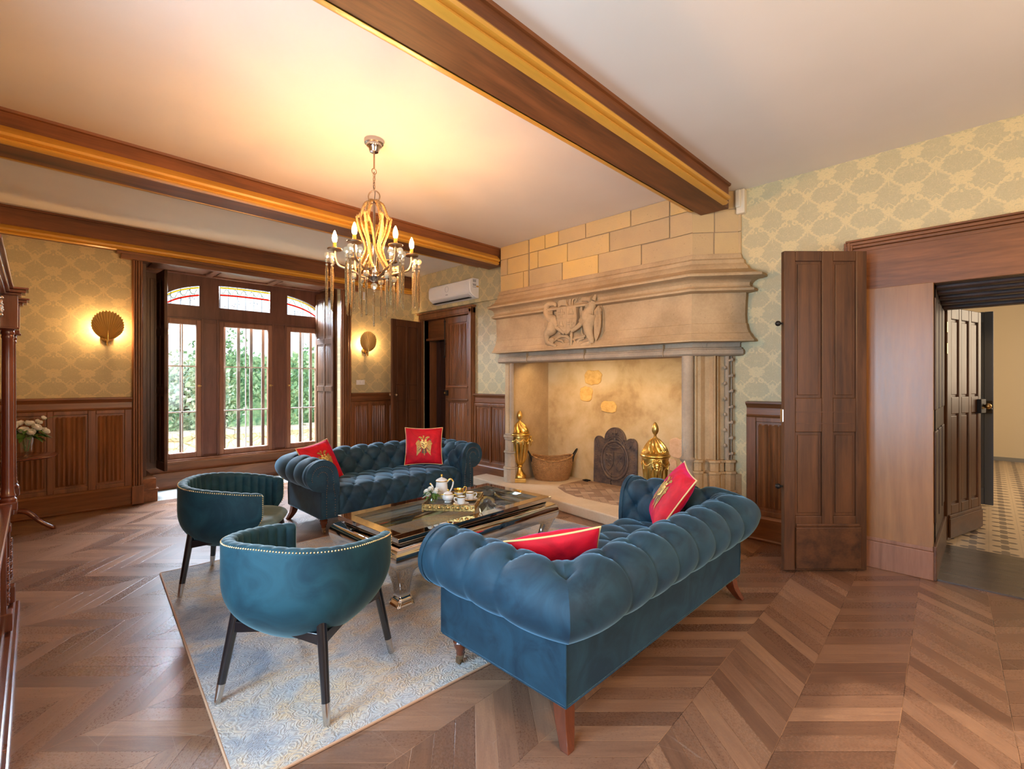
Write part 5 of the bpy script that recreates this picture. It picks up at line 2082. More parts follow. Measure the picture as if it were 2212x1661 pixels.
        pts = [(x - sx * 0.004, y + 0.006, 0.170), (x, y, 0.13), (x + sx * 0.010, y - 0.012, 0.08), (x + sx * 0.030, y - 0.036, 0.03), (x + sx * 0.046, y - 0.054, 0.0)]
        q = MB()
        v = []
        for (a, b, z), w_ in zip(pts, (0.034, 0.033, 0.030, 0.025, 0.021)):
            v += [(a - w_, b - w_, z), (a + w_, b - w_, z), (a + w_, b + w_, z), (a - w_, b + w_, z)]
        f = [(0, 1, 2, 3), (16, 17, 18, 19)]
        for k in range(4):
            for i in range(4):
                f.append((k * 4 + i, k * 4 + (i + 1) % 4, k * 4 + 4 + (i + 1) % 4, k * 4 + 4 + i))
        q.add(v, f)
        q.build('sabre_leg', 'mahogany', root, smooth=30, bevel=0.003)
    return root


sofa1 = make_sofa('teal buttoned chesterfield sofa with its back to the bare parquet, nearer the tall doorway')
sofa1.location = (2.485, 1.635, 0)
sofa1['group'] = 'pair of teal chesterfield sofas'
sofa2 = copy_tree(sofa1)
sofa2.location = (2.905, 4.975, 0)
sofa2.rotation_euler = (0, 0, PI)
sofa2['label'] = 'teal buttoned chesterfield sofa standing between the coffee table and the bay window'


# ---- cushions
def cushion_surface(u, v, side, sz=0.47, thick=0.075):
    """u, v in -1..1"""
    pin = 1 - 0.075 * (1 - abs(v) ** 2.0) * abs(u) ** 5
    piv = 1 - 0.075 * (1 - abs(u) ** 2.0) * abs(v) ** 5
    x = u * sz / 2 * pin
    y = v * sz / 2 * piv
    k = max(0.0, (1 - abs(u) ** 2.6)) * max(0.0, (1 - abs(v) ** 2.6))
    wr = 0.004 * sin(u * 13 + v * 5) * sin(v * 9 - u * 3) * k
    return Vector((x, y, side * (thick * k ** 0.55 + wr)))


def eagle(sz):
    """pieces of the embroidered crest: (polygon in cushion uv, layer, material)"""
    P = []

    def s(pts, lay, mat):
        P.append(([((x - 1080) / 640, (880 - y) / 620) for x, y in pts], lay, mat))
    # brown back feathers, wings, tail, heads, crown, shield
    s([(850, 660), (900, 690), (960, 740), (1000, 760), (930, 760), (870, 700)], 0, 'brown_thread')
    s([(1330, 690), (1270, 690), (1210, 740), (1190, 760), (1260, 745), (1310, 720)], 0, 'brown_thread')
    s([(1030, 960), (1020, 1060), (1000, 1120), (1060, 1140), (1130, 1140), (1180, 1120), (1160, 1060), (1140, 960)], 0, 'brown_thread')
    for m in (1, -1):
        f = lambda L: [(1080 + m * (x - 1080), y) for x, y in L]
        s(f([(900, 705), (840, 740), (800, 830), (830, 860), (840, 960), (855, 1060), (860, 1130), (835, 1220), (900, 1150), (985, 1060), (1000, 960), (960, 880), (950, 790), (955, 740)]), 1, 'gold_thread')
        s(f([(1000, 930), (1010, 960), (890, 1055), (880, 1040)]), 2, 'brown_thread')
        s(f([(890, 625), (900, 590), (950, 580), (1010, 600), (1050, 650), (1060, 720), (1000, 740), (980, 680), (950, 640)]), 2, 'gold_thread')
        s(f([(985, 690), (1060, 690), (1065, 735), (1000, 735)]), 3, 'pale_thread')
        s(f([(1000, 655), (1035, 660), (1030, 678), (1000, 672)]), 4, 'brown_thread')
    s([(1030, 570), (1060, 545), (1095, 570), (1080, 590), (1075, 640), (1050, 640), (1050, 590)], 3, 'gold_thread')
    s([(1075, 1010), (1105, 1010), (1115, 1180), (1100, 1215), (1080, 1180)], 1, 'gold_thread')
    s([(960, 740), (1195, 750), (1195, 850), (1150, 950), (1085, 1000), (1010, 950), (970, 850)], 3, 'pale_thread')
    for y0 in (745, 800, 858):
        s([(975 if y0 > 750 else 1040, y0), (1010 if y0 > 750 else 1065, y0 - 8), (1100, y0 + 60 if y0 > 750 else y0 + 20), (1095, y0 + 88 if y0 > 750 else y0 + 40)], 4, 'brown_thread')
    s([(1030, 925), (1050, 930), (1090, 965), (1085, 975)], 4, 'brown_thread')
    s([(1120, 800), (1175, 795), (1160, 830), (1170, 860), (1145, 850), (1115, 870), (1130, 835)], 4, 'gold_thread')
    return P


def make_cushion(sz=0.47):
    root = thing('velvet_cushion', None, 'cushion')
    n = 36
    q = MB()
    for side in (1, -1):
        q.grid(lambda i, j: cushion_surface(-1 + 2 * i / n, -1 + 2 * j / n, side, sz), n + 1, n + 1)
    q.build('cover', 'red_velvet', root, smooth=80)
    edge = []
    m = 24
    for a, b in (((-1, -1), (1, -1)), ((1, -1), (1, 1)), ((1, 1), (-1, 1)), ((-1, 1), (-1, -1))):
        for i in range(m):
            t = i / m
            edge.append(cushion_surface(a[0] + (b[0] - a[0]) * t, a[1] + (b[1] - a[1]) * t, 1, sz))
    MB().tube(edge, 0.0052, 7, closed=True).build('gold_piping', 'gold_cord', root, smooth=60)
    by = {}
    for poly, lay, mt in eagle(sz):
        # subdivide polygon edges, fan around the centroid, and drape it on the front
        pts = []
        for k in range(len(poly)):
            a, b = poly[k], poly[(k + 1) % len(poly)]
            for i in range(3):
                pts.append((a[0] + (b[0] - a[0]) * i / 3, a[1] + (b[1] - a[1]) * i / 3))
        bm = bmesh.new()
        vs = [bm.verts.new((x, y, 0)) for x, y in pts]
        bm.faces.new(vs)
        bmesh.ops.triangulate(bm, faces=bm.faces[:])
        bm.verts.index_update()
        for sub in range(1):
            bmesh.ops.subdivide_edges(bm, edges=bm.edges[:], cuts=1)
        bmesh.ops.triangulate(bm, faces=bm.faces[:])
        bm.verts.index_update()
        V = []
        for p in bm.verts:
            c = cushion_surface(p.co.x, p.co.y, 1, sz)
            V.append((c.x, c.y, c.z + 0.0022 + lay * 0.0011))
        by.setdefault(mt, MB()).add(V, [tuple(w.index for w in f.verts) for f in bm.faces])
        bm.free()
    em = by['gold_thread'].build('embroidered_eagle', 'gold_thread', root, smooth=60)
    by['brown_thread'].build('dark_embroidery', 'brown_thread', em, smooth=60)
    by['pale_thread'].build('embroidered_shield', 'pale_thread', em, smooth=60)
    return root


def orient(o, loc, normal, up):
    """cushion: local z = normal of the crest side, local y = up"""
    nz = Vector(normal).normalized()
    uy = Vector(up)
    uy = (uy - nz * uy.dot(nz)).normalized()
    ux = uy.cross(nz)
    m = Matrix((ux, uy, nz)).transposed().to_4x4()
    o.rotation_mode = 'QUATERNION'
    o.rotation_quaternion = m.to_quaternion()
    o.location = loc


c1 = make_cushion()
c1['group'] = 'crimson velvet cushions with eagle crest'
c1['label'] = 'upright crimson cushion with gold eagle on the bay-side sofa, by its hearth end'
orient(c1, (3.47, 5.045, 0.685), (-0.52, -0.80, 0.22), (0.02, 0.0, 1))
c2 = copy_tree(c1)
c2['label'] = 'crimson eagle cushion tipped against a sofa arm just below the bay window'
orient(c2, (2.185, 5.11, 0.615), (0.35, -0.85, 0.42), (-0.22, 0.2, 1))
c3 = copy_tree(c1)
c3['label'] = 'crimson cushion turned away, plain back showing, sunk in the sofa corner beside the armchair'
orient(c3, (1.885, 1.575, 0.59), (0.50, 0.66, 0.70), (-0.62, -0.50, 0.6))
c4 = copy_tree(c1)
c4['label'] = 'crimson eagle cushion propped in the sofa corner closer to the tall doorway'
orient(c4, (3.20, 1.60, 0.68), (-0.50, 0.64, 0.52), (0.27, -0.55, 0.8))


# ================================================================== ARMCHAIRS
def make_chair():
    root = thing('barrel_armchair', None, 'armchair')
    # plan: local +x is forward. Barrel: half ellipse behind, straightish arms in front
    W2, B2_ = 0.315, 0.335

    def plan(p):
        """p from -1 (right arm end) to 1 (left arm end): point and outward normal"""
        a = PI + p * R(128)         # angle measured from +x; back is at PI
        # superellipse
        n = 2.5
        ca, sa = cos(a), sin(a)
        r = 1 / ((abs(ca) / 0.372) ** n + (abs(sa) / 0.368) ** n) ** (1 / n)
        x, y = r * ca, r * sa
        return x, y
    NP, NZ = 97, 26

    def rim(p):
        return 0.755 - 0.085 * abs(p) ** 1.6

    def nrm(p):
        e = 0.002
        x0, y0 = plan(p - e)
        x1, y1 = plan(p + e)
        d = Vector((x1 - x0, y1 - y0)).normalized()
        v_ = Vector((d.y, -d.x))
        x, y = plan(p)
        return v_ if v_.dot(Vector((x, y))) > 0 else -v_
    TH = 0.062

    def outer(i, j):
        p = -1 + 2 * i / (NP - 1)
        t = j / (NZ - 1)
        x, y = plan(p)
        zr = rim(p)
        z = 0.312 + (zr - 0.312) * t
        q = (z - 0.312) / 0.28
        k = 1.0 if q > 1 else (1 - (1 - q) ** 2.6 * 0.40)
        fr = max(0, (abs(p) - 0.80) / 0.20)
        # the arm fronts curve back towards the bottom
        if z < 0.52:
            x -= fr ** 1.3 * ((0.52 - z) / 0.18) ** 1.5 * 0.10
        return (x * k, y * k, z)
    q = MB().grid(outer, NP, NZ)
    n0 = len(q.v)
    # close the bowl underneath
    ring_ = [outer(i, 0) for i in range(NP)]
    q.add(ring_, [tuple(range(NP))])
    shell = q.build('outer_shell', 'chair_velvet', root, smooth=70)

    # rolled rim and channelled inner back
    FLN = 26

    def inner(i, j):
        p = -1 + 2 * i / (IN - 1)
        t = j / 21
        x, y = plan(p)
        nx, ny = nrm(p)
        zr = rim(p)
        fl = abs(sin(PI * (p + 1) / 2 * FLN)) ** 0.6
        if t < 0.25:      # over the rim
            a = PI * (t / 0.25)
            off = TH / 2 - cos(a) * TH / 2
            z = zr + sin(a) * 0.020 * (0.75 + 0.25 * fl)
        else:
            k = (t - 0.25) / 0.75
            off = TH + 0.012 * sin(PI * k) * 0.6 + 0.010 * (fl - 0.6)
            z = zr - k * (zr - 0.42)
        return (x - nx * off, y - ny * off, z)
    IN = FLN * 8 + 1
    MB().grid(inner, IN, 22).build('channelled_back', 'chair_velvet', root, smooth=80)
    # arm front caps
    for s in (-1, 1):
        q = MB()
        x, y = plan(s)
        nx, ny = nrm(s)
        pts_o, pts_i = [], []
        for j in range(12):
            t = j / 11
            i = 0 if s < 0 else NP - 1
            o = outer(i, int(t * (NZ - 1)))
            pts_o.append(o)
            kk = 0.0
            pts_i.append((o[0] - nx * TH, o[1] - ny * TH, o[2]))
        v = []
        for a, b in zip(pts_o, pts_i):
            m_ = ((a[0] + b[0]) / 2 + 0.020, (a[1] + b[1]) / 2, a[2])
            v += [a, m_, b]
        f = []
        for k in range(11):
            f += [(k * 3, k * 3 + 1, k * 3 + 4, k * 3 + 3), (k * 3 + 1, k * 3 + 2, k * 3 + 5, k * 3 + 4)]
        q.add(v, f)
        top = v[-3:]
        q.add([top[0], top[1], top[2], ((top[0][0] + top[2][0]) / 2, (top[0][1] + top[2][1]) / 2, top[0][2] + 0.02)], [(0, 1, 3), (1, 2, 3)])
        q.build('arm_front', 'chair_velvet', root, smooth=80)
    # nail trim along the outer edge of the rim and down the arm fronts
    q = MB()
    N = 120
    for i in range(N + 1):
        p = -1 + 2 * i / N
        x, y = plan(p)
        nx, ny = nrm(p)
        q.ball((x + nx * 0.0 - nx * 0.004, y + ny * 0.0 - ny * 0.004, rim(p) + 0.007), 0.0048, 6)
    for s in (0, NP - 1):
        for j in range(14):
            o = outer(s, NZ - 1 - j)
            q.ball((o[0] + 0.003, o[1], o[2]), 0.0045, 6)
    q.build('nailhead_trim', 'bronze_nail', root, smooth=60)
    # seat cushion
    def cush(r, z, a, k):
        n = 3.0
        ca, sa = cos(a), sin(a)
        R_ = 1 / ((abs(ca) / (0.30 if ca < 0 else 0.325)) ** n + (abs(sa) / 0.300) ** n) ** (1 / n)
        return r * R_
    MB().lathe([(0.90, 0.425), (0.98, 0.43), (1.0, 0.442), (0.96, 0.462), (0.85, 0.476), (0.5, 0.484), (0.02, 0.486)], 64, fn=cush).build('seat_cushion', 'seat_velvet', root, smooth=70)
    # frame rails and splayed legs with nickel ferrules
    legs = []
    for sx, sy in ((-1, -1), (-1, 1), (1, 1), (1, -1)):
        top = Vector((sx * 0.235, sy * 0.225, 0.44 if sx < 0 else 0.40))
        bot = Vector((sx * 0.285, sy * 0.290, 0.0))
        legs.append((top, bot))
    q = MB()
    for a, b in ((0, 1), (1, 2), (2, 3), (3, 0)):
        pa = legs[a][0] + (legs[a][1] - legs[a][0]) * 0.22
        pb = legs[b][0] + (legs[b][1] - legs[b][0]) * 0.22
        pa.z = pb.z = 0.34
        mid = (pa + pb) / 2 * 0.97
        d = (pb - pa).normalized()
        w = Vector((-d.y, d.x, 0)) * 0.012
        for s0, s1 in ((pa, Vector((mid.x, mid.y, 0.34))), (Vector((mid.x, mid.y, 0.34)), pb)):
            za0 = 0.318 if s0 is pa else 0.350
            za1 = 0.350 if s0 is pa else 0.318
            v = [(s0 - w).to_tuple()[:2] + (za0,), (s0 + w).to_tuple()[:2] + (za0,), (s1 + w).to_tuple()[:2] + (za1,), (s1 - w).to_tuple()[:2] + (za1,)]
            v += [(p[0], p[1], 0.372) for p in v]
            q.add(v, [(0, 3, 2, 1), (4, 5, 6, 7), (0, 1, 5, 4), (1, 2, 6, 5), (2, 3, 7, 6), (3, 0, 4, 7)])
    q.box(-0.20, 0.20, -0.20, 0.20, 0.325, 0.345)
    q.build('seat_frame', 'black', root, smooth=0, bevel=0.003)
    for top, bot in legs:
        m_ = top + (bot - top) * 0.80
        lg = MB().tube([top + (top - bot) * 0.05, m_], [0.024, 0.0185], 18).build('leg', 'black', root, smooth=50)
        MB().tube([m_ - (bot - top) * 0.004, bot], [0.0190, 0.0145], 18).build('ferrule', 'nickel', lg, smooth=50)
    return root


ch1 = make_chair()
tag(ch1, 'petrol velvet barrel armchair between the rug corner and the sofa backed by parquet', group='pair of petrol velvet barrel armchairs')
ch1.location = (0.990, 2.425, 0.0105)
ch1.rotation_euler = (0, 0, R(31))
ch2 = copy_tree(ch1)
ch2['label'] = 'petrol velvet barrel armchair closer to the bay window, its pale sage seat showing'
ch2.location = (1.10, 4.045, 0.0105)
ch2.rotation_euler = (0, 0, R(-32))

# ================================================================== COFFEE TABLE
tb = thing('coffee_table', 'mirror-polished steel coffee table with bulging legs and a glass top on the rug', 'coffee table', (2.47, 3.175, 0.0105), R(1.8))
TX, TY, TZ = 0.80, 0.415, 0.455
q = MB()
bw = 0.085
for x0, x1, y0, y1 in ((-TX, TX, -TY, -TY + bw), (-TX, TX, TY - bw, TY), (-TX, -TX + bw, -TY + bw, TY - bw), (TX - bw, TX, -TY + bw, TY - bw)):
    q.box(x0, x1, y0, y1, TZ - 0.032, TZ)
q.build('top_frame', 'chrome', tb, smooth=0, bevel=0.0022)
MB().box(-TX + bw - 0.002, TX - bw + 0.002, -TY + bw - 0.002, TY - bw + 0.002, TZ - 0.012, TZ - 0.002).build('glass_top', 'table_glass', tb, smooth=0, bevel=0.002)
# profile of side: (offset from top edge, z)
cp = [(-0.030, 0.425), (-0.030, 0.408), (0.000, 0.402), (0.028, 0.385), (0.046, 0.355), (0.050, 0.320), (0.042, 0.285), (0.028, 0.258)]
lgp = [(0.028, 0.258), (0.014, 0.225), (-0.004, 0.18), (-0.022, 0.135), (-0.036, 0.095), (-0.040, 0.060), (-0.030, 0.030), (-0.008, 0.012), (0.006, 0.0)]
q = MB()
pth = [(-TX, -TY), (TX, -TY), (TX, TY), (-TX, TY)]
ap = [(p.x, p.y) for p in bez([(a, b, 0) for a, b in cp], 4)]
inn = [(a - 0.012, b) for a, b in reversed(ap)]
q.sweep(ap + inn + [ap[0]], pth, closed=True)
q.build('apron', 'chrome', tb, smooth=50)
lp_ = [(p.x, p.y) for p in bez([(a, b, 0) for a, b in lgp], 5)]
for sx in (-1, 1):
    for sy in (-1, 1):
        q = MB()
        for axis in (0, 1):
            def fn(i, j, axis=axis):
                o, z = lp_[j]
                k = j / (len(lp_) - 1)
                w = 0.150 - 0.075 * sin(min(1, k * 1.5) * PI / 2) + (0.055 * max(0, (k - 0.62) / 0.38) ** 0.8)
                if k < 0.15:
                    w += 0.10 * (1 - k / 0.15) ** 2
                t = i / 6
                if axis == 0:
                    x = (TX + o) - w * t
                    y = TY + o
                else:
                    x = TX + o
                    y = (TY + o) - w * t
                return (sx * x, sy * y, z)
            q.grid(fn, 7, len(lp_))
        q.build('leg', 'chrome', tb, smooth=60, solid=0.012)
q = MB()


# ================================================================== TRAY AND TEA THINGS
ZT = 0.471          # top of the coffee table glass in room coordinates
tray = thing('gallery_tray', 'antique gilt gallery tray with embossed rim standing on the glass of the coffee table', 'tray', (2.467, 3.150, ZT), R(-50))
hw_, hd_ = 0.205, 0.222
MB().box(-hw_, hw_, -hd_, hd_, 0.020, 0.026).build('mirror_base', 'tray_mirror', tray, smooth=0)
q = MB()
for a, b, c, d in ((-hw_ - .006, hw_ + .006, -hd_ - .006, -hd_), (-hw_ - .006, hw_ + .006, hd_, hd_ + .006), (-hw_ - .006, -hw_, -hd_, hd_), (hw_, hw_ + .006, -hd_, hd_)):
    q.box(a, b, c, d, 0.012, 0.056)
for z in (0.014, 0.056):
    q.tube([(-hw_ - .003, -hd_ - .003, z), (hw_ + .003, -hd_ - .003, z), (hw_ + .003, hd_ + .003, z), (-hw_ - .003, hd_ + .003, z)], 0.005, 6, closed=True)
q.build('gallery_rim', 'tray_metal', tray, smooth=40)
for s in (-1, 1):
    q = MB()
    for i in range(11):
        q.ball((-hw_ + 0.02 + (2 * hw_ - 0.04) * i / 10, s * (hd_ + 0.007), 0.036), 0.013 if i % 2 else 0.009, 8, sc=(1.3, 0.5, 1))
    q.build('embossed_border', 'brass', tray, smooth=60)
    q = MB()
    for i in range(11):
        q.ball((s * (hw_ + 0.007), -hd_ + 0.02 + (2 * hd_ - 0.04) * i / 10, 0.036), 0.013 if i % 2 else 0.009, 8, sc=(0.5, 1.3, 1))
    q.build('embossed_border', 'brass', tray, smooth=60)
for sx in (-1, 1):
    for sy in (-1, 1):
        MB().lathe([(0.006, 0.0), (0.010, 0.004), (0.005, 0.010), (0.010, 0.018)], 10, TR((sx * hw_, sy * hd_, 0))).build('foot', 'tray_metal', tray, smooth=50)
q = MB()
for s in (-1, 1):
    q.tube(bez([(s * (hw_ + 0.004), -0.045, 0.05), (s * (hw_ + 0.03), -0.03, 0.075), (s * (hw_ + 0.03), 0.03, 0.075), (s * (hw_ + 0.004), 0.045, 0.05)], 6), 0.0035, 6)
q.build('side_handle', 'tray_metal', tray, smooth=60)
ZI = ZT + 0.0262


def P_(prof):
    return prof


# coffee pot
pot = thing('coffee_pot', 'tall white porcelain coffee pot with gilt lid rim and looped handle, tallest on the tray', 'coffee pot', (2.465, 3.318, ZI), R(-42))
body = [(0.046, 0), (0.050, 0.004), (0.052, 0.012), (0.056, 0.03), (0.055, 0.06), (0.050, 0.11), (0.047, 0.145), (0.047, 0.152)]
MB().lathe(body, 32).build('body', 'porcelain', pot, smooth=50)
ld = MB().lathe([(0.050, 0.152), (0.050, 0.157), (0.040, 0.166), (0.022, 0.175), (0.008, 0.180), (0.006, 0.185)], 32).build('lid', 'porcelain', pot, smooth=50)
MB().ball((0, 0, 0.196), 0.011, 10, sc=(1, 1, 1.3)).build('finial', 'gilding', ld, smooth=60)
MB().lathe([(0.0505, 0.149), (0.0525, 0.152), (0.0505, 0.156)], 32).build('gilt_band', 'gilding', pot, smooth=50)
MB().tube(bez([(-0.050, 0, 0.045), (-0.078, 0, 0.065), (-0.080, 0, 0.105), (-0.098, 0, 0.130)], 6), [0.014] * 6 + [0.011] * 6 + [0.008] * 7, 10).build('spout', 'porcelain', pot, smooth=60)
MB().tube([(-0.090, 0, 0.118), (-0.100, 0, 0.132)], [0.0095, 0.0075], 10).build('spout_tip', 'gilding', pot, smooth=60)
MB().tube(bez([(0.046, 0, 0.140), (0.075, 0, 0.165), (0.098, 0, 0.140), (0.085, 0, 0.085), (0.055, 0, 0.035)], 8), 0.0065, 8).build('handle', 'porcelain', pot, smooth=60)
MB().tube(bez([(0.048, 0, 0.144), (0.075, 0, 0.168), (0.098, 0, 0.145)], 6), 0.0070, 8).build('gilt_handle_top', 'gilding', pot, smooth=60)
# sugar bowl
sb = thing('sugar_bowl', 'round white porcelain sugar bowl with gilt knob in the middle of the tray', 'sugar bowl', (2.425, 3.175, ZI), R(-45))
MB().lathe([(0.024, 0), (0.030, 0.004), (0.024, 0.010), (0.038, 0.020), (0.050, 0.038), (0.050, 0.052), (0.040, 0.064), (0.036, 0.070)], 30).build('body', 'porcelain', sb, smooth=50)
ld = MB().lathe([(0.038, 0.070), (0.038, 0.074), (0.026, 0.084), (0.010, 0.090), (0.004, 0.094)], 30).build('lid', 'porcelain', sb, smooth=50)
MB().ball((0, 0, 0.100), 0.009, 10).build('finial', 'gilding', ld, smooth=60)
MB().lathe([(0.038, 0.067), (0.0405, 0.070), (0.038, 0.073)], 30).build('gilt_band', 'gilding', sb, smooth=50)
for s in (-1, 1):
    MB().tube(bez([(s * 0.040, 0, 0.062), (s * 0.064, 0, 0.064), (s * 0.062, 0, 0.040), (s * 0.048, 0, 0.034)], 6), 0.0042, 8).build('handle', 'gilding', sb, smooth=60)
# creamer
cr = thing('cream_jug', 'white and gold porcelain cream jug with upright loop handle at the back of the tray', 'jug', (2.595, 3.245, ZI), R(-40))
MB().lathe([(0.020, 0), (0.024, 0.003), (0.020, 0.010), (0.034, 0.024), (0.040, 0.042), (0.034, 0.058)], 28).build('body', 'porcelain', cr, smooth=50)
MB().lathe([(0.0345, 0.046), (0.038, 0.048), (0.035, 0.060), (0.040, 0.074), (0.036, 0.074), (0.031, 0.060)], 28, fn=lambda r, z, a, k: r * (1 + 0.30 * max(0, cos(a - PI)) ** 6 * max(0, (z - 0.05) / 0.024)), caps=False).build('gilt_lip', 'gilding', cr, smooth=60)
MB().tube(bez([(0.034, 0, 0.066), (0.048, 0, 0.092), (0.064, 0, 0.082), (0.056, 0, 0.050), (0.038, 0, 0.036)], 6), 0.0042, 8).build('handle', 'gilding', cr, smooth=60)


def cup(x, y, rz, label):
    sc_ = thing('saucer', label[1], 'saucer', (x, y, ZI), 0, 'saucers on the tray')
    MB().lathe([(0.022, 0.0), (0.026, 0.003), (0.045, 0.006), (0.064, 0.013), (0.062, 0.015), (0.044, 0.009), (0.010, 0.006)], 32).build('dish', 'porcelain', sc_, smooth=50)
    MB().lathe([(0.063, 0.0125), (0.0652, 0.0135), (0.063, 0.0155)], 32, caps=False).build('gilt_edge', 'gilding', sc_, smooth=50)
    t = thing('coffee_cup', label[0], 'cup', (x, y, ZI + 0.0075), rz, 'coffee cups on the tray')
    MB().lathe([(0.020, 0.0), (0.026, 0.003), (0.030, 0.012), (0.034, 0.055), (0.035, 0.062), (0.033, 0.062), (0.031, 0.053), (0.027, 0.014), (0.005, 0.008)], 30).build('body', 'porcelain', t, smooth=50)
    MB().lathe([(0.0350, 0.055), (0.0362, 0.058), (0.0362, 0.0635), (0.0325, 0.0635), (0.0325, 0.056)], 30, caps=False).build('gilt_rim', 'gilding', t, smooth=50)
    MB().tube(bez([(0.033, 0, 0.050), (0.052, 0, 0.054), (0.056, 0, 0.034), (0.040, 0, 0.020), (0.031, 0, 0.020)], 6), 0.0036, 8).build('handle', 'porcelain', t, smooth=60)


cup(2.450, 3.035, R(150), ('white gilt-rimmed coffee cup beside the sugar bowl on the tray', 'white porcelain saucer under the cup beside the sugar bowl'))
cup(2.597, 3.100, R(-40), ('white gilt-rimmed coffee cup beside the cream jug on the tray', 'white porcelain saucer under the cup beside the cream jug'))


def flower(mb, c, r, rr, n=14, up=(0, 0, 1)):
    """cupped rose from overlapping petals"""
    c = Vector(c)
    U = Vector(up).normalized()
    A = U.orthogonal().normalized()
    B = U.cross(A)
    mb.ball(c - U * r * 0.1, r * 0.55, 8)
    for k in range(n):
        a = k * 2.399 + rr.random() * 0.4
        lay = k / n
        t0 = 0.35 + 0.65 * lay
        d = A * cos(a) + B * sin(a)
        e = U.cross(d)
        vs, fs = [], []
        for i in range(4):
            for j in range(5):
                s = i / 3
                w = (j / 4 - 0.5) * 2
                rad = r * (0.30 + 0.70 * t0 * sin(s * PI * 0.5)) * (1 - 0.10 * w * w)
                hgt = r * (-0.5 + 1.15 * s * (1.15 - 0.55 * t0)) - r * 0.12 * w * w * s
                vs.append(c + d * rad + e * (w * r * 0.62 * (0.45 + 0.55 * sin(PI * min(1, s * 0.75 + 0.1)))) + U * hgt)
        for i in range(3):
            for j in range(4):
                fs.append((i * 5 + j, i * 5 + j + 1, i * 5 + j + 6, i * 5 + j + 5))
        mb.add(vs, fs)


def leafblade(mb, base, dr, L, W, droop=0.3, nrm=(0, 0, 1)):
    base, dr = Vector(base), Vector(dr).normalized()
    up = Vector(nrm)
    side = dr.cross(up)
    if side.length < 1e-3:
        side = Vector((1, 0, 0))
    side.normalize()
    vs, fs = [], []
    n = 6
    for i in range(n + 1):
        t = i / n
        p = base + dr * (L * t) + Vector((0, 0, -droop * L * t * t))
        w = W * sin(PI * min(1, t * 0.92 + 0.06)) ** 0.8
        vs += [p - side * w + Vector((0, 0, w * 0.3)), p, p + side * w + Vector((0, 0, w * 0.3))]
    for i in range(n):
        a = i * 3
        fs += [(a, a + 1, a + 4, a + 3), (a + 1, a + 2, a + 5, a + 4)]
    mb.add(vs, fs)


# bud vase
bv = thing('flower_glass', 'little round glass of white roses and green leaves on the tray corner', 'flower vase', (2.302, 3.225, ZI), 0)
MB().lathe([(0.022, 0.0), (0.034, 0.008), (0.038, 0.024), (0.034, 0.040), (0.028, 0.052), (0.026, 0.052), (0.032, 0.038), (0.035, 0.024), (0.031, 0.011), (0.004, 0.006)], 24).build('glass', 'table_glass', bv, smooth=50)
rr = random.Random(12)
q = MB()
for i, (dx, dy, dz, r) in enumerate(((-0.035, 0.03, 0.105, 0.028), (0.015, -0.028, 0.100, 0.027), (0.045, 0.0, 0.112, 0.024), (-0.008, 0.015, 0.125, 0.026), (-0.045, -0.01, 0.085, 0.022), (0.02, 0.04, 0.10, 0.023))):
    flower(q, (dx, dy, dz), r, rr, 12, (dx * 4, dy * 4, 0.5))
q.build('rose', 'petal', bv, smooth=60)
q = MB()
for k in range(26):
    a = rr.uniform(0, 2 * PI)
    leafblade(q, (0.01 * cos(a), 0.01 * sin(a), rr.uniform(0.055, 0.10)), (cos(a), sin(a), rr.uniform(-0.1, 0.6)), rr.uniform(0.045, 0.080), 0.012, 0.4)
for k in range(8):
    a = rr.uniform(0, 2 * PI)
    q.tube([(0.01 * cos(a), 0.01 * sin(a), 0.012), (0.02 * cos(a + 1), 0.02 * sin(a + 1), 0.09)], 0.0018, 5)
q.build('foliage', 'leaf', bv, smooth=50)

# ================================================================== CHANDELIER
CX, CY_ = 1.848, 3.352
chd = thing('chandelier', 'six-arm beaded cage chandelier with candle bulbs and long tassels on a chain', 'chandelier', (CX, CY_, ZC))
WR[chd.name] = Matrix.Translation((0, 0, -ZC))      # parts are given with z from the floor, x y from the axis
MB().lathe([(0.016, 3.262), (0.032, 3.268), (0.042, 3.290), (0.046, 3.305), (0.056, 3.312), (0.058, 3.325), (0.072, 3.332), (0.075, 3.352), (0.075, 3.3595)], 32).build('ceiling_rose', 'nickel', chd, smooth=45)
q = MB().tube([(0, 0, 3.265), (0, 0, 3.140)], 0.0065, 8)
q.tube([(0.019 * cos(a), 0, 3.120 + 0.021 * sin(a)) for a in [2 * PI * i / 16 for i in range(16)]], 0.0035, 6, closed=True)
q.build('drop_rod', 'bronze', chd, smooth=50)
q = MB()
z = 3.090
k = 0
while z > 2.985:
    pts = [(0.009 * cos(a), 0, 0.021 * sin(a)) for a in [2 * PI * i / 12 for i in range(12)]]
    T = TR((0.002 * sin(k * 3), 0, z), rz=R(90) * (k % 2) + R(20))
    q.tube(pts, 0.0027, 5, closed=True, T=T)
    z -= 0.031
    k += 1
q.build('chain', 'bronze', chd, smooth=50)
MB().tube(bez([(0.004, 0.004, 3.12), (0.010, 0.006, 3.06), (-0.006, 0.0, 3.01), (0.008, 0, 2.96), (0.0, 0, 2.87)], 6), 0.0028, 6).build('flex', 'black', chd, smooth=50)
th0 = R(-45)
q = MB().tube([(0.044 * cos(a) * cos(th0), 0.044 * cos(a) * sin(th0), 2.925 + 0.046 * sin(a)) for a in [2 * PI * i / 28 for i in range(28)]], 0.0052, 8, closed=True)
q.build('hanging_ring', 'bronze', chd, smooth=50)
q = MB().tube([(0, 0, 2.885), (0, 0, 2.36)], 0.010, 10)
q.lathe([(0.006, 2.265), (0.022, 2.272), (0.044, 2.292), (0.052, 2.306), (0.050, 2.312), (0.030, 2.316), (0.028, 2.345), (0.014, 2.370), (0.010, 2.39)], 24)
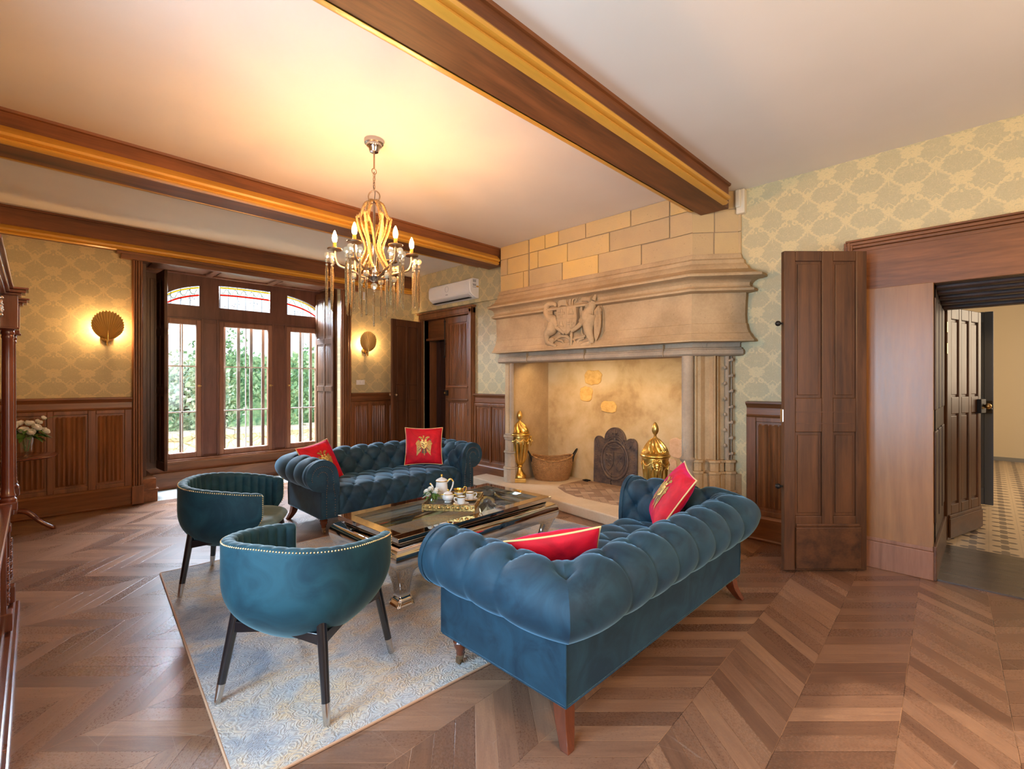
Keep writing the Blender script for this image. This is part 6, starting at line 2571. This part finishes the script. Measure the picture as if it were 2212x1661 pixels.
q.lathe([(0.012, 2.872), (0.030, 2.880), (0.022, 2.892), (0.008, 2.896)], 16)
q.build('central_stem', 'nickel', chd, smooth=45)


def beadR(n, r):
    return [r * (1 + 0.28 * (i % 2)) for i in range(n)]


for k in range(6):      # cage strands
    a = R(60 * k + 15) + th0
    c, s = cos(a), sin(a)
    top = bez([(0.012 * c, 0.012 * s, 2.890), (0.060 * c, 0.060 * s, 2.872), (0.084 * c, 0.084 * s, 2.82), (0.100 * c, 0.100 * s, 2.775), (0.128 * c, 0.128 * s, 2.765)], 7)
    q = MB().tube(top, beadR(len(top), 0.0105), 7)
    down = bez([(0.128 * c, 0.128 * s, 2.765), (0.106 * c, 0.106 * s, 2.66), (0.070 * c, 0.070 * s, 2.56), (0.064 * c, 0.064 * s, 2.50), (0.100 * cos(a + .3), 0.100 * sin(a + .3), 2.41), (0.135 * cos(a + .5), 0.135 * sin(a + .5), 2.345)], 8)
    q.tube(down, beadR(len(down), 0.0095), 7)
    d2 = bez([(0.105 * c, 0.105 * s, 2.79), (0.086 * cos(a + .35), 0.086 * sin(a + .35), 2.67), (0.048 * cos(a + .6), 0.048 * sin(a + .6), 2.55), (0.055 * cos(a + 1.0), 0.055 * sin(a + 1.0), 2.47), (0.12 * cos(a + 1.3), 0.12 * sin(a + 1.3), 2.345)], 8)
    q.tube(d2, beadR(len(d2), 0.0075), 6)
    q.build('bead_strand', 'bead_strand', chd, smooth=50)
E_R = Vector((sin(R(45)), -cos(R(45))))        # rightwards seen from the camera, on plan
E_F = Vector((-cos(R(45)), -sin(R(45))))       # towards the camera, on plan
ra = random.Random(6)
for k, ang in enumerate((162, 102, 42, -18, 222, 282)):
    d = E_R * cos(R(ang)) + E_F * sin(R(ang))
    c, s = d.x, d.y
    arm = bez([(0.028 * c, 0.028 * s, 2.315), (0.075 * c, 0.075 * s, 2.300), (0.14 * c, 0.14 * s, 2.335), (0.20 * c, 0.20 * s, 2.355), (0.262 * c, 0.262 * s, 2.380), (0.285 * c, 0.285 * s, 2.44), (0.285 * c, 0.285 * s, 2.488)], 7)
    at = MB().tube(arm, 0.0095, 9).build('arm', 'bronze', chd, smooth=55)
    MB().lathe([(0.016, 2.482), (0.050, 2.488), (0.054, 2.494), (0.052, 2.500), (0.018, 2.500)], 28, TR((0.285 * c, 0.285 * s, 0))).build('drip_pan', 'bronze', at, smooth=45)
    MB().lathe([(0.014, 2.498), (0.016, 2.505), (0.013, 2.512), (0.013, 2.545), (0.010, 2.548)], 16, TR((0.285 * c, 0.285 * s, 0))).build('candle_holder', 'gilding', at, smooth=45)
    MB().lathe([(0.009, 2.546), (0.016, 2.560), (0.0185, 2.578), (0.015, 2.602), (0.008, 2.622), (0.002, 2.636)], 16, TR((0.285 * c, 0.285 * s, 0))).build('candle_bulb', 'bulb', at, smooth=60)
    # crystals and tassels round the pan
    ll = bpy.data.lights
    for j in range(3):
        a = R(ang) + (j - 1) * 1.25
        e = E_R * cos(a) + E_F * sin(a)
        x, y = 0.285 * c + 0.056 * e.x, 0.285 * s + 0.056 * e.y
        z0 = 2.475 if j == 1 else 2.468 - 0.01 * ra.random()
        q = MB()
        q.lathe([(0.012, -0.005), (0.023, 0), (0.012, 0.005)], 12, TR((x, y, z0 - 0.028), rx=PI / 2, rz=R(-45)))
        q.ball((x, y, z0 - 0.068), 0.013, 8, sc=(1, 1, 1.35))
        q.ball((x, y, z0 - 0.100), 0.010, 8)
        cr_ = q.build('crystal_drop', 'crystal', chd, smooth=30)
        L = ra.uniform(0.25, 0.34)
        q = MB()
        for m in range(4):
            q.tube([(x + 0.004 * cos(m * 1.6), y + 0.004 * sin(m * 1.6), z0 - 0.108), (x + 0.008 * cos(m * 1.6), y + 0.008 * sin(m * 1.6), z0 - 0.14), (x + 0.0055 * cos(m * 1.6), y + 0.0055 * sin(m * 1.6), z0 - 0.108 - L * (0.94 + 0.03 * m))], [0.003, 0.0042, 0.0036], 5)
        q.build('tassel', 'bead_strand', cr_, smooth=50)
# lower crystals on the arms
for k in range(6):
    a = R(60 * k + 40)
    x, y = 0.15 * cos(a), 0.15 * sin(a)
    q = MB().ball((x, y, 2.300), 0.024, 10, sc=(1, 1, 1.1))
    q.ball((x, y, 2.262), 0.012, 8)
    cr_ = q.build('crystal_drop', 'crystal', chd, smooth=30)
    q = MB()
    for m in range(4):
        q.tube([(x + 0.004 * cos(m * 1.6), y + 0.004 * sin(m * 1.6), 2.256), (x + 0.008 * cos(m * 1.6), y + 0.008 * sin(m * 1.6), 2.22), (x + 0.005 * cos(m * 1.6), y + 0.005 * sin(m * 1.6), 1.99 + 0.02 * (k % 3))], [0.003, 0.0042, 0.0036], 5)
    q.build('tassel', 'bead_strand', cr_, smooth=50)
q = MB().lathe([(0.010, -0.006), (0.026, 0), (0.010, 0.006)], 14, TR((0, 0, 2.235), rx=PI / 2, rz=R(-45)))
q.ball((0, 0, 2.196), 0.010, 8)
cr_ = q.build('crystal_drop', 'crystal', chd, smooth=30)
MB().tube([(0, 0, 2.188), (0, 0, 2.16), (0, 0, 1.925)], [0.003, 0.007, 0.0065], 8).build('tassel', 'bead_strand', cr_, smooth=50)


# ================================================================== WALL SCONCES
def sconce(x, z, label, rz=0.0):
    t = thing('leaf_wall_lamp', label, 'wall lamp', (x, YA, z - 0.12), rz, 'brass palm leaf wall lamps')
    # local: -y is out of the wall
    MB().lathe([(0.055, 0), (0.055, 0.012), (0.048, 0.018)], 28, TR((0, 0, 0.02), rx=PI / 2)).build('wall_plate', 'brass', t, smooth=45)
    q = MB().tube(bez([(0, -0.015, 0.02), (0, -0.05, -0.05), (0, -0.095, -0.075), (0, -0.115, -0.02), (0, -0.110, 0.03)], 7), 0.0055, 8)
    q.lathe([(0.014, -0.03), (0.018, -0.022), (0.012, 0.005), (0.012, 0.062)], 14, TR((0, -0.065, 0.02)))
    q.tube([(0, -0.02, 0.01), (0, -0.065, -0.005)], 0.005, 8)
    q.build('bracket', 'brass_bright', t, smooth=50)
    MB().lathe([(0.008, 0.082), (0.016, 0.098), (0.017, 0.115), (0.012, 0.135), (0.002, 0.150)], 14, TR((0, -0.065, 0))).build('candle_bulb', 'sconce_bulb', t, smooth=60)
    q = MB()
    n = 58
    rim, mid = [], []
    base = Vector((0, -0.118, -0.005))
    for i in range(n + 1):
        a = R(14) + (PI - R(28)) * i / n
        rr_ = 0.325 * sin(a) ** 1.45 + 0.016
        if i % 2:
            rr_ *= 0.94
        y = -0.118 - 0.008 * cos((a - PI / 2)) + 0.022 * (1 - sin(a)) + (0.0035 if i % 2 else -0.0035)
        rim.append((rr_ * cos(a), y, -0.005 + rr_ * sin(a)))
        mid.append((rr_ * 0.5 * cos(a), -0.120 + (0.0025 if i % 2 else -0.0025), -0.005 + rr_ * 0.5 * sin(a)))
    v = [tuple(base)] + mid + rim
    f = []
    for i in range(n):
        f.append((0, 1 + i, 2 + i))
        f.append((1 + i, 2 + n + i, 3 + n + i, 2 + i))
    q.add(v, f)
    lf_ = q.build('palm_leaf', 'leaf_brass', t, smooth=0, solid=0.0016)
    MB().tube([(0, -0.124, -0.01), (0, -0.128, 0.08), (0, -0.126, 0.105)], [0.006, 0.005, 0.002], 8).build('midrib', 'brass_bright', lf_, smooth=50)
    return t


sconce(0.600, 2.115, 'lit brass palm leaf wall lamp on the wall between carved cabinet and bay window')
sconce(3.90, 2.12, 'lit brass palm leaf wall lamp between the bay window and the corner door')

# ================================================================== AIR CONDITIONER, SWITCHES
ac = wthing('air_conditioner', 'white split air conditioner unit mounted high on the wall over the corner door', 'air conditioner', (4.72, 6.08, 2.77))
y0, y1 = 5.53, 6.60
pr = [(0.045, 3.075), (0.16, 3.075), (0.215, 3.050), (0.230, 3.0), (0.228, 2.880), (0.205, 2.840), (0.12, 2.785), (0.045, 2.775)]
n = len(pr)
v = [(XB - o, y, z) for y in (y0, y1) for o, z in pr]
MB().add(v, [(i, (i + 1) % n, n + (i + 1) % n, n + i) for i in range(n)] + [tuple(range(n)), tuple(range(n, 2 * n))]).build('housing', 'white_plastic', ac, smooth=30, bevel=0.010)
MB().prism([(XB - 0.135, 5.60), (XB - 0.198, 5.60), (XB - 0.198, 6.53), (XB - 0.135, 6.53)], 2.779, 2.786, Matrix.Translation((0, 0, 0))).build('outlet_slot', 'void', ac, smooth=0)
MB().add([(XB - 0.128, 5.58, 2.783), (XB - 0.210, 5.58, 2.836), (XB - 0.210, 6.55, 2.836), (XB - 0.128, 6.55, 2.783)], [(0, 1, 2, 3)]).build('louvre', 'white_plastic', ac, smooth=0, solid=0.005)
q = MB().tube([(XB - 0.2305, 6.10 + 0.045 * cos(a), 2.965 + 0.045 * sin(a)) for a in [2 * PI * i / 28 for i in range(28)]], 0.0012, 5, closed=True)
for k in range(6):
    q.box(XB - 0.2302, XB - 0.227, 6.075 + k * 0.010, 6.081 + k * 0.010, 2.872, 2.880)
q.build('printed_mark', 'grey_mark', ac, smooth=0)
q = MB()
for z0, z1 in ((3.01, 3.06), (2.955, 2.995), (2.93, 2.945)):
    for k in range(5):
        q.box(XB - 0.17 + k * 0.013, XB - 0.161 + k * 0.013, y0 - 0.0015, y0 + 0.001, z0, z1 - 0.012 * (k % 2))
q.build('rating_label', 'grey_mark', ac, smooth=0)
MB().box(XB - 0.10, XB - 0.055, y0 - 0.0015, y0 + 0.001, 2.94, 2.965).build('warning_label', 'gold_trim', ac, smooth=0)

sw = wthing('light_switch', 'white double light switch plate above the chair rail near the corner door', 'light switch', (3.82, YA, 1.47))
MB().box(3.745, 3.895, 1.445, 1.525, 0, 0.010, FA).build('plate', 'white_plastic', sw, smooth=0, bevel=0.003)
for c in (3.785, 3.855):
    MB().lathe([(0.026, 0.009), (0.026, 0.013), (0.022, 0.015)], 20, FA @ Matrix.Translation((c, 1.485, 0))).build('rocker', 'white_plastic', sw, smooth=40)
sw = wthing('wall_sensor', 'small white plastic box high on the damask wall beside the bay window casing', 'sensor', (3.84, YA, 2.9))
MB().box(3.80, 3.92, 2.86, 2.99, 0, 0.035, FA).build('sensor_box', 'white_plastic', sw, smooth=0, bevel=0.006)

# ================================================================== CABINET
cb = wthing('carved_buffet', 'tall mahogany buffet cabinet with turned columns and carved cornice, cut off by the frame edge', 'cabinet', (-0.36, 3.5, 0))
xb, xf = XL + 0.01, -0.155
MB().box(xb, xf, 2.55, 4.47, 0.10, 0.80).build('base_cabinet', 'mahogany', cb, smooth=0, bevel=0.004)
q = MB()
q.box(xb, xf + 0.085, 2.50, 4.52, 0.0, 0.060).box(xb, xf + 0.065, 2.52, 4.50, 0.060, 0.085).box(xb, xf + 0.035, 2.53, 4.49, 0.085, 0.12)
q.build('plinth', 'mahogany', cb, smooth=0, bevel=0.008)
q = MB()
q.box(xb, xf + 0.045, 2.53, 4.50, 0.775, 0.795).box(xb, xf + 0.065, 2.52, 4.515, 0.795, 0.812)
for yc_ in (3.92, 4.41):
    q.box(xf, xf + 0.085, yc_ - 0.045, yc_ + 0.045, 0.775, 0.822)
q.box(xb, xf + 0.02, 2.55, 4.48, 0.66, 0.675)
q.build('worktop', 'mahogany', cb, smooth=0, bevel=0.006)
for yc_ in (3.92, 4.41):
    q = MB()
    q.box(xf, xf + 0.042, yc_ - 0.040, yc_ + 0.040, 0.12, 0.775)
    q.box(xf, xf + 0.065, yc_ - 0.045, yc_ + 0.045, 0.10, 0.20)
    q.box(xf, xf + 0.060, yc_ - 0.045, yc_ + 0.045, 0.655, 0.690)
    pst = q.build('pilaster', 'mahogany', cb, smooth=0, bevel=0.005)
    rr = random.Random(int(yc_ * 10))
    q = MB()
    for k in range(22):
        z = 0.24 + 0.012 * k
        q.ball((xf + 0.044, yc_ + 0.012 * sin(k * 1.3), z), 0.008 + 0.004 * abs(sin(k)), 6)
    q.build('carved_drop', 'mahogany', pst, smooth=60)
    q = MB().lathe([(0.036, 0.822), (0.038, 0.835), (0.030, 0.845), (0.034, 0.855), (0.028, 0.868), (0.026, 0.90), (0.0245, 1.2), (0.024, 1.60), (0.023, 1.74), (0.027, 1.75), (0.024, 1.762), (0.029, 1.772), (0.026, 1.785), (0.036, 1.80)], 24, TR((xf + 0.045, yc_, 0)))
    q.build('column', 'mahogany', cb, smooth=40)
    q = MB()
    q.box(xf, xf + 0.085, yc_ - 0.042, yc_ + 0.042, 1.80, 1.99)
    q.build('column_block', 'mahogany', cb, smooth=0, bevel=0.004)
    MB().box(xf, xf + 0.092, yc_ - 0.048, yc_ + 0.048, 1.795, 1.806).build('column_abacus', 'mahogany', cb, smooth=0, bevel=0.003)
    q = MB()
    q.box(xf, xf + 0.100, yc_ - 0.052, yc_ + 0.052, 1.985, 2.00).box(xf, xf + 0.118, yc_ - 0.066, yc_ + 0.066, 2.00, 2.018).box(xf, xf + 0.130, yc_ - 0.074, yc_ + 0.074, 2.018, 2.030)
    q.build('block_capital', 'mahogany', cb, smooth=0, bevel=0.003)
MB().box(xb, xf - 0.06, 2.55, 4.45, 0.81, 1.80).build('upper_case', 'mahogany', cb, smooth=0, bevel=0.004)
MB().box(xb, xf + 0.02, 2.55, 4.45, 1.80, 1.99).build('frieze_board', 'mahogany', cb, smooth=0)
q = MB()
q.box(xb, xf + 0.04, 2.53, 4.48, 1.985, 2.00).box(xb, xf + 0.055, 2.52, 4.49, 2.00, 2.018).box(xb, xf + 0.07, 2.51, 4.50, 2.018, 2.032)
q.build('cornice', 'mahogany', cb, smooth=0, bevel=0.004)
q = MB()
rr = random.Random(9)
for yc_ in (4.17, 3.66, 3.2):
    for k in range(40):
        a = rr.uniform(0, 2 * PI)
        r = rr.uniform(0.01, 0.06)
        q.ball((xf + 0.024, yc_ + r * 1.6 * cos(a), 1.895 + r * sin(a)), rr.uniform(0.006, 0.014), 6)
q.build('carved_frieze', 'bronze', cb, smooth=60)
for a, b in ((3.98, 4.35), (3.42, 3.86), (2.9, 3.36)):
    dr = MB().box(xf - 0.002, xf + 0.014, a, b, 0.14, 0.645).build('cabinet_door', 'mahogany', cb, smooth=0, bevel=0.004)
    MB().box(xf + 0.010, xf + 0.022, a + 0.05, b - 0.05, 0.19, 0.595).build('door_panel', 'mahogany', dr, smooth=0, bevel=0.008)
    MB().box(xf + 0.012, xf + 0.024, b - 0.014, b + 0.004, 0.52, 0.57).build('hinge', 'brass', dr, smooth=0, bevel=0.002)

# ================================================================== SIDE TABLE AND VASE
stb = thing('pedestal_table', 'mahogany tripod side table with wavy top and barley twist stem against the panelling', 'side table', (-0.16, 6.80, 0), R(20))
MB().lathe([(0.30, 0.735), (0.325, 0.742), (0.335, 0.752), (0.325, 0.760)], 64, fn=lambda r, z, a, k: r * (1 + 0.045 * cos(a * 6))).build('table_top', 'mahogany', stb, smooth=45)
q = MB().lathe([(0.05, 0.20), (0.045, 0.235), (0.022, 0.25), (0.03, 0.27)], 20)
q.lathe([(0.03, 0.66), (0.022, 0.68), (0.06, 0.72), (0.09, 0.735)], 20)
q.lathe([(0.030 + 0.010 * abs(sin(k * PI / 3)), 0.27 + k * 0.0135) for k in range(30)], 20, fn=None)
q.build('twisted_stem', 'mahogany', stb, smooth=50)
for k in range(3):
    a = R(-12 + 120 * k) - R(20)
    c, s = cos(a), sin(a)
    MB().tube(bez([(0.02 * c, 0.02 * s, 0.22), (0.11 * c, 0.11 * s, 0.195), (0.20 * c, 0.20 * s, 0.09), (0.29 * c, 0.29 * s, 0.018), (0.315 * c, 0.315 * s, 0.016)], 7), [0.026] * 12 + [0.020] * 12 + [0.015] * 5, 8).build('leg', 'mahogany', stb, smooth=60)
vs_ = thing('glass_vase', 'footed glass vase filled with white roses on the side table', 'vase', (-0.060, 6.66, 0.761))
MB().lathe([(0.045, 0), (0.046, 0.006), (0.012, 0.016), (0.012, 0.03), (0.035, 0.04), (0.042, 0.055), (0.045, 0.10), (0.060, 0.19), (0.075, 0.225), (0.070, 0.225), (0.055, 0.185), (0.040, 0.10), (0.004, 0.05)], 28).build('glass_body', 'table_glass', vs_, smooth=45)
rr = random.Random(21)
q = MB()
for dx, dy, dz, r in ((0.07, -0.05, 0.29, 0.045), (0.135, -0.03, 0.25, 0.040), (-0.02, -0.08, 0.27, 0.045), (0.02, 0.02, 0.33, 0.045), (0.085, 0.03, 0.34, 0.035), (-0.09, -0.02, 0.30, 0.045), (-0.05, 0.06, 0.33, 0.04), (0.12, 0.06, 0.375, 0.028), (0.03, -0.11, 0.25, 0.04)):
    flower(q, (dx, dy, dz), r, rr, 14, (dx * 3, dy * 3, 0.4))
q.build('rose', 'petal', vs_, smooth=60)
q = MB()
for k in range(60):
    a = rr.uniform(0, 2 * PI)
    leafblade(q, (0.04 * cos(a), 0.04 * sin(a), rr.uniform(0.19, 0.28)), (cos(a), sin(a), rr.uniform(-0.2, 0.5)), rr.uniform(0.07, 0.15), 0.022, 0.35)
q.tube(bez([(0.02, 0, 0.2), (0.10, 0.02, 0.34), (0.22, 0.03, 0.39)], 6), 0.002, 5)
for k in range(12):
    a = rr.uniform(0, 2 * PI)
    q.tube([(0.01 * cos(a), 0.01 * sin(a), 0.055), (0.045 * cos(a + 1), 0.045 * sin(a + 1), 0.22)], 0.0022, 5)
q.build('foliage', 'leaf', vs_, smooth=50)

# wall boxes seen at the open leaf
# ================================================================== GARDEN
st(MB().box(-14, 30, 8.35, 40, -0.75, -0.65).build('ground', 'garden', smooth=0))
pw = MB()
pw.box(-8, 20, 11.0, 11.5, -0.7, 0.42)
rr = random.Random(14)
x = -8.0
while x < 20:
    w_ = rr.uniform(0.5, 0.9)
    pw.box(x, x + w_ - 0.01, 10.95, 11.55, 0.42, 0.50 + rr.uniform(-0.02, 0.03))
    x += w_
tag(pw.build('garden_wall', 'rubble_wall', smooth=0), 'weathered dry stone parapet wall outside the bay window', 'garden wall')


def tree(x, y, h, r, seed, mat, label):
    rr = random.Random(seed)
    t = thing('garden_tree', label, 'tree', (x, y, -0.66), 0, 'garden trees beyond the parapet')
    MB().tube([(0, 0, 0), (0.1, 0.05, h * 0.35), (0.0, 0.1, h * 0.7)], [0.16, 0.12, 0.05], 8).build('trunk', 'bark', t, smooth=50)
    q = MB()
    for k in range(3200):
        while True:
            p = Vector((rr.uniform(-1, 1), rr.uniform(-1, 1), rr.uniform(-1, 1)))
            if 0.25 < p.length < 1:
                break
        lump = 0.72 + 0.28 * sin(p.x * 5 + seed) * cos(p.y * 4 + p.z * 5)
        c = Vector((p.x * r * lump, p.y * r * lump * 0.9, h * 0.52 + p.z * h * 0.5 * lump))
        n_ = Vector((rr.uniform(-1, 1), rr.uniform(-1, 1), rr.uniform(-1, 1))).normalized()
        a = n_.orthogonal().normalized()
        b = n_.cross(a)
        s = rr.uniform(0.04, 0.10)
        q.add([c - a * s, c - b * s * 0.6, c + a * s, c + b * s * 0.6], [(0, 1, 2, 3)])
    q.build('crown', mat, t, smooth=0)
    return t


tl_ = [(-0.6, 15.2, 2.9, 1.65, 'foliage', 'leafy garden tree mostly hidden behind the dark folded shutter'),
       (2.8, 15.0, 2.9, 1.7, 'foliage_pale', 'pale leafy garden tree seen through the narrow sash beside the dark shutter'),
       (6.2, 14.8, 3.0, 1.7, 'foliage', 'green garden tree behind the parapet, seen through the wide middle sash'),
       (9.7, 15.2, 3.1, 1.7, 'foliage_pale', 'pale yellow-green garden tree seen through the sash beside the lit shutter'),
       (0.9, 19.5, 3.6, 1.9, 'foliage_pale', 'distant pale tree on the skyline, low between two garden trees by the dark shutter'),
       (4.7, 19.3, 4.0, 1.9, 'foliage', 'tall dark tree on the skyline behind the middle sash'),
       (8.6, 19.5, 4.1, 1.9, 'foliage', 'tall green tree on the skyline behind the sash beside the lit shutter'),
       (12.6, 19.5, 3.9, 2.0, 'foliage_pale', 'pale tree on the skyline hidden behind the lit shutter')]
hg = thing('garden_hedge', 'long green hedge on the slope far beyond the parapet wall', 'hedge', (6, 24, -0.66))
rr = random.Random(77)
q = MB()
for k in range(6500):
    x_ = rr.uniform(-13, 17)
    top_ = 3.0 + 0.45 * sin(x_ * 0.7) + 0.25 * sin(x_ * 1.9 + 1)
    c = Vector((x_, rr.uniform(-0.5, 0.5), rr.uniform(0.2, 1.0) ** 0.7 * top_))
    a_ = Vector((rr.uniform(-1, 1), rr.uniform(-.4, .4), rr.uniform(-1, 1))).normalized()
    b_ = Vector((-a_.z, 0, a_.x))
    s_ = rr.uniform(0.10, 0.24)
    q.add([c - a_ * s_, c - b_ * s_ * 0.6, c + a_ * s_, c + b_ * s_ * 0.6], [(0, 1, 2, 3)])
q.build('hedge_foliage', 'foliage', hg, smooth=0)
MB().box(-13, 17, -0.25, 0.25, 0.0, 2.4).build('hedge_core', 'foliage', hg, smooth=0)
for i, a in enumerate(tl_):
    tree(a[0], a[1], a[2] + 0.25, a[3], 30 + i, a[4], a[5])
